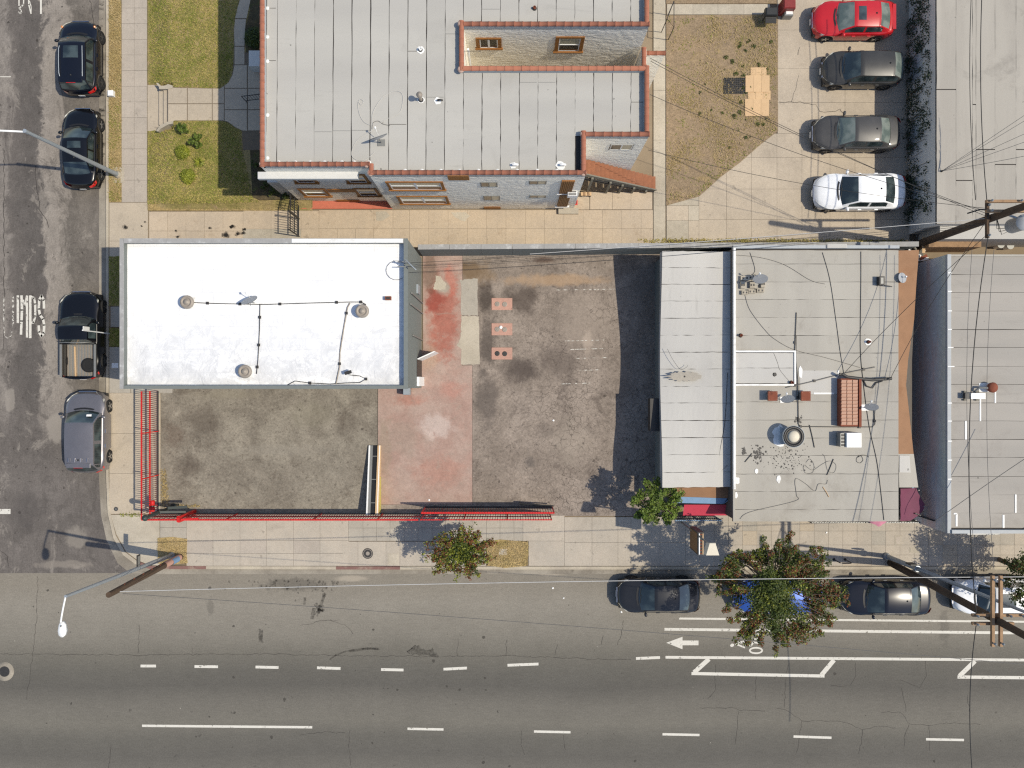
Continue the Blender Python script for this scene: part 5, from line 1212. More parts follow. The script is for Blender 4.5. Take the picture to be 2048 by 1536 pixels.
# ---- east shop roof
T = thing('turbine_vent','brown turbine vent with a white base on the dusty right roof','roof vent',P(1983,775,ZE_))
c = P(1985,775,ZE_+.3); MB().lathe([(.12,0),(.13,.15),(.22,.2),(.24,.33),(.15,.42),(0,.44)],(c.x,c.y,ZE_),16).build('turbine',MT['rust'],T); MB().bbox(c.x-.45,c.x+.3,c.y-.2,c.y+.2,ZE_-.01,ZE_+.02,.01).build('flashing',MT['white_trim'],T)
MB().tube([P(1950,782,ZE_+.1),P(1960,775,ZE_+.25),P(1976,776,ZE_+.3)],.05,8).build('elbow',MT['grey_metal'],T)
T = thing('skid_unit','small white unit on dark blocks on the dusty right roof','air conditioner',P(1945,792,ZE_))
a = P(1934,786,ZE_+.25); b = P(1969,798,ZE_+.25); MB().bbox(a.x+.1,b.x,b.y,a.y,ZE_+.1,ZE_+.34,.015).build('case',MT['white_metal'],T); MB().box(a.x-.1,a.x+.098,b.y+.01,a.y-.01,ZE_+.1,ZE_+.3).build('grille',MT['dark_metal'],T)
for x in (a.x-.05,a.x+.5):
    for y in (b.y-.08,a.y+.02): MB().box(x,x+.13,y,y+.07,ZE_,ZE_+.12).build('block',MT['grey_wood'],T)
# ------------------------------------------------------------------ vehicles
def interp(x, pts):
    pts = sorted(pts)
    if x <= pts[0][0]: return pts[0][1]
    for (a, va), (b, vb) in zip(pts[:-1], pts[1:]):
        if x <= b:
            u = (x-a)/(b-a); return va+(vb-va)*u
    return pts[-1][1]
def smooth_interp(x, pts):
    d = .03; return (interp(x-d,pts)+2*interp(x,pts)+interp(x+d,pts))/4
STY = {
 'sedan': dict(H=1.45, top=[(-1,.62),(-.97,.84),(-.93,.98),(-.62,1.02),(-.3,.98),(.38,.96),(.5,.92),(.82,.80),(.93,.72),(.975,.60),(1,.48)], cowl=.42, rf=.10, rr=-.40, rb=-.70, xw=(.62,-.60)),
 'coupe': dict(H=1.43, top=[(-1,.62),(-.97,.86),(-.92,1.0),(-.72,1.04),(-.3,.98),(.36,.96),(.5,.92),(.82,.80),(.93,.72),(.975,.60),(1,.48)], cowl=.40, rf=.06, rr=-.48, rb=-.80, xw=(.62,-.60)),
 'suv': dict(H=1.66, top=[(-1,.62),(-.985,.90),(-.95,1.04),(-.6,1.06),(.38,1.03),(.5,1.0),(.8,.90),(.93,.82),(.975,.68),(1,.52)], cowl=.46, rf=.20, rr=-.76, rb=-.93, xw=(.62,-.62)),
 'hatch': dict(H=1.50, top=[(-1,.62),(-.985,.88),(-.95,1.02),(-.6,1.04),(.40,.98),(.5,.94),(.8,.80),(.93,.70),(.975,.58),(1,.46)], cowl=.48, rf=.14, rr=-.62, rb=-.94, xw=(.62,-.62)),
 'pickup': dict(H=1.70, top=[(-1,.98),(-.9,1.0),(-.18,1.02),(.34,1.03),(.48,1.0),(.8,.94),(.94,.86),(.98,.70),(1,.50)], cowl=.36, rf=.16, rr=-.11, rb=-.17, xw=(.66,-.58)),
}
def car(name, label, cat, box, face, style, paint_, glass='car_glass', rim='rim', sunroof=False, rails=False, group=None, pale_rear=False, spoiler=False, H=None, amber=False, z0=0.0):
    st = STY[style]; H = H or st['H']
    l, r, t_, b = box
    zo, zi = .85, .38
    zx = lambda px, left: zo if ((px < CX) == left) else zi
    xl = X_(l, zo if l < CX else zi); xr = X_(r, zi if r < CX else zo)
    yt = Y_(t_, zo if t_ < CY else zi); yb = Y_(b, zi if b < CY else zo)
    cx, cy = (xl+xr)/2, (yt+yb)/2
    if face == 'N': L, W, rz = yt-yb, xr-xl, math.pi/2
    else: L, W, rz = xr-xl, yt-yb, math.pi
    T = thing(name, label, cat, (cx, cy, z0), rz, group)
    hl, hw = L/2, W/2
    NS = 64; bm = MB(); wr = .325; xwf, xwr = st['xw'][0]*hl, st['xw'][1]*hl
    fz = H/STY[style]['H'] if style != 'pickup' else 1.0
    def half(u):   # plan half width factor
        f = 1 - .10*abs(u)**5 - (.12*max(0,(u-.55)/.45)**2 if u > 0 else .06*max(0,(-u-.7)/.3)**2)
        return f
    def nose(x, yf, u):  # curved bumpers in plan
        k = sm(.6,1.0,abs(u)); return x - math.copysign(1,u)*k*(.17 if u > 0 else .12)*hl*.9*abs(yf)**2.6*.55
    def zbot(x):
        z = .24
        for xw in (xwf, xwr):
            d = abs(x-xw)
            if d < wr+.06: z = max(z, .31 + math.sqrt(max(0,(wr+.06)**2-d*d)))
        return z
    ring = []
    def topz(u): return smooth_interp(u, st['top'])
    yfs = [1.0, .985, .95, .86, .70, .45, .2, 0.0]
    us = [-1 + 2*k/NS for k in range(NS+1)]
    for u in us:
        x = u*hl; w = hw*half(u); zt = topz(u); zb = min(zbot(x), zt-.1)
        row = []
        sid = [(.965, zb), (.992, zb+.3*(zt-zb)), (1.0, zb+.55*(zt-zb)), (.985, zb+.78*(zt-zb)), (.955, zt-.055), (.90, zt-.012), (.74, zt+.012), (.5, zt+.028), (.25, zt+.036), (0, zt+.038)]
        for f, z in sid: row.append((nose(x,f,u), f*w, z))
        ring.append(row)
    nr = len(ring[0]); full = 2*nr-1; vs = []
    for row in ring:
        vs += row + [(x,-y,z) for x,y,z in row[-2::-1]]
    fs = []
    bed0, bed1 = -.955, -.20
    for i in range(NS):
        um = (us[i]+us[i+1])/2
        for k in range(full-1):
            if style == 'pickup' and bed0 < um < bed1 and 5 <= k <= full-2-5: continue
            fs.append((i*full+k, (i+1)*full+k, (i+1)*full+k+1, i*full+k+1))
    bm.add(vs, fs, True)
    bm.add([vs[k] for k in range(full)], [tuple(range(full))]); bm.add([vs[NS*full+k] for k in range(full)], [tuple(range(full-1,-1,-1))])
    body = bm.build('body', MT[paint_], T, local=True)
    MB().box(-hl*.93, hl*.93, -hw*.82, hw*.82, .2, .5).build('underbody', MT['black_plastic'], T, local=True)
    # greenhouse
    cw, rf, rr_, rb = st['cowl'], st['rf'], st['rr'], st['rb']
    Hs = H - .075
    gx = []
    for a, b_, n in ((cw, rf, 8), (rf, rr_, 12), (rr_, rb, 8)):
        for k in range(n): gx.append(a+(b_-a)*k/n)
    gx.append(rb); zone = [0]*8+[1]*12+[2]*8
    wroof, wcow, wrear = .70*hw, .85*hw, (.80*hw if style in ('sedan','coupe') else .82*hw)
    rows = []
    for i, u in enumerate(gx):
        zb_ = topz(u)-.01
        if u >= rf: s_ = (cw-u)/(cw-rf); we = wcow+(wroof-wcow)*s_**.9; e = s_
        elif u >= rr_: s_ = 1.0; q = (rf-u)/(rf-rr_); we = wroof*(1+.03*math.sin(q*math.pi)) ; e = 1.0
        else: s_ = (u-rb)/(rr_-rb); we = wrear+(wroof-wrear)*s_**.9; e = s_
        drop = 0.0 if not (rr_ <= u <= rf) else .05*((rf-u)/(rf-rr_))**2 + .02*(1-(rf-u)/(rf-rr_))**2
        ze = zb_ + (Hs-drop-zb_)*max(0,e)**.92
        wb = hw*half(u)*.905
        wb = max(wb, we+.01)
        rows.append((u*hl, wb, zb_, we, ze, s_))
    def topp(i, v):
        x, wb, zb_, we, ze, s_ = rows[i]
        cr = .075*(1-v*v)*(1.0 if zone[min(i,len(zone)-1)] == 1 else max(.15, s_))
        bulge = 0
        u = gx[i]
        if u > rf: bulge = .16*(1-v*v)*(1-(s_))
        elif u < rr_: bulge = -.10*(1-v*v)*(1-s_)
        return (x+bulge, v*we, ze+cr)
    VS = [-1,-.93,-.78,-.5,-.2,.2,.5,.78,.93,1]
    def patch(nm, i0, i1, j0, j1, mat, parent=T):
        m = MB(); vv = []; ff = []; nj = j1-j0+1
        for i in range(i0, i1+1):
            for j in range(j0, j1+1): vv.append(topp(i, VS[j]))
        for i in range(i1-i0):
            for j in range(j1-j0): ff.append((i*nj+j, i*nj+j+1, (i+1)*nj+j+1, (i+1)*nj+j))
        m.add(vv, [f[::-1] for f in ff], True); return m.build(nm, MT[mat], parent, local=True)
    patch('windshield', 0, 7, 1, 8, glass)
    patch('roof', 7, 20, 0, 9, paint_)
    patch('rear_window', 21, 27, 1, 8, 'car_glass_pale' if pale_rear else glass)
    pil = MB()
    def addp(i0, i1, j0, j1):
        vv = []; nj = j1-j0+1
        for i in range(i0, i1+1):
            for j in range(j0, j1+1): vv.append(topp(i, VS[j]))
        pil.add(vv, [(i*nj+j, (i+1)*nj+j, (i+1)*nj+j+1, i*nj+j+1) for i in range(i1-i0) for j in range(j1-j0)], True)
    for a, b_ in ((0,7),(20,28)): addp(a,b_,0,1); addp(a,b_,8,9)
    addp(20,21,1,8); addp(27,28,1,8)
    sides = {1: MB(), -1: MB()}; pl = MB()
    bcol = {13} if style != 'pickup' else set()
    for sgn in (1,-1):
        for i in range(len(rows)-1):
            def sp(i_, v):
                x, wb, zb_, we, ze, s_ = rows[i_]; return (x, sgn*(wb+(we-wb)*v), zb_+(ze-zb_)*v)
            gl = (3 <= i <= 23) and i not in bcol and not (style in ('sedan','coupe') and i > 22) and not (style in ('suv',) and i in (20,))
            if style == 'pickup': gl = 4 <= i <= 18
            for (v0, v1, isg) in ((0,.10,False),(.10,.86,True),(.86,1,False)):
                q = [sp(i,v0), sp(i+1,v0), sp(i+1,v1), sp(i,v1)]
                if sgn > 0: q = q[::-1]
                (sides[sgn] if (isg and gl) else pl).add(q, [(0,1,2,3)], True)
        sides[sgn].build('side_window', MT['car_glass'], T, local=True)
    pl.v += []; off = len(pil.v); pil.v += pl.v; pil.f += [[k+off for k in f] for f in pl.f]; pil.sm += pl.sm
    pil.build('window_pillars', MT[paint_], T, local=True)
    # cowl and wipers
    xc = cw*hl; zc = topz(cw)+.045
    m = MB(); n = 10; vv = []
    for k in range(n+1):
        v = -1+2*k/n; y = v*hw*.80; xx = xc+.16*(1-v*v)+.02; zq = zc - .05*abs(v)**3
        vv += [(xx, y, zq-.03+.006), (xx+.085, y, zq-.035+.004)]
    m.add(vv, [(2*k,2*k+2,2*k+3,2*k+1) for k in range(n)], True); m.build('cowl', MT['black_plastic'], T, local=True)
    for s_ in (-.05,.42): 
        a = Vector((xc+.10,hw*s_,zc+.03)); MB().tube([a, a+Vector((-.06,-hw*.55,.035))], .010, 5).build('wiper', MT['black_plastic'], T, local=True)
    # wheels
    for xw in (xwf, xwr):
        for sgn in (1,-1):
            yo = sgn*(hw*.965)
            c = Vector((xw, yo-sgn*.10, wr)); ax_ = (0,sgn,0)
            Wh = MB().lathe([(.20,-.11),(wr-.02,-.11),(wr,-.08),(wr,.07),(wr-.025,.105),(.215,.108),(.20,.09)], c, 24, True, ax_).build('wheel', MT['rubber'], T, local=True)
            MB().lathe([(.205,-.05),(.208,.09),(.19,.075)], c, 20, True, ax_).build('rim', MT[rim], Wh, local=True)
            m = MB()
            for k in range(5):
                a = k*2*math.pi/5+.3; d = Vector((math.cos(a),0,math.sin(a))); p_ = c+Vector((0,sgn*.085,0))
                m.bar(p_+d*.03, p_+d*.20, .05, .025, (0,1,0))
            m.lathe([(.05,.06),(.045,.095),(0,.10)], c, 12, True, ax_); m.build('spokes', MT[rim], Wh, local=True)
            MB().lathe([(.19,.02),(.0,.03)], c, 16, False, ax_).build('brake_disc', MT['dark_metal'], Wh, local=True)
    # lights
    for sgn in (1,-1):
        zf = topz(.9)-.05; m = MB(); vv = []
        for (u, f, dz) in ((.955,.52,-.02),(.915,.80,-.015),(.80,.945,-.025),(.72,.955,-.045),(.80,.975,-.13),(.92,.88,-.13),(.965,.60,-.12)):
            w = hw*half(u); vv.append((nose(u*hl,f,u)+.025, sgn*(f*w+.018), topz(u)+dz+.03))
        c = Vector((sum(v[0] for v in vv)/7, sum(v[1] for v in vv)/7, sum(v[2] for v in vv)/7+.015)); vv.append(tuple(c))
        m.add(vv, [((k,(k+1)%7,7) if sgn > 0 else ((k+1)%7,k,7)) for k in range(7)], False); m.build('headlight', MT['lamp_clear'], T, local=True)
        if amber: MB().lathe([(.06,0),(.05,.03),(0,.04)], (nose(.8*hl,.94,.8)+.03, sgn*hw*half(.8)*.93, topz(.8)+.0), 8).build('indicator', MT['lamp_amber'], T, local=True)
        m = MB(); vv = []
        for (u, f, dz) in ((-.985,.62,-.10),(-.955,.86,-.06),(-.88,.955,-.08),(-.84,.975,-.14),(-.90,.985,-.26),(-.97,.90,-.28),(-1.0,.66,-.26)):
            w = hw*half(u); vv.append((nose(u*hl,f,u)-.03, sgn*(f*w+.02), topz(max(u,-.9))+dz+.01))
        c = Vector((sum(v[0] for v in vv)/7, sum(v[1] for v in vv)/7, sum(v[2] for v in vv)/7)) + Vector((-.02,sgn*.01,.01)); vv.append(tuple(c))
        m.add(vv, [((k,(k+1)%7,7) if sgn < 0 else ((k+1)%7,k,7)) for k in range(7)], False); m.build('tail_light', MT['lamp_red'], T, local=True)
        # mirror
        xm = (cw-.09)*hl; y = sgn*(hw*.95); z = topz(cw)+.06
        MB().tube([(xm,y-.02*sgn,z-.05),(xm-.01,y+sgn*.04,z)], .03, 6).build('mirror_arm', MT['black_plastic'], T, local=True)
        m = MB(); m.lathe([(.0,-.11),(.06,-.08),(.08,0),(.06,.08),(0,.11)], (xm-.01,y+sgn*.075,z+.03), 10, True, (-.25,sgn,0)); m.build('mirror', MT[paint_], T, local=True)
        for u in ((.02,-.34) if style != 'pickup' else (.02,)):
            w = hw*half(u); MB().bbox(u*hl-.09,u*hl+.09,sgn*w*.985,sgn*(w+.03),topz(u)-.2,topz(u)-.165,.006).build('door_handle', MT[paint_] if paint_ != 'p_silver' else MT['chrome'], T, local=True)
        if rails: MB().tube([topp(9,.84*sgn)[0:2]+(topp(9,.84*sgn)[2]+.02,)]+[topp(i,.86*sgn)[0:2]+(topp(i,.86*sgn)[2]+.055,) for i in range(10,19)]+[topp(19,.84*sgn)[0:2]+(topp(19,.84*sgn)[2]+.02,)], .02, 6).build('roof_rail', MT['galv'], T, local=True)
    # grille, plates, badge
    xg = hl*.985
    MB().bbox(xg-.06,xg+.012,-hw*.34,hw*.34,.50,.60,.008).build('grille', MT['black_plastic'], T, local=True)
    MB().box(xg+.012,xg+.022,-.15,.15,.36,.47).build('front_plate', MT['paper'], T, local=True)
    MB().box(-hl-.012,-hl-.002,-.15,.15,.50,.61).build('rear_plate', MT['paper'], T, local=True)
    MB().bar((nose(hl*.97,.0,.97)+.02,-hw*.45,topz(.97)+.0),(nose(hl*.97,0,.97)+.02,hw*.45,topz(.97)+.0),.03,.03).build('grille_trim', MT['chrome'], T, local=True)
    if style != 'pickup':
        u = rr_+.05; i = 19; c = topp(i,0); MB().lathe([(.05,0),(.03,.04),(0,.05)], (c[0]+.05,0,c[2]-.005), 8).build('antenna', MT['black_plastic'], T, local=True)
        m = MB(); xb_ = rb*hl
        if style == 'suv': 
            c = topp(20,0); MB().bbox(c[0]-.16,c[0]+.04,-wroof*.86,wroof*.86,c[2]-.03,c[2]+.01,.01).build('rear_spoiler', MT[paint_], T, local=True)
            MB().bar((c[0]-.165,-.22,c[2]-.005),(c[0]-.165,.22,c[2]-.005),.02,.025).build('brake_light', MT['lamp_red'], T, local=True)
    if spoiler: MB().bbox(-hl*.95,-hl*.87,-hw*.72,hw*.72,topz(-.93)+.05,topz(-.93)+.09,.01).build('boot_spoiler', MT[paint_], T, local=True)
    if sunroof:
        m = MB(); i0, i1 = 9, 13; vv = []
        for i in range(i0,i1+1):
            for v in (-.55,-.2,.2,.55): q = topp(i,v); vv.append((q[0],q[1],q[2]+.008))
        m.add(vv, [(i*4+j,(i+1)*4+j,(i+1)*4+j+1,i*4+j+1) for i in range(i1-i0) for j in range(3)], True); m.build('sunroof', MT['car_glass'], T, local=True)
    if style == 'pickup':
        x0_, x1_ = bed0*hl+.03, bed1*hl-.03; w = hw*.80; zt = topz(-.5)
        bed = MB().box(x0_,x1_,-w,w,.52,.56).build('bed_floor', MT['grey_metal'], T, local=True)
        for k in range(11):
            y = -w+.05+(2*w-.1)*k/10; MB().box(x0_+.02,x1_-.02,y-.025,y+.025,.56,.585).build('bed_rib', MT['vent_grey'], bed, local=True)
        m = MB().box(x0_,x1_,w,w+.03,.52,zt+.02).box(x0_,x1_,-w-.03,-w,.52,zt+.02).box(x0_-.03,x0_,-w,w,.52,zt+.01).box(x1_,x1_+.03,-w,w,.52,zt+.01)
        m.build('bed_wall', MT[paint_], T, local=True)
        for sgn in (1,-1): MB().bbox(x0_,x1_,sgn*(w-.01),sgn*(w+.10),zt+.021,zt+.05,.01).build('bed_rail_cap', MT['grey_metal'], T, local=True)
        xb_ = rb*hl-.04; zb_ = H-.1
        MB().tube([(xb_,-w,zt+.03),(xb_,-w*.78,zb_),(xb_,w*.78,zb_),(xb_,w,zt+.03)], .02, 6).build('headache_rack', MT['grey_metal'], T, local=True)
    T['L'] = L; 
    return T, hl, hw, topz, topp
# along the side street (facing north)
g1 = 'cars parked along the side street'
car('parked_car','black SUV with sunroof and silver roof rails at the top left','car',(120,205,38,194),'N','suv','p_navy',sunroof=True,rails=True,rim='rim_dark',group=g1,amber=True,H=1.62)
car('parked_car','black sedan with sunroof parked under the slanting lamp post','car',(126,204,212,380),'N','sedan','p_black',sunroof=True,rim='rim',group=g1)
tk = car('pickup_truck','black pickup truck with a spare wheel lying in its open bed','pickup truck',(120,210,581,759),'N','pickup','p_black',rim='rim_dark',group=g1,H=1.64)
cr_ = car('parked_car','silver grey SUV parked beside the red fence corner','car',(132,221,781,946),'N','suv','p_silver',rim='rim',group=g1,H=1.60)
T, hl, hw, topz, topp = cr_
a = topp(4,-.55); MB().bar((a[0]+.10,a[1]-.12,a[2]+.022),(a[0]+.10,a[1]+.12,a[2]+.03),.10,.006,(.4,0,1)).build('windshield_paper',MT['paper'],T,local=True)
for k in range(4): MB().box(-hl*.70,-hl*.61,-.45+.3*k-.012,-.45+.3*k+.012,1.60,1.612).build('roof_strip',MT['chrome'],T,local=True)
# spare wheel in the bed
T0 = tk[0]; c = WORLD[T0] @ Vector((-tk[1]*.68,-tk[2]*.36,.60))
T = thing('spare_wheel','spare wheel with tan rim lying in the pickup bed','wheel',c)
MB().lathe([(.17,0),(.33,.02),(.35,.06),(.35,.16),(.32,.20),(.20,.21),(.17,.19)],c,28).build('tyre',MT['rubber'],T); MB().lathe([(.19,.02),(.19,.15),(.15,.13),(.07,.13),(.06,.17),(0,.17)],c,24).build('rim',MT['tan_steel'],T)
c = WORLD[T0] @ Vector((-tk[1]*.6,tk[2]*.34,.62)); T = thing('timber_plank','pale plank lying along the pickup bed','plank',c); MB().bar(c+Vector((0,-.75,0)),c+Vector((-.05,.75,0)),.07,.04).build('board',MT['card'],T); MB().bar(c+Vector((.05,-.85,.0)),c+Vector((.02,-.55,0)),.05,.03).build('offcut',MT['arm_wood'],T)
# parking court (facing west)
g2 = 'cars parked in the concrete court'
car('parked_car','red sedan with sunroof at the top of the concrete court','car',(1617,1790,4,82),'W','coupe','p_red','car_glass_pale',sunroof=True,group=g2,spoiler=True,pale_rear=True,z0=.14,H=1.44)
car('parked_car','dusty black hatchback just below the red sedan','car',(1637,1804,104,179),'W','hatch','p_black2',rim='rim_dark',group=g2,pale_rear=True,z0=.14)
car('parked_car','dusty dark grey sedan above the white sedan','car',(1617,1800,232,306),'W','sedan','p_dusty','car_glass_pale',rim='rim_dark',group=g2,pale_rear=True,z0=.14)
car('parked_car','white sedan at the bottom of the concrete court','car',(1620,1811,348,424),'W','sedan','p_white',group=g2,z0=.14)
# along the wide road (facing west)
g3 = 'cars parked along the wide road'
car('parked_car','charcoal sedan left of the big street tree','car',(1231,1402,1153,1226),'W','sedan','p_char',rim='rim_dark',group=g3)
car('parked_car','blue car hidden under the big street tree','car',(1462,1645,1155,1228),'W','hatch','p_blue',group=g3)
car('parked_car','black sedan with sun glints right of the big street tree','car',(1674,1864,1157,1231),'W','sedan','p_navy',rim='rim_dark',group=g3)
car('parked_car','white SUV with a dark sunroof behind the utility pole crossarms','car',(1897,2082,1154,1228),'W','suv','p_white',sunroof=True,group=g3)
# ------------------------------------------------------------------ plants
NR = np.random.default_rng(5)
def leaves(name, mat, parent, C, n, size, spread, kind=None, flat=.0, label=None, cat=None, aspect=1.6, local=False):
    """n small pointed leaves scattered round the cluster points C (list of (x,y,z,radius))"""
    C = np.array(C, float); w = C[:,3]**2; idx = NR.choice(len(C), n, p=w/w.sum())
    d = NR.normal(size=(n,3)); d /= np.linalg.norm(d, axis=1)[:,None]
    rad = C[idx,3]*NR.random(n)**.45*spread
    p = C[idx,:3] + d*rad[:,None]*np.array([1,1,.75])
    u = NR.normal(size=(n,3)); u[:,2] *= .55; u /= np.linalg.norm(u, axis=1)[:,None]
    nrm = d*.6 + np.array([0,0,.9+flat]) + NR.normal(size=(n,3))*.55
    v = np.cross(nrm, u); v /= np.linalg.norm(v, axis=1)[:,None]+1e-9
    s = size*(.6+.8*NR.random(n))[:,None]
    a = p - u*s*.5; b = p + v*s*.5/aspect; c = p + u*s*.5; e = p - v*s*.5/aspect
    vs = np.stack([a,e,c,b],1).reshape(-1,3)
    me = bpy.data.meshes.new(name); me.vertices.add(n*4); me.vertices.foreach_set('co', vs.astype(np.float32).ravel())
    me.loops.add(n*4); me.loops.foreach_set('vertex_index', np.arange(n*4, dtype=np.int32))
    me.polygons.add(n); me.polygons.foreach_set('loop_start', np.arange(0,n*4,4,dtype=np.int32)); me.polygons.foreach_set('loop_total', np.full(n,4,dtype=np.int32))
    me.materials.append(mat); me.update(calc_edges=True); me.validate()
    o = bpy.data.objects.new(name, me); col.objects.link(o)
    if parent is not None:
        o.parent = parent
        if not local and parent in WORLD: o.matrix_parent_inverse = WORLD[parent].inverted()
    return tag(o, label, cat, kind=kind)
def tree(label, base, center, rx, ry, rz, nclus, mats, trunk_r, group, seed, size=.11, cr=.42, spikes=0, inner=.5):
    rr = random.Random(seed)
    T = thing('street_tree', label, 'tree', (base[0],base[1],.13), group=group)
    base = Vector((base[0],base[1],.1)); center = Vector(center)
    C = []; limbs = MB()
    fork = base.lerp(center, .45) + Vector((0,0,-.2)); fork.z = max(.8, base.z+(center.z-rz-base.z)*.7+.2)
    MB().tube([base, base.lerp(fork,.5)+Vector((rr.uniform(-.05,.05),rr.uniform(-.05,.05),0)), fork], [trunk_r*1.25,trunk_r,trunk_r*.85], 9).build('trunk', MT['bark'], T)
    for k in range(nclus):
        while True:
            q = Vector((rr.uniform(-1,1),rr.uniform(-1,1),rr.uniform(-1,1)))
            if .22 < q.length < 1: break
        q = q*(.55+.5*rr.random()) if q.length < .6 else q
        p = center + Vector((q.x*rx, q.y*ry, q.z*rz)); C.append((p.x,p.y,p.z, cr*rr.uniform(.6,1.2)))
        if k % 2 == 0:
            mid = fork.lerp(p,.5) + Vector((rr.uniform(-.15,.15),rr.uniform(-.15,.15),rr.uniform(0,.25)))
            limbs.tube([fork, mid, p], [trunk_r*.45,trunk_r*.25,.012], 5)
    for k in range(nclus//4): C.append((center.x+rr.gauss(0,.25)*rx, center.y+rr.gauss(0,.25)*ry, center.z+rz*rr.uniform(.1,.8), cr*rr.uniform(.6,1.0)))
    for k in range(spikes):
        a = (k+rr.uniform(-.6,.6))*2.39996; p = center + Vector((math.cos(a)*rx*rr.uniform(.75,1.3), math.sin(a)*ry*rr.uniform(.75,1.3), rr.uniform(-.4,.7)*rz))
        st_ = center + (p-center)*inner
        limbs.tube([st_, st_.lerp(p,.5)+Vector((0,0,.12)), p], [.02,.015,.006], 4)
        for u in ((.55,.75,.9,1.0) if inner > .3 else (.15,.3,.45,.6,.75,.88,1.0)): q = st_.lerp(p,u); C.append((q.x+rr.gauss(0,.05),q.y+rr.gauss(0,.05),q.z+(0 if inner > .3 else .25*math.sin(u*3.1)),.16 if inner > .3 else .13+.12*(1-u)))
    limbs.build('limbs', MT['bark'], T)
    cz = center
    for q, (nm, mat, n, sz) in enumerate(mats):
        if q == 0: sub = C
        else:
            sub = [c for c in C if rr.random() < (.45 if 'red' in nm else .5) and (math.hypot((c[0]-cz.x)/rx, (c[1]-cz.y)/ry) > (.5 if 'red' in nm else 0) )] or C
        leaves(nm, MT[mat], T, sub, n, sz, 1.0)
    return T
g = 'street trees along the wide road'
tree('small street tree with reddish shoots beside the red gate', XY(975,1090), (P(921,1104,3.0).x,P(921,1104,3.0).y,2.9), 1.35,1.08,.7, 16, [('crown','lf_green',4200,.085),('young_leaves','lf_yel',3800,.09),('red_shoots','lf_red',2600,.085)], .06, g, 3, cr=.24, spikes=64, inner=.06)
tree('bright green bushy tree at the corner of the low silver roof', XY(1302,1022), (P(1314,1003,2.8).x,P(1314,1003,2.8).y,2.7), .95,.88,.75, 22, [('crown','lf_bright',5200,.11),('inner_leaves','lf_green',1500,.10)], .05, g, 8, cr=.28, spikes=30)
c = P(1549,1184,4.8)
tree('big street tree with rusty tinged leaves over the blue car', XY(1492,1120), (c.x,c.y,4.8), 2.4,2.1,1.35, 74, [('crown','lf_green',21000,.095),('young_leaves','lf_yel',3800,.09),('red_shoots','lf_red',8500,.085)], .11, g, 23, cr=.46, spikes=80)
tree('street tree cut by the right edge above the white SUV', (24.3,-8.75), (24.3,-8.75,3.7), 1.85,1.65,1.2, 70, [('crown','lf_green',12000,.10),('red_shoots','lf_red',2500,.085)], .1, g, 31, cr=.45, spikes=20)
def ball(px, py, r, label, name, mat, mat2, z=.5, n=700, size=.07, cat='shrub', group=None, flat=.7):
    c = P(px,py,z+r*.7); T = thing(name, label, cat, (c.x,c.y,z-.05), group=group)
    C = []
    for k in range(60):
        th_ = math.acos(1-2*(k+.5)/60*.62); ph = k*2.39996; C.append((c.x+r*.82*math.sin(th_)*math.cos(ph), c.y+r*.82*math.sin(th_)*math.sin(ph), z+r*.25+r*flat*math.cos(th_), r*.26))
    leaves('foliage', MT[mat], T, C, n, size, 1.0); leaves('new_growth', MT[mat2], T, C, n//2, size*.8, 1.1)
    MB().lathe([(r*.72,0),(r*.7,r*.5),(r*.3,r*.78),(0,r*.8)], (c.x,c.y,z), 12).build('stems', MT[mat], T)
    return T
gs = 'clipped round shrubs on the front lawn'
ball(362.5,303,.36,'clipped round yellow green shrub, upper of the two on the front lawn','round_shrub','lf_lime','lf_yel',group=gs)
ball(373.5,351,.38,'clipped round yellow green shrub, lower of the two on the front lawn','round_shrub','lf_lime','lf_yel',group=gs)
def tuft(px, py, r, label, mats, z=.5, stems=14, name='leafy_shrub', group=None, n=420, size=.09):
    c = P(px,py,z+.2); T = thing(name, label, 'shrub', (c.x,c.y,z-.05), group=group); C = []; m = MB(); rr = random.Random(int(px))
    for k in range(stems):
        a = rr.uniform(0,6.28); d = r*rr.uniform(.3,1); tip = Vector((c.x+math.cos(a)*d, c.y+math.sin(a)*d, z+rr.uniform(.15,.5)))
        m.tube([(c.x,c.y,z-.05), tip], [.015,.006], 4); C.append((tip.x,tip.y,tip.z,r*.33)); q = Vector((c.x,c.y,z)).lerp(tip,.6); C.append((q.x,q.y,q.z,r*.25))
    m.build('stems', MT['bark'], T)
    for nm, mt in mats: leaves(nm, MT[mt], T, C, n, size, 1.0)
tuft(368,257,.27,'small leafy green shrub by the front steps',[('foliage','lf_bright'),('dark_leaves','lf_green')])
tuft(392,281,.33,'small leafy green shrub above the round shrubs',[('foliage','lf_bright'),('dark_leaves','lf_green')])
def spiky(px, py, label):
    c = P(px,py,.55); T = thing('spiky_plant', label, 'plant', (c.x,c.y,.45)); m = MB(); rr = random.Random(4)
    for k in range(40):
        a = rr.uniform(0,6.283); l = rr.uniform(.25,.42); h = rr.uniform(.1,.35); d = Vector((math.cos(a),math.sin(a),0)); n = Vector((-d.y,d.x,0))*.018
        b0 = Vector((c.x,c.y,.48)); md = b0+d*l*.5+Vector((0,0,h)); tp = b0+d*l+Vector((0,0,h*.6))
        m.add([b0-n,b0+n,md+n*.8,md-n*.8,tp],[(0,1,2,3),(3,2,4)])
    m.build('leaf_blades', MT['lf_lime'], T); MB().lathe([(.06,0),(.04,.06),(0,.08)],(c.x,c.y,.47),8).build('crown', MT['lf_green'], T)
spiky(399,325,'spiky pale plant between the two round shrubs')
ball(507,72,.5,'dark hedge shrub in the shade of the apartment front','hedge_shrub','lf_green','lf_dark',n=1200,size=.09)
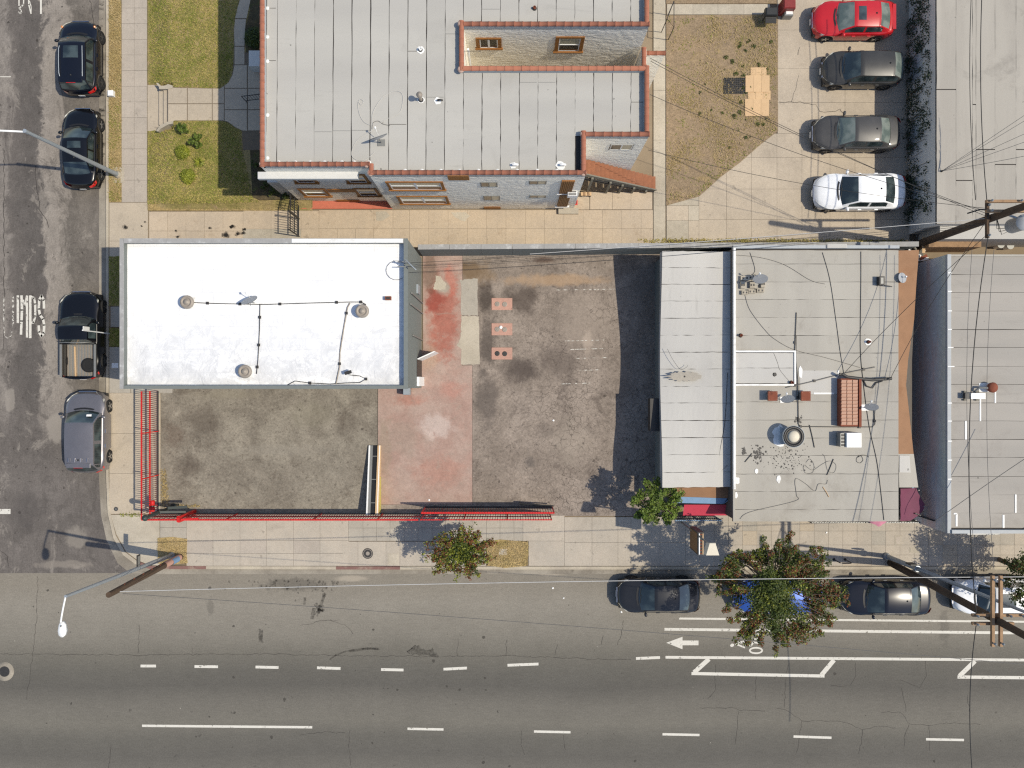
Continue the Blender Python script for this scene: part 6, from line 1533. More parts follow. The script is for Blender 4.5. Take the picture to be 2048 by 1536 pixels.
BEDL = ['low shaded bed plant just left of the apartment corner wall','low shaded bed plant nearest the driveway gate but one','low shaded bed plant below the white stoop block','low shaded bed plant beside the porch wall','low shaded bed plant nearest the driveway gate','topmost low plant of the shaded garden bed']
for k,(x,y) in enumerate(((528,372),(545,384),(522,350),(548,362),(572,392),(513,330))):
    T = None; tuft(x,y,.2,BEDL[k],[('foliage','lf_green')],z=.53,stems=7,name='bed_plant',group='low plants in the shaded garden bed',n=120,size=.09)
# grass: uncountable blades on lawn, verges and yard
def inpoly(x, y, pl):
    c = False; j = len(pl)-1
    for i in range(len(pl)):
        if (pl[i][1] > y) != (pl[j][1] > y) and x < (pl[j][0]-pl[i][0])*(y-pl[i][1])/(pl[j][1]-pl[i][1])+pl[i][0]: c = not c
        j = i
    return c
def grass(name, label, polys, n, h, mat, zf, w=.02, keep=None, seed=1):
    rr = random.Random(seed); vs = []; fs = []
    for pl in polys:
        x0 = min(p[0] for p in pl); x1 = max(p[0] for p in pl); y0 = min(p[1] for p in pl); y1 = max(p[1] for p in pl)
        k = 0; tries = 0; want = n[polys.index(pl)] if isinstance(n, list) else n
        while k < want and tries < want*6:
            tries += 1; x = rr.uniform(x0,x1); y = rr.uniform(y0,y1)
            if not inpoly(x,y,pl) or (keep and not keep(x,y,rr)): continue
            z = zf(x,y); p = P(x,y,z); a = rr.uniform(0,6.283); hh = h*rr.uniform(.5,1.3); d = Vector((math.cos(a),math.sin(a),0)); q = Vector((-d.y,d.x,0))*w
            tp = p+d*hh*rr.uniform(.5,1.4)+Vector((0,0,hh*.8)); o = len(vs); vs += [tuple(p-q),tuple(p+q),tuple(tp)]; fs.append((o,o+1,o+2)); k += 1
    me = bpy.data.meshes.new(name); me.from_pydata(vs,[],fs); me.materials.append(MT[mat]); o = bpy.data.objects.new(name,me); col.objects.link(o)
    return tag(o, label, 'grass', kind='stuff')
def nz(x, y, s, sd=0): 
    return .5+.5*math.sin(x*s*1.3+sd+2*math.sin(y*s*.9+sd))*math.sin(y*s*1.1-sd+1.7*math.sin(x*s*.7))
lawnA = [(297,-60),(300,166),(316,166),(336,168),(350,174),(440,176),(456,165),(466,140),(467,60),(480,-10),(488,-60)]
lawnB = [(297,262),(318,258),(336,248),(350,243),(440,242),(456,245),(482,262),(484,300),(506,396),(520,405),(297,408)]
zl_ = lambda x,y: lawn_z(x,y)
grass('lawn_grass','short green grass of the front lawn',[lawnA,lawnB],9000,.07,'bl_green',zl_,keep=lambda x,y,r: r.random() < .1+.9*nz(x,y,.05,1)*(.3+.7*nz(x,y,.12,5)))
grass('lawn_dry_grass','yellowed grass mixed into the front lawn',[lawnA,lawnB],8000,.07,'bl_yel',zl_,keep=lambda x,y,r: r.random() < .15+.8*(1-nz(x,y,.05,1))*(.4+.6*nz(x,y,.17,9)),seed=2)
grass('verge_dry_grass','dry straw grass on verges and tree pits',[[(219,-60),(242,-60),(242,402),(219,402)],[(316,1077),(373,1079),(373,1126),(317,1126)],[(973,1084),(1030,1082),(1056,1085),(1055,1130),(1010,1134),(977,1130)],[(297,409),(545,409),(545,420),(297,420)],[(323,940),(332,940),(340,1008),(400,1010),(400,1014),(323,1014)]],[5200,1500,1900,1500,500],.09,'bl_dry',lambda x,y:.14,w=.018,seed=3)
grass('verge_green_grass','green grass tufts on the verge strips',[[(219,150),(242,150),(242,402),(219,402)],[(219,513),(260,513),(260,611),(219,611)],[(219,657),(260,657),(260,692),(219,692)],[(240,1026),(285,1026),(285,1033),(240,1033)]],[900,1500,600,80],.07,'bl_green',lambda x,y:.135,seed=4,keep=lambda x,y,r: y > 500 or r.random() < nz(x,y,.06,2)**2)
yardp = [(1334,33),(1554,31),(1554,260),(1520,288),(1480,323),(1440,353),(1400,390),(1334,408)]
grass('yard_dry_grass','dry patchy grass of the bare rear yard',[yardp],7000,.09,'bl_dry',lambda x,y:.155,seed=5,w=.018,keep=lambda x,y,r: r.random() < (max(0,nz(x,y,.028,4)-.35)*1.5 + (.6 if y < 150 and x > 1470 else 0)))
grass('yard_green_weeds','green weeds in the bare rear yard',[yardp],1700,.08,'bl_green',lambda x,y:.155,seed=6,keep=lambda x,y,r: r.random() < .5*nz(x,y,.06,3)**3 + (.5 if (x-1555)/155+(y-262)/130 > -.12 else 0))
grass('wall_weeds','dry weeds growing along the foot of the boundary wall',[[(1270,478),(1560,478),(1820,480),(1820,488),(1560,489),(1300,489)],[(840,490),(1000,491),(1000,496),(840,496)]],[1600,300],.10,'bl_yel',lambda x,y:.14,seed=7)
C = []; rr = random.Random(9)
for k in range(46):
    x = rr.gauss(1490,40); y = rr.uniform(80,330)
    if inpoly(x,y,yardp): p = P(x,y,.17); C.append((p.x,p.y,.18,rr.uniform(.05,.13)))
leaves('yard_weeds', MT['lf_green'], None, C, 1500, .06, 1.0, kind='stuff', label='low dark weed clumps in the bare rear yard', cat='weeds')
# ivy on the shaded wall of the upper right building
C = []
for k in range(330):
    y = rr.uniform(Y_(440,1), Y_(-60,1)); z = rr.uniform(0,2.25)
    if rr.random() < 1.15-.3*z: C.append((nx0-.06-.05*rr.random(), y, z+.1, rr.uniform(.12,.32)))
T = thing('wall_ivy','dark ivy hanging on the shaded wall right of the parked cars','ivy',(nx0-.1,Y_(200),.1))
leaves('foliage', MT['lf_dark'], T, C, 6000, .08, 1.0); leaves('pale_leaves', MT['lf_dark'], T, C, 900, .10, 1.0)
m = MB()
for k in range(50):
    y = rr.uniform(Y_(440,1), Y_(-60,1)); m.tube([(nx0-.12,y,.1),(nx0-.06,y+rr.uniform(-.4,.4),rr.uniform(1,2.2))],.012,4)
m.build('vines', MT['bark'], T)
# ------------------------------------------------------------------ fences, poles, signs, wires
def picket_fence(T, p0, p1, z0, z1, step, rails, mat_rail, mat_pick, r=.011, tip=.06, posts=(), pw=.05, post_mat=None, rail_w=.045):
    p0 = Vector((p0[0],p0[1],0)); p1 = Vector((p1[0],p1[1],0)); d = p1-p0; L = d.length; n = int(L/step)
    me = MB().box(-r,r,-r,r,z0,z1+tip).mesh('picket', MT[mat_pick])
    rz = math.atan2(d.y,d.x)
    for k in range(n+1):
        q = p0+d*(k/n); inst(me, 'picket', T, (q.x,q.y,0), rot=(RNG.uniform(-.004,.004),RNG.uniform(-.004,.004),rz))
    for (z, m_) in rails: MB().bar((p0.x,p0.y,z),(p1.x,p1.y,z),rail_w,.04).build('rail', MT[m_], T)
    for u in posts:
        q = p0+d*u; MB().box(q.x-pw/2,q.x+pw/2,q.y-pw/2,q.y+pw/2,.05,z1+.04).build('post', MT[post_mat or mat_rail], T)
xf, yf0, yf1 = X_(320), Y_(782), Y_(1024)
T = thing('picket_fence','red railed picket fence along the side street pavement','fence',(xf,(yf0+yf1)/2,.12), group='red fence round the vacant lot')
picket_fence(T,(xf,yf0),(xf,yf1),.2,2.0,.098,[(.24,'green_black'),(1.12,'red_iron'),(2.0,'red_iron')],'red_iron','dk_red_iron',posts=(.33,.69,1.0),rail_w=.065)
ys_o = -6.45
T = thing('picket_fence','long red picket fence along the wide road pavement','fence',(X_(580),ys_o,.12), group='red fence round the vacant lot')
picket_fence(T,(xf,ys_o),(X_(846),ys_o),.2,2.0,.118,[(.24,'green_black'),(1.05,'dk_red_iron'),(2.0,'red_iron')],'red_iron','dk_red_iron',posts=(.30,.62,.85),rail_w=.075)
T = thing('picket_fence','red picket fence section behind the small street tree','fence',(X_(980),ys_o,.12), group='red fence round the vacant lot')
picket_fence(T,(X_(850),ys_o),(X_(1099),ys_o),.2,2.0,.12,[(.24,'green_black'),(1.05,'dk_red_iron'),(2.0,'red_iron')],'red_iron','dk_red_iron',posts=(0,.33,.66,1.0),rail_w=.05)
T = thing('sliding_gate','red sliding gate standing just inside the fence','gate',(X_(980),-6.12,.12), group='red fence round the vacant lot')
picket_fence(T,(X_(852),-6.12),(X_(1104),-6.12),.25,2.0,.125,[(.28,'black_iron'),(2.0,'red_iron'),(.5,'black_iron')],'red_iron','dk_red_iron',posts=(0,1.0),rail_w=.085)
MB().tube([(X_(1040),-6.0,.14),(X_(1104),-6.08,.14)],.03,6).build('track', MT['black_iron'], T); MB().tube([(X_(1040),-5.9,.6),(X_(1106),-6.0,.6)],.03,6).build('guide_bar', MT['black_iron'], T); MB().tube([(X_(1040),-5.9,.14),(X_(1040),-5.9,.6)],.03,6).build('guide_post', MT['black_iron'], T)
for k in range(6): 
    xa_ = X_(860+40*k); MB().tube([(xa_,-6.11,.3),(xa_+.95,-6.11,1.0 if k % 2 else .3)],.012,5).build('brace', MT['black_iron'], T)
T = thing('gate_post','bulky red gate post with angled frame in the fence','post',P(392,1022,0))
c = P(392,1023,0); MB().box(c.x-.07,c.x+.07,ys_o+.05,ys_o+.19,.05,2.12).build('post',MT['red_iron'],T); MB().box(c.x-.05,c.x+.05,ys_o-.12,ys_o-.035,.05,2.08).build('outer_post',MT['red_iron'],T); MB().bar((c.x,ys_o-.08,2.12),(c.x,ys_o+.13,2.15),.14,.06).build('cap',MT['red_iron'],T); MB().bar((c.x+.1,ys_o+.02,2.06),(c.x+.9,ys_o+.05,1.98),.09,.07).build('arm',MT['red_iron'],T)
T = thing('fence_post','tall dark post with ball top at the fence corner','post',P(350,1012,0))
c = P(350,1012,0); tp = P(290,1036,3.3); MB().tube([c,(tp.x,tp.y,3.2)],.085,12).build('shaft',MT['green_black'],T); MB().lathe([(.0,-.15),(.11,-.1),(.15,0),(.11,.1),(0,.15)],(tp.x,tp.y,3.3),16).build('ball',MT['green_black'],T); MB().lathe([(.16,0),(.16,.08),(.09,.12)],(c.x,c.y,.1),14).build('foot',MT['green_black'],T)
MB().bar((c.x,c.y,1.9),(c.x+1.15,c.y-.05,1.5),.1,.08).build('arm',MT['green_black'],T); MB().bar((c.x+.25,c.y+.12,1.4),(c.x+1.1,c.y+.14,1.2),.12,.1).build('lower_arm',MT['green_black'],T)
T = thing('gate_motor','red drum shaped motor clamped on the fence corner','motor',P(305,1012,1.0))
c = P(305,1012,1.1); MB().lathe([(.06,-.28),(.11,-.25),(.11,-.05),(.085,-.04),(.085,.04),(.11,.05),(.11,.25),(.06,.28)],c,16,True,(0,1,0)).build('drum',MT['red_iron'],T); MB().bar(c+Vector((0,0,-.12)),c+Vector((.12,0,-.25)),.06,.06).build('clamp',MT['dk_red_iron'],T); MB().lathe([(.088,-.03),(.088,.03)],c,16,True,(0,1,0)).build('band',MT['black_iron'],T)
# double sign box, shaped as a low leaning wedge to keep its shadow small
T = thing('sign_box','long double sided sign box with a yellow face leaning on the red fence','sign',P(752,960,.12))
def wedge(x0, x1, mat, nm, zoff=0.0, zb=.14, yN=-3.05, yS=-6.38, h0=.24, h1=1.0):
    m = MB(); vs = []
    for y, h in ((yN,h0),(yS,h1)):
        for x in (x0,x1): vs += [(x,y,zb),(x,y,h+zoff)]
    m.add(vs, [(0,1,3,2),(6,7,5,4),(0,4,5,1),(2,3,7,6),(1,5,7,3),(0,2,6,4)]); return m.build(nm, MT[mat], T)
bx = -7.12
wedge(bx,bx+.07,'white_metal','frame'); wedge(bx+.071,bx+.20,'grey_metal','side_channel',-.04); wedge(bx+.201,bx+.44,'black_plastic','slot',-.09); wedge(bx+.441,bx+.52,'card','frame',-.01); wedge(bx+.521,bx+.56,'white_metal','face_edge',-.02); wedge(bx+.561,bx+.60,'card','sign_face',-.06); wedge(bx+.601,bx+.606,'yellow','painted_panel',-.14,.16,-4.6,-6.36,.62,1.0)
for u in (.15,.5,.85): MB().bar((bx+.2,-3.1-3.2*u,.24+.73*u-.06),(bx+.45,-3.1-3.2*u,.24+.73*u-.06),.03,.03).build('cross_tie',MT['grey_metal'],T)
# driveway gate
T = thing('driveway_gate','black iron picket gate across the tan driveway','gate',(-10.6,8.2,.14))
picket_fence(T,(-10.6,9.1),(-10.6,7.35),.2,1.95,.11,[(.25,'black_iron'),(1.75,'black_iron'),(1.0,'black_iron')],'black_iron','black_iron',posts=(0,.5,1.0),r=.010,rail_w=.035)
for k in range(4): MB().tube([(-10.6,8.95-.1*k+.22*math.cos(a/10*6.28)*(1-.12*k),1.45+.22*math.sin(a/10*6.28)) for a in range(8)],.012,5).build('scroll',MT['black_iron'],T)
T = thing('railing','black iron railing beside the shaded front steps','railing',P(495,200,.5))
a = P(482,192,1.4); b = P(530,186,1.6)
for (q,z) in ((a,1.35),(b,1.55)): MB().tube([(q.x,q.y,.5),(q.x,q.y,z)],.018,6).build('post',MT['black_iron'],T)
MB().bar((a.x,a.y,1.35),(b.x,b.y,1.55),.03,.03).build('handrail',MT['black_iron'],T); MB().bar((a.x,a.y,.75),(b.x,b.y,.95),.025,.025).build('rail',MT['black_iron'],T)
for k in range(1,9): q = a.lerp(b,k/9); MB().tube([(q.x,q.y,.75+.2*k/9),(q.x,q.y,1.35+.2*k/9)],.010,5).build('baluster',MT['black_iron'],T)
# lamp posts
def arm_pts(a, b, rise, n=8):
    out = []
    for k in range(n+1):
        u = k/n; q = Vector(a).lerp(Vector(b),u); q.z += rise*math.sin(u*math.pi*.5); out.append(q)
    return out
def lamp_head(T, c, d):
    d = Vector(d).normalized(); n = Vector((-d.y,d.x,0)); m = MB(); vs = []
    for (u, w_, zt, zb) in ((0,.08,.05,-.03),(.12,.15,.07,-.04),(.35,.18,.09,-.06),(.52,.14,.07,-.05),(.60,.05,.03,-.02)):
        p = Vector(c)+d*u; vs += [p-n*w_+Vector((0,0,zb)), p+n*w_+Vector((0,0,zb)), p+n*w_*.7+Vector((0,0,zt)), p-n*w_*.7+Vector((0,0,zt))]
    fs = []
    for i in range(4):
        for k in range(4): fs.append((i*4+k,i*4+(k+1)%4,(i+1)*4+(k+1)%4,(i+1)*4+k))
    fs += [(0,1,2,3)[::-1],(16,17,18,19)]
    m.add([tuple(v) for v in vs], fs, True); m.build('lamp_head', MT['white_metal'], T); MB().lathe([(.03,0),(.03,.05),(0,.05)],Vector(c)+d*.15+Vector((0,0,.07)),8).build('light_sensor',MT['grey_metal'],T)
T = thing('street_lamp','pale street lamp post leaning over the black sedan at upper left','street lamp',P(237,350,.12), group='street lamps')
b0 = P(237,350,.12); tp = P(52,263,7.6)
MB().tube([b0,b0.lerp(tp,.5),tp],[.11,.09,.065],12).build('mast',MT['galv'],T); MB().lathe([(.17,0),(.17,.12),(.11,.2)],b0,14).build('base_plate',MT['old'],T)
e = P(-45,262,8.0); MB().tube(arm_pts(tp+Vector((0,0,-.05)),e,.15),.04,8).build('arm',MT['white_metal'],T); lamp_head(T,e,(-1,0,0)); MB().lathe([(.08,-.1),(.08,.1)],tp,10).build('collar',MT['galv'],T)
MB().bbox(b0.x-.28,b0.x+.28,b0.y-.4,b0.y+.4,.1,.145,.01).build('footing',MT['old'],T)
T = thing('street_lamp','pale blue street lamp post beside the wooden pole on the corner','street lamp',P(345,1110,.12), group='street lamps')
b0 = P(345,1110,.12); tp = P(131,1193,9.0)
MB().tube([b0,b0.lerp(tp,.5),tp],[.11,.085,.06],12).build('mast',MT['galv'],T); MB().lathe([(.16,0),(.16,.12),(.11,.2)],b0,14).build('base_plate',MT['galv'],T)
e = P(125,1243,9.25); MB().tube(arm_pts(tp+Vector((-.02,0,-.05)),e,.12),.035,8).build('arm',MT['white_metal'],T); lamp_head(T,e,(-.02,-1,0))
q = b0.lerp(tp,.36); MB().box(q.x-.02,q.x+.02,q.y,q.y+.62,q.z,q.z+.3).build('street_sign',MT['dark_metal'],T); MB().box(q.x+.021,q.x+.026,q.y+.08,q.y+.56,q.z+.05,q.z+.25).build('sign_face',MT['grey_metal'],T)
T = thing('utility_pole','dark wooden pole leaning out from the dry grass corner patch','utility pole',P(362,1113,.12), group='wooden utility poles')
b0 = P(362,1113,.1); tp = P(217,1190,7.0)
MB().tube([b0,b0.lerp(tp,.5),tp],[.155,.14,.12],14).build('shaft',MT['pole_wood'],T)
pa, pb = b0.lerp(tp,.03), b0.lerp(tp,.27); MB().tube([pa,pb],[.157,.153],14,False).build('painted_band',MT['pad'],T)
pa, pb = b0.lerp(tp,.07), b0.lerp(tp,.17); d = (pb-pa).normalized(); MB().tube([pa+Vector((.02,-.01,0)),pb+Vector((.02,-.01,0))],[.158,.156],14,False).build('blue_notice',MT['blue_board'],T)
for k in range(5): q = b0.lerp(tp,.35+.12*k); MB().tube([q+Vector((.05,.13,0)),q+Vector((.12,.19,.02))],.018,5).build('step_bolt',MT['rust'],T)
top1 = tp
# utility pole by the purple tarpaulin
T = thing('utility_pole','tall dark wooden pole with crossed timber arms over the white SUV','utility pole',P(1780,1125,.12), group='wooden utility poles')
b0 = P(1780,1125,.1); md = Vector((19.2,-9.35,8.2)); tp = Vector((19.4,-9.6,12.0))
MB().tube([b0,b0.lerp(md,.5),md,tp],[.17,.16,.15,.12],14).build('shaft',MT['pole_wood'],T)
MB().tube([b0+Vector((.17,.02,0)),md+Vector((.17,.02,-.8))],.05,8).build('riser_pipe',MT['black_plastic'],T)
for (a,b) in (((18.25,-9.17,8.25),(20.3,-9.17,8.25)),((18.25,-9.50,8.25),(19.9,-9.50,8.25)),((18.95,-7.55,8.45),(18.95,-10.35,8.45)),((19.27,-7.55,8.45),(19.27,-10.35,8.45)),((19.15,-8.6,10.4),(19.15,-10.6,10.4))): MB().bar(a,b,.11,.13).build('crossarm',MT['arm_wood'],T)
for (x,y,z) in ((18.4,-9.17,8.34),(19.7,-9.17,8.34),(20.2,-9.17,8.34),(18.95,-7.7,8.55),(19.27,-7.7,8.55),(18.95,-10.2,8.55),(19.27,-10.2,8.55),(18.4,-9.5,8.34)): MB().lathe([(.03,0),(.05,.05),(.03,.08),(.05,.11),(0,.15)],(x,y,z),8).build('insulator',MT['galv'],T)
MB().bar((18.6,-9.17,8.2),(19.2,-9.3,7.5),.05,.04).build('brace',MT['galv'],T); MB().bar((19.85,-9.17,8.2),(19.25,-9.3,7.5),.05,.04).build('brace',MT['galv'],T); MB().bar((19.0,-8.2,8.35),(19.2,-9.25,7.6),.05,.04).build('brace',MT['galv'],T)
T = thing('street_lamp','grey steel mast standing close to the tall wooden pole','street lamp',P(1775,1112,.12), group='street lamps')
b0 = P(1772,1112,.1); tp = P(2060,1228,9.0); MB().tube([b0,b0.lerp(tp,.35),tp],[.12,.10,.06],12).build('mast',MT['galv'],T); q = b0.lerp(tp,.26); MB().lathe([(.15,-.09),(.15,.09)],q,12).build('collar',MT['galv'],T); MB().tube(arm_pts(tp,tp+Vector((.3,-1.6,.3)),.1),.035,8).build('arm',MT['white_metal'],T); MB().lathe([(.18,0),(.18,.1),(.12,.2)],b0,14).build('base_plate',MT['galv'],T)
MB().box(b0.x-.06,b0.x+.26,b0.y+.1,b0.y+.16,2.2,2.7).build('parking_sign',MT['dark_metal'],T)
# rear utility pole
T = thing('utility_pole','dark wooden pole with transformer behind the restaurant','utility pole',P(1825,493,.12), group='wooden utility poles')
b0 = P(1826,492,.1); tp = Vector((20.0,6.95,11.0)); md = b0.lerp(tp,.66)
MB().tube([b0,b0.lerp(tp,.5),tp],[.19,.17,.13],14).build('shaft',MT['pole_wood'],T)
for (a,b) in (((19.25,7.42,7.5),(22.6,7.42,7.5)),((19.25,7.02,7.5),(22.6,7.02,7.5)),((19.72,6.05,6.8),(19.72,7.55,6.8))): MB().bar(a,b,.11,.14).build('crossarm',MT['arm_wood'] if a[2] == 7.5 else MT['pole_wood'],T)
MB().lathe([(.28,-.85),(.30,-.8),(.30,-.05),(.33,-.04),(.33,.02),(.0,.10)],(20.65,6.52,7.75),22).build('transformer',MT['dish'],T); MB().tube([(20.2,6.9,7.4),(20.5,6.7,7.6)],.05,6).build('bracket',MT['galv'],T); MB().lathe([(.04,0),(.06,.08),(0,.16)],(20.55,6.75,7.85),8).build('bushing',MT['white_metal'],T)
for (x,y,z) in ((19.4,7.42,7.6),(20.6,7.42,7.6),(21.8,7.42,7.6),(19.4,7.02,7.6),(21.8,7.02,7.6),(19.72,6.15,6.9),(19.72,7.4,6.9)): MB().lathe([(.03,0),(.05,.05),(.03,.08),(.05,.11),(0,.15)],(x,y,z),8).build('insulator',MT['galv'],T)
for k in range(3): MB().tube([(20.05,6.9,6.9),(20.3+.1*k,6.5-.12*k,6.5),(20.6,6.45-.05*k,6.95)],.014,5).build('jumper_cable',MT['wire'],T)
MB().tube([(19.75,7.1,7.3),(19.3,7.2,7.0),(18.95,7.1,6.7)],.03,6).build('splice_case',MT['wire'],T)
# overhead cables
def wire(a, b, sag, r, mat, label, group='overhead cables', n=16):
    a = Vector(a); b = Vector(b); pts = []
    for k in range(n+1):
        u = k/n; q = a.lerp(b,u); q.z -= sag*4*u*(1-u); pts.append(q)
    return tag(MB().tube(pts, r, 5).build('overhead_cable', MT[mat]), label, 'cable', group)
w = lambda px,py,z: tuple(P(px,py,z))
wire(w(240,1183,6.8), w(2200,1153,8.2), .5, .016, 'wire_pale', 'pale cable along the kerb of the wide road from the corner pole')
wire(w(245,1187,6.5), w(2060,1330,8.0), .4, .011, 'wire_grey', 'thin dark cable sinking from the corner pole across the bike lane')
MB().lathe([(.05,0),(.04,.10),(0,.12)],(X_(1884,2.8),Y_(342,2.8),2.75),8).build('cable_anchor',MT['dark_metal'],Ne)
wire((19.7,6.1,6.9), (18.4,-9.2,8.3), .9, .020, 'wire', 'thick black cable over the dusty right roof')
wire((18.4,-9.5,8.3), w(1955,1640,7.6), .5, .018, 'wire', 'thick black cable crossing the wide road at the right')
wire(w(1944,500,6.6), w(1951,1130,7.6), .5, .010, 'wire_grey', 'thin cable left of the thick one over the dusty right roof')
wire(w(1988,500,6.8), w(1988,1140,7.8), .5, .010, 'wire_grey', 'thin cable right of the thick one over the dusty right roof')
wire(w(1945,-60,6.8), w(1951,400,6.9), .3, .015, 'wire', 'left one of two black cables running up the upper right roof')
wire(w(1966,-60,6.9), w(1974,405,7.0), .3, .018, 'wire', 'right one of two black cables running up the upper right roof')
for k,(x,y,z) in enumerate(((1300,116,6.6),(1301,122,6.6),(1300,189,6.4),(1296,300,6.0))):
    wire((x and P(x,y,z)), (19.72,6.9+.12*k,6.9), .5+.15*k, .010, 'wire', ['upper of the cables from the pole to the apartment light well','second cable from the pole to the apartment light well','cable from the pole to the apartment roof edge below the light well','lowest cable from the pole towards the apartment stair'][k])
for k,(x,y,z) in enumerate(((814,526,5.9),(815,533,5.7),(818,545,5.2))):
    wire(P(x,y,z), (19.85,6.75-.03*k,6.5-.25*k), .9+.2*k, .009, 'wire', ['upper cable from the white roof mast across the lot','middle cable from the white roof mast across the lot','lower cable from the white roof mast across the lot'][k])
wire(w(1060,508,3.4), (19.82,6.9,6.7), .3, .014, 'wire_pale', 'twisted pale cable above the long boundary wall')
for k,(x,y) in enumerate(((2110,190),(2110,205),(2110,240),(2110,262),(2110,300))):
    wire(w(1884,342,2.9), w(x,y,6.8), .15, .009, 'wire_grey', ['topmost of the thin cables fanning over the upper right roof','second from top of the thin cables fanning over the upper right roof','middle one of the thin cables fanning over the upper right roof','second lowest of the thin cables fanning over the upper right roof','lowest of the thin cables fanning over the upper right roof'][k], 'thin cables fanning over the upper right roof')
wire(w(1869,1043,3.6), w(2110,878,6.0), .1, .014, 'wire_grey', 'single cable slanting up over the lower part of the dusty right roof')
wire(w(1690,745,3.5), (19.72,6.2,6.8), .5, .012, 'wire', 'cable from the black flue duct up to the rear pole')
wire(w(1782,755,3.4), (19.9,6.75,6.3), .4, .012, 'wire', 'cable from the flue duct end up to the rear pole')
# restaurant pole sign
T = thing('pole_sign','pole sign with hanging panel and pale lamp hood outside the restaurant','sign',P(1352,1036,.12))
b0 = P(1352,1036,.1); tp = P(1424,1093,7.0); MB().tube([b0,tp],[.05,.035],10).build('pole',MT['grey_metal'],T)
c = P(1394,1081,4.0); 
MB().box(c.x-.14,c.x+.14,c.y-.5,c.y+.5,3.2,4.75).build('sign_panel',MT['dark_metal'],T); MB().box(c.x-.15,c.x-.141,c.y-.44,c.y+.44,3.3,4.65).build('sign_face',MT['slat_wood'],T); MB().box(c.x+.141,c.x+.15,c.y-.44,c.y+.44,3.3,4.65).build('sign_face',MT['slat_wood'],T)
MB().box(c.x-.10,c.x-.06,c.y-.46,c.y+.46,4.751,4.80).build('top_frame',MT['white_metal'],T); MB().box(c.x+.06,c.x+.10,c.y-.46,c.y+.46,4.751,4.80).build('top_frame',MT['card'],T)
for k in range(7): q = c.y-.42+.14*k; MB().box(c.x-.04,c.x+.04,q-.02,q+.02,4.75,4.79).build('lamp_socket',MT['rust'],T)
MB().bar((c.x,c.y+.3,4.0),(b0.lerp(tp,.55).x,b0.lerp(tp,.55).y,4.0),.05,.05).build('bracket',MT['grey_metal'],T); MB().bar((c.x,c.y+.3,4.5),(b0.lerp(tp,.62).x,b0.lerp(tp,.62).y,4.5),.05,.05).build('bracket',MT['grey_metal'],T)
m = MB(); q = tp; m.add([(q.x-.12,q.y+.15,7.1),(q.x+.12,q.y+.15,7.1),(q.x+.27,q.y-.34,7.12),(q.x-.27,q.y-.34,7.12),(q.x-.2,q.y+.12,6.8),(q.x+.2,q.y+.12,6.8),(q.x+.3,q.y-.36,6.75),(q.x-.3,q.y-.36,6.75)],[(0,3,2,1),(0,1,5,4),(1,2,6,5),(2,3,7,6),(3,0,4,7),(4,5,6,7)]); m.build('lamp_hood',MT['cream'],T)
# restaurant front grilles, tarpaulin, cloth
T = thing('window_grille','pale blue picket grille in front of the red awning','grille',(X_(1400,1),Y_(1035),.12))
yy_ = Y_(1030); picket_fence(T,(X_(1338),yy_),(X_(1425),yy_),.15,1.6,.10,[(.3,'black_iron'),(1.0,'black_iron'),(1.6,'blue_board')],'blue_board','grey_metal',posts=(0,.5,1),r=.012)
T = thing('window_grille','black barred grille along the restaurant front','grille',(X_(1700,1),my0-.3,.12))
picket_fence(T,(X_(1590),my0-.22),(X_(1795),my0-.22),.15,2.2,.12,[(.3,'black_iron'),(1.2,'black_iron'),(2.2,'grey_metal')],'black_iron','grey_metal',posts=(0,.5,1),r=.012)
T = thing('awning_cloth','pink cloth hanging over the restaurant front edge','cloth',P(1756,1048,2.4))
m = MB(); n = 10; vs = []
for i in range(n+1):
    u = i/n; x = X_(1726,2.6)+(X_(1772,2.6)-X_(1726,2.6))*u; k = 1-abs(u-.72)*1.6
    for j in range(4): v = j/3; vs.append((x, my0-.02-.34*v*max(.25,k)-.02*math.sin(u*19), 2.75-.25*v+.03*math.sin(u*14+v*3)))
m.add(vs,[(i*4+j,i*4+j+1,(i+1)*4+j+1,(i+1)*4+j) for i in range(n) for j in range(3)],True); m.build('cloth',MT['pink_cloth'],T); MB().tube([(X_(1726,2.6),my0-.01,2.78),(X_(1772,2.6),my0-.01,2.78)],.02,6).build('rod',MT['dark_metal'],T)
T = thing('tarpaulin','purple tarpaulin stretched beside the restaurant front corner','tarpaulin',P(1820,1010,2.2))
m = MB(); n = 8; vs = []
for i in range(n+1):
    for j in range(n+1):
        u, v = i/n, j/n; bulge = 1-abs(v-.62)*.9
        a = P(1800,977,2.4); b = P(1800,1042,2.4); q = a.lerp(b,v); wd = (X_(1834,2.3)-a.x) + .42*max(0,1-abs(v-.55)*2.1)
        if v > .8: wd *= 1-.35*(v-.8)/.2
        vs.append((q.x+wd*u, q.y, 2.45-.18*u-.10*math.sin(u*3.14)*math.sin(v*3.14)+.02*math.sin(v*17+u*5)))
m.add(vs,[(i*(n+1)+j,i*(n+1)+j+1,(i+1)*(n+1)+j+1,(i+1)*(n+1)+j)[::-1] for i in range(n) for j in range(n)],True); m.build('sheet',MT['purple'],T)
for (px,py) in ((1836,980),(1846,1012),(1830,1040)): q = P(px,py,2.2); MB().tube([(q.x,q.y,.1),(q.x,q.y,2.3)],.025,6).build('pole',MT['grey_metal'],T)
T = thing('security_gate','dark spiked security gate across the narrow alley','gate',P(1830,1035,.12))
picket_fence(T,(19.0,-6.1),(19.9,-6.45),.15,2.3,.10,[(.3,'black_iron'),(1.2,'black_iron'),(2.3,'black_iron')],'black_iron','black_iron',posts=(0,1),r=.012)
MB().bar((19.05,-4.3,2.0),(19.05,-6.0,2.0),.12,.05).build('side_rail',MT['blue_board'],T)
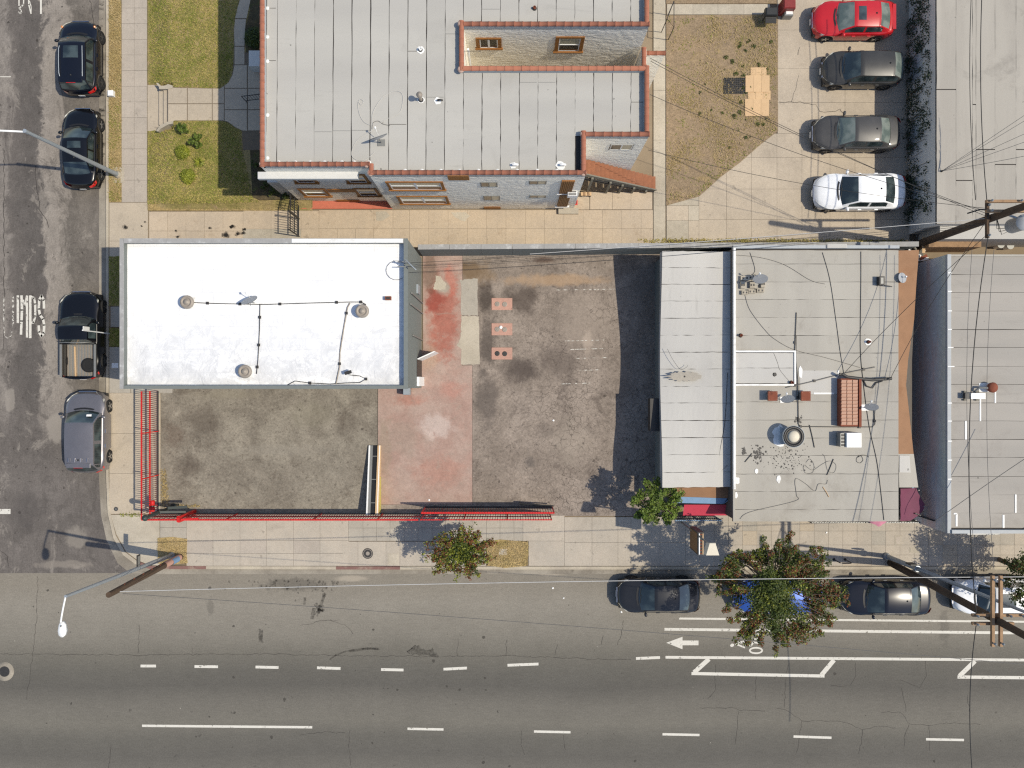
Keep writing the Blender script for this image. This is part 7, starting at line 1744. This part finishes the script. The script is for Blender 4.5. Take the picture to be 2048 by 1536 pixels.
# scrap in the alley, buckets
T = thing('scrap_pile','heap of boards and scrap in the alley behind the restaurant','scrap heap',P(1850,500,.1))
for k in range(22):
    c = Vector((RNG.uniform(18.9,20.3),RNG.uniform(6.0,6.9),.3+.9*RNG.random())); d = Vector((RNG.uniform(-1,1),RNG.uniform(-.5,.5),RNG.uniform(-.3,.3))).normalized()*RNG.uniform(.2,.6)
    MB().bar(c-d,c+d,RNG.uniform(.05,.2),.04).build('board',MT[RNG.choice(['card','arm_wood','dark_metal','grey_wood','white_frame','rust'])],T)
MB().box(18.9,20.35,5.9,7.0,.1,.4).build('heap_base',MT['dark_metal'],T)
for (px,py,lab) in ((2003,489,'left white bucket beside the dusty right roof'),(2022,491,'right white bucket beside the dusty right roof')):
    c = P(px,py,.6); T = thing('bucket',lab,'bucket',(c.x,c.y,.1),group='white buckets'); MB().lathe([(.14,0),(.17,.45),(.18,.46),(.165,.46),(.14,.1)],(c.x,c.y,.1),18).build('shell',MT['white_metal'],T); MB().lathe([(.178,.44),(.185,.46),(.178,.47)],(c.x,c.y,.1),18).build('rim',MT['grey_metal'],T)
# yard things
T = thing('metal_grate','black metal grate lying on the bare rear yard','grate',P(1468,171,.16))
a = P(1448,156,.2); b = P(1490,187,.2)
MB().box(a.x,b.x,b.y,a.y,.15,.175).build('backing',MT['black_plastic'],T)
for k in range(12): MB().bar((a.x+(b.x-a.x)*k/11,b.y,.185),(a.x+(b.x-a.x)*k/11,a.y,.185),.02,.02).build('bar',MT['dark_metal'],T)
for k in range(9): MB().bar((a.x,b.y+(a.y-b.y)*k/8,.20),(b.x,b.y+(a.y-b.y)*k/8,.20),.02,.02).build('cross_bar',MT['dark_metal'],T)
for (x0,y0,x1,y1,lab,z) in ((1501,135,1533,152,'top flattened cardboard sheet on the bare rear yard',.19),(1491,151,1539,184,'upper middle flattened cardboard sheet with folds',.21),(1496,182,1541,200,'lower middle flattened cardboard strip',.18),(1490,198,1538,232,'lowest and largest flattened cardboard sheet',.20)):
    a = P(x0,y0,z); b = P(x1,y1,z); T = thing('cardboard_sheet',lab,'cardboard',((a.x+b.x)/2,(a.y+b.y)/2,.15),group='flattened cardboard on the yard')
    n = 3
    for k in range(n):
        xa,xb = a.x+(b.x-a.x)*k/n+.004, a.x+(b.x-a.x)*(k+1)/n-.004; z1,z2 = z+.02*(k%2), z+.02*((k+1)%2)
        m = MB(); m.add([(xa,b.y,z1),(xb,b.y,z2),(xb,a.y,z2+.01),(xa,a.y,z1),(xa,b.y,z1-.012),(xb,b.y,z2-.012),(xb,a.y,z2-.002),(xa,a.y,z1-.012)],[(0,1,2,3),(7,6,5,4),(0,4,5,1),(1,5,6,2),(2,6,7,3),(3,7,4,0)]); m.build('panel',MT['card'],T)
T = thing('barbecue','black barbecue on legs at the corner of the bare rear yard','barbecue',P(1545,30,.14))
a = P(1532,14,.9); b = P(1556,30,.9); MB().bbox(a.x,b.x,b.y,a.y,.6,.9,.05).build('firebox',MT['black_iron'],T); MB().bbox(a.x+.02,b.x-.02,b.y-.32,b.y-.01,.70,.74,.01).build('side_shelf',MT['dark_metal'],T)
for x in (a.x+.05,b.x-.05):
    for y in (a.y-.05,b.y+.05): MB().tube([(x,y,.14),(x,y,.62)],.02,6).build('leg',MT['black_iron'],T)
for k in range(3): MB().bar((a.x+.05,b.y-.08-.09*k,.75),(b.x-.05,b.y-.08-.09*k,.75),.03,.02).build('slat',MT['black_iron'],T)
T = thing('tool_cabinet','small red cabinet with grey box beside the red sedan','cabinet',P(1580,8,.14))
a = P(1568,-6,1.0); b = P(1592,16,1.0); MB().bbox(a.x,b.x,b.y,a.y,.14,1.0,.05).build('body',MT['dk_red_iron'],T); a = P(1569,18,.6); b = P(1587,31,.6); MB().bbox(a.x,b.x,b.y,a.y,.14,.6,.02).build('grey_box',MT['grey_metal'],T); MB().bbox(a.x+.05,b.x-.05,b.y+.05,a.y-.05,.6,.66,.02).build('lid',MT['white_metal'],T)
T = thing('clothes_frame','thin black metal frame beside the apartment at the top','metal frame',P(1340,30,.14))
for (px,py) in ((1348,2),(1348,54),(1334,38)): q = P(px,py,1.6); MB().tube([(q.x,q.y,.14),(q.x,q.y,1.6)],.02,6).build('post',MT['black_iron'],T)
q = [P(1348,2,1.6),P(1348,54,1.6),P(1334,38,1.6),P(1348,2,1.6)]; MB().tube(q,.02,6).build('rail',MT['black_iron'],T)
T = thing('marker_box','small white utility box on the dry verge','utility box',P(222,188,.12))
c = P(222,187,.3); MB().bbox(c.x-.13,c.x+.13,c.y-.14,c.y+.14,.12,.42,.03).build('case',MT['white_metal'],T); MB().box(c.x-.06,c.x+.08,c.y-.06,c.y+.06,.42,.428).build('label_plate',MT['paper'],T)
T = thing('sign_post','thin white sign post beside the black pickup truck','sign post',P(222,667,.12))
q = P(222,667.5,0); MB().tube([(q.x,q.y,.1),(q.x,q.y,2.65)],.03,8).build('post',MT['white_metal'],T); MB().box(q.x-.012,q.x+.012,q.y-.03,q.y+.19,2.05,2.6).build('plate',MT['white_metal'],T)
T = thing('bike_rack','bent black bicycle rack on the pavement right of the big tree','bike rack',P(1680,1120,.13))
a = P(1668,1119,.13); b = P(1690,1119,.13); MB().tube([a,a+Vector((0,0,.75)),a+Vector((.08,0,.85)),b+Vector((-.08,0,.85)),b+Vector((0,0,.75)),b],.026,8).build('hoop',MT['black_iron'],T)
for q in (a,b): MB().lathe([(.07,0),(.07,.015),(0,.015)],q,10).build('foot_plate',MT['black_iron'],T)
# bits of litter on the pavements and roads
for (x,y,z,lab) in ((1106,1176,.0,'white paper scrap on the wide road left of the charcoal sedan'),(1127,1196,.0,'small white scrap below the other one on the wide road'),(1243,1224,.0,'white scrap beside the charcoal sedan front wheel'),(1653,1065,.13,'white scrap on the pavement above the big tree'),(1107,841,.12,'white scrap on the cracked lot'),(858,1000,.12,'pale scrap near the red gate')):
    c = P(x,y,z); o = MB(); n = 7
    o.prism([(c.x+RNG.uniform(.03,.07)*math.cos(6.283*k/n),c.y+RNG.uniform(.03,.07)*math.sin(6.283*k/n)) for k in range(n)],z+.002,z+.03,.01); tag(o.build('litter',MT['paper']),lab,'litter')
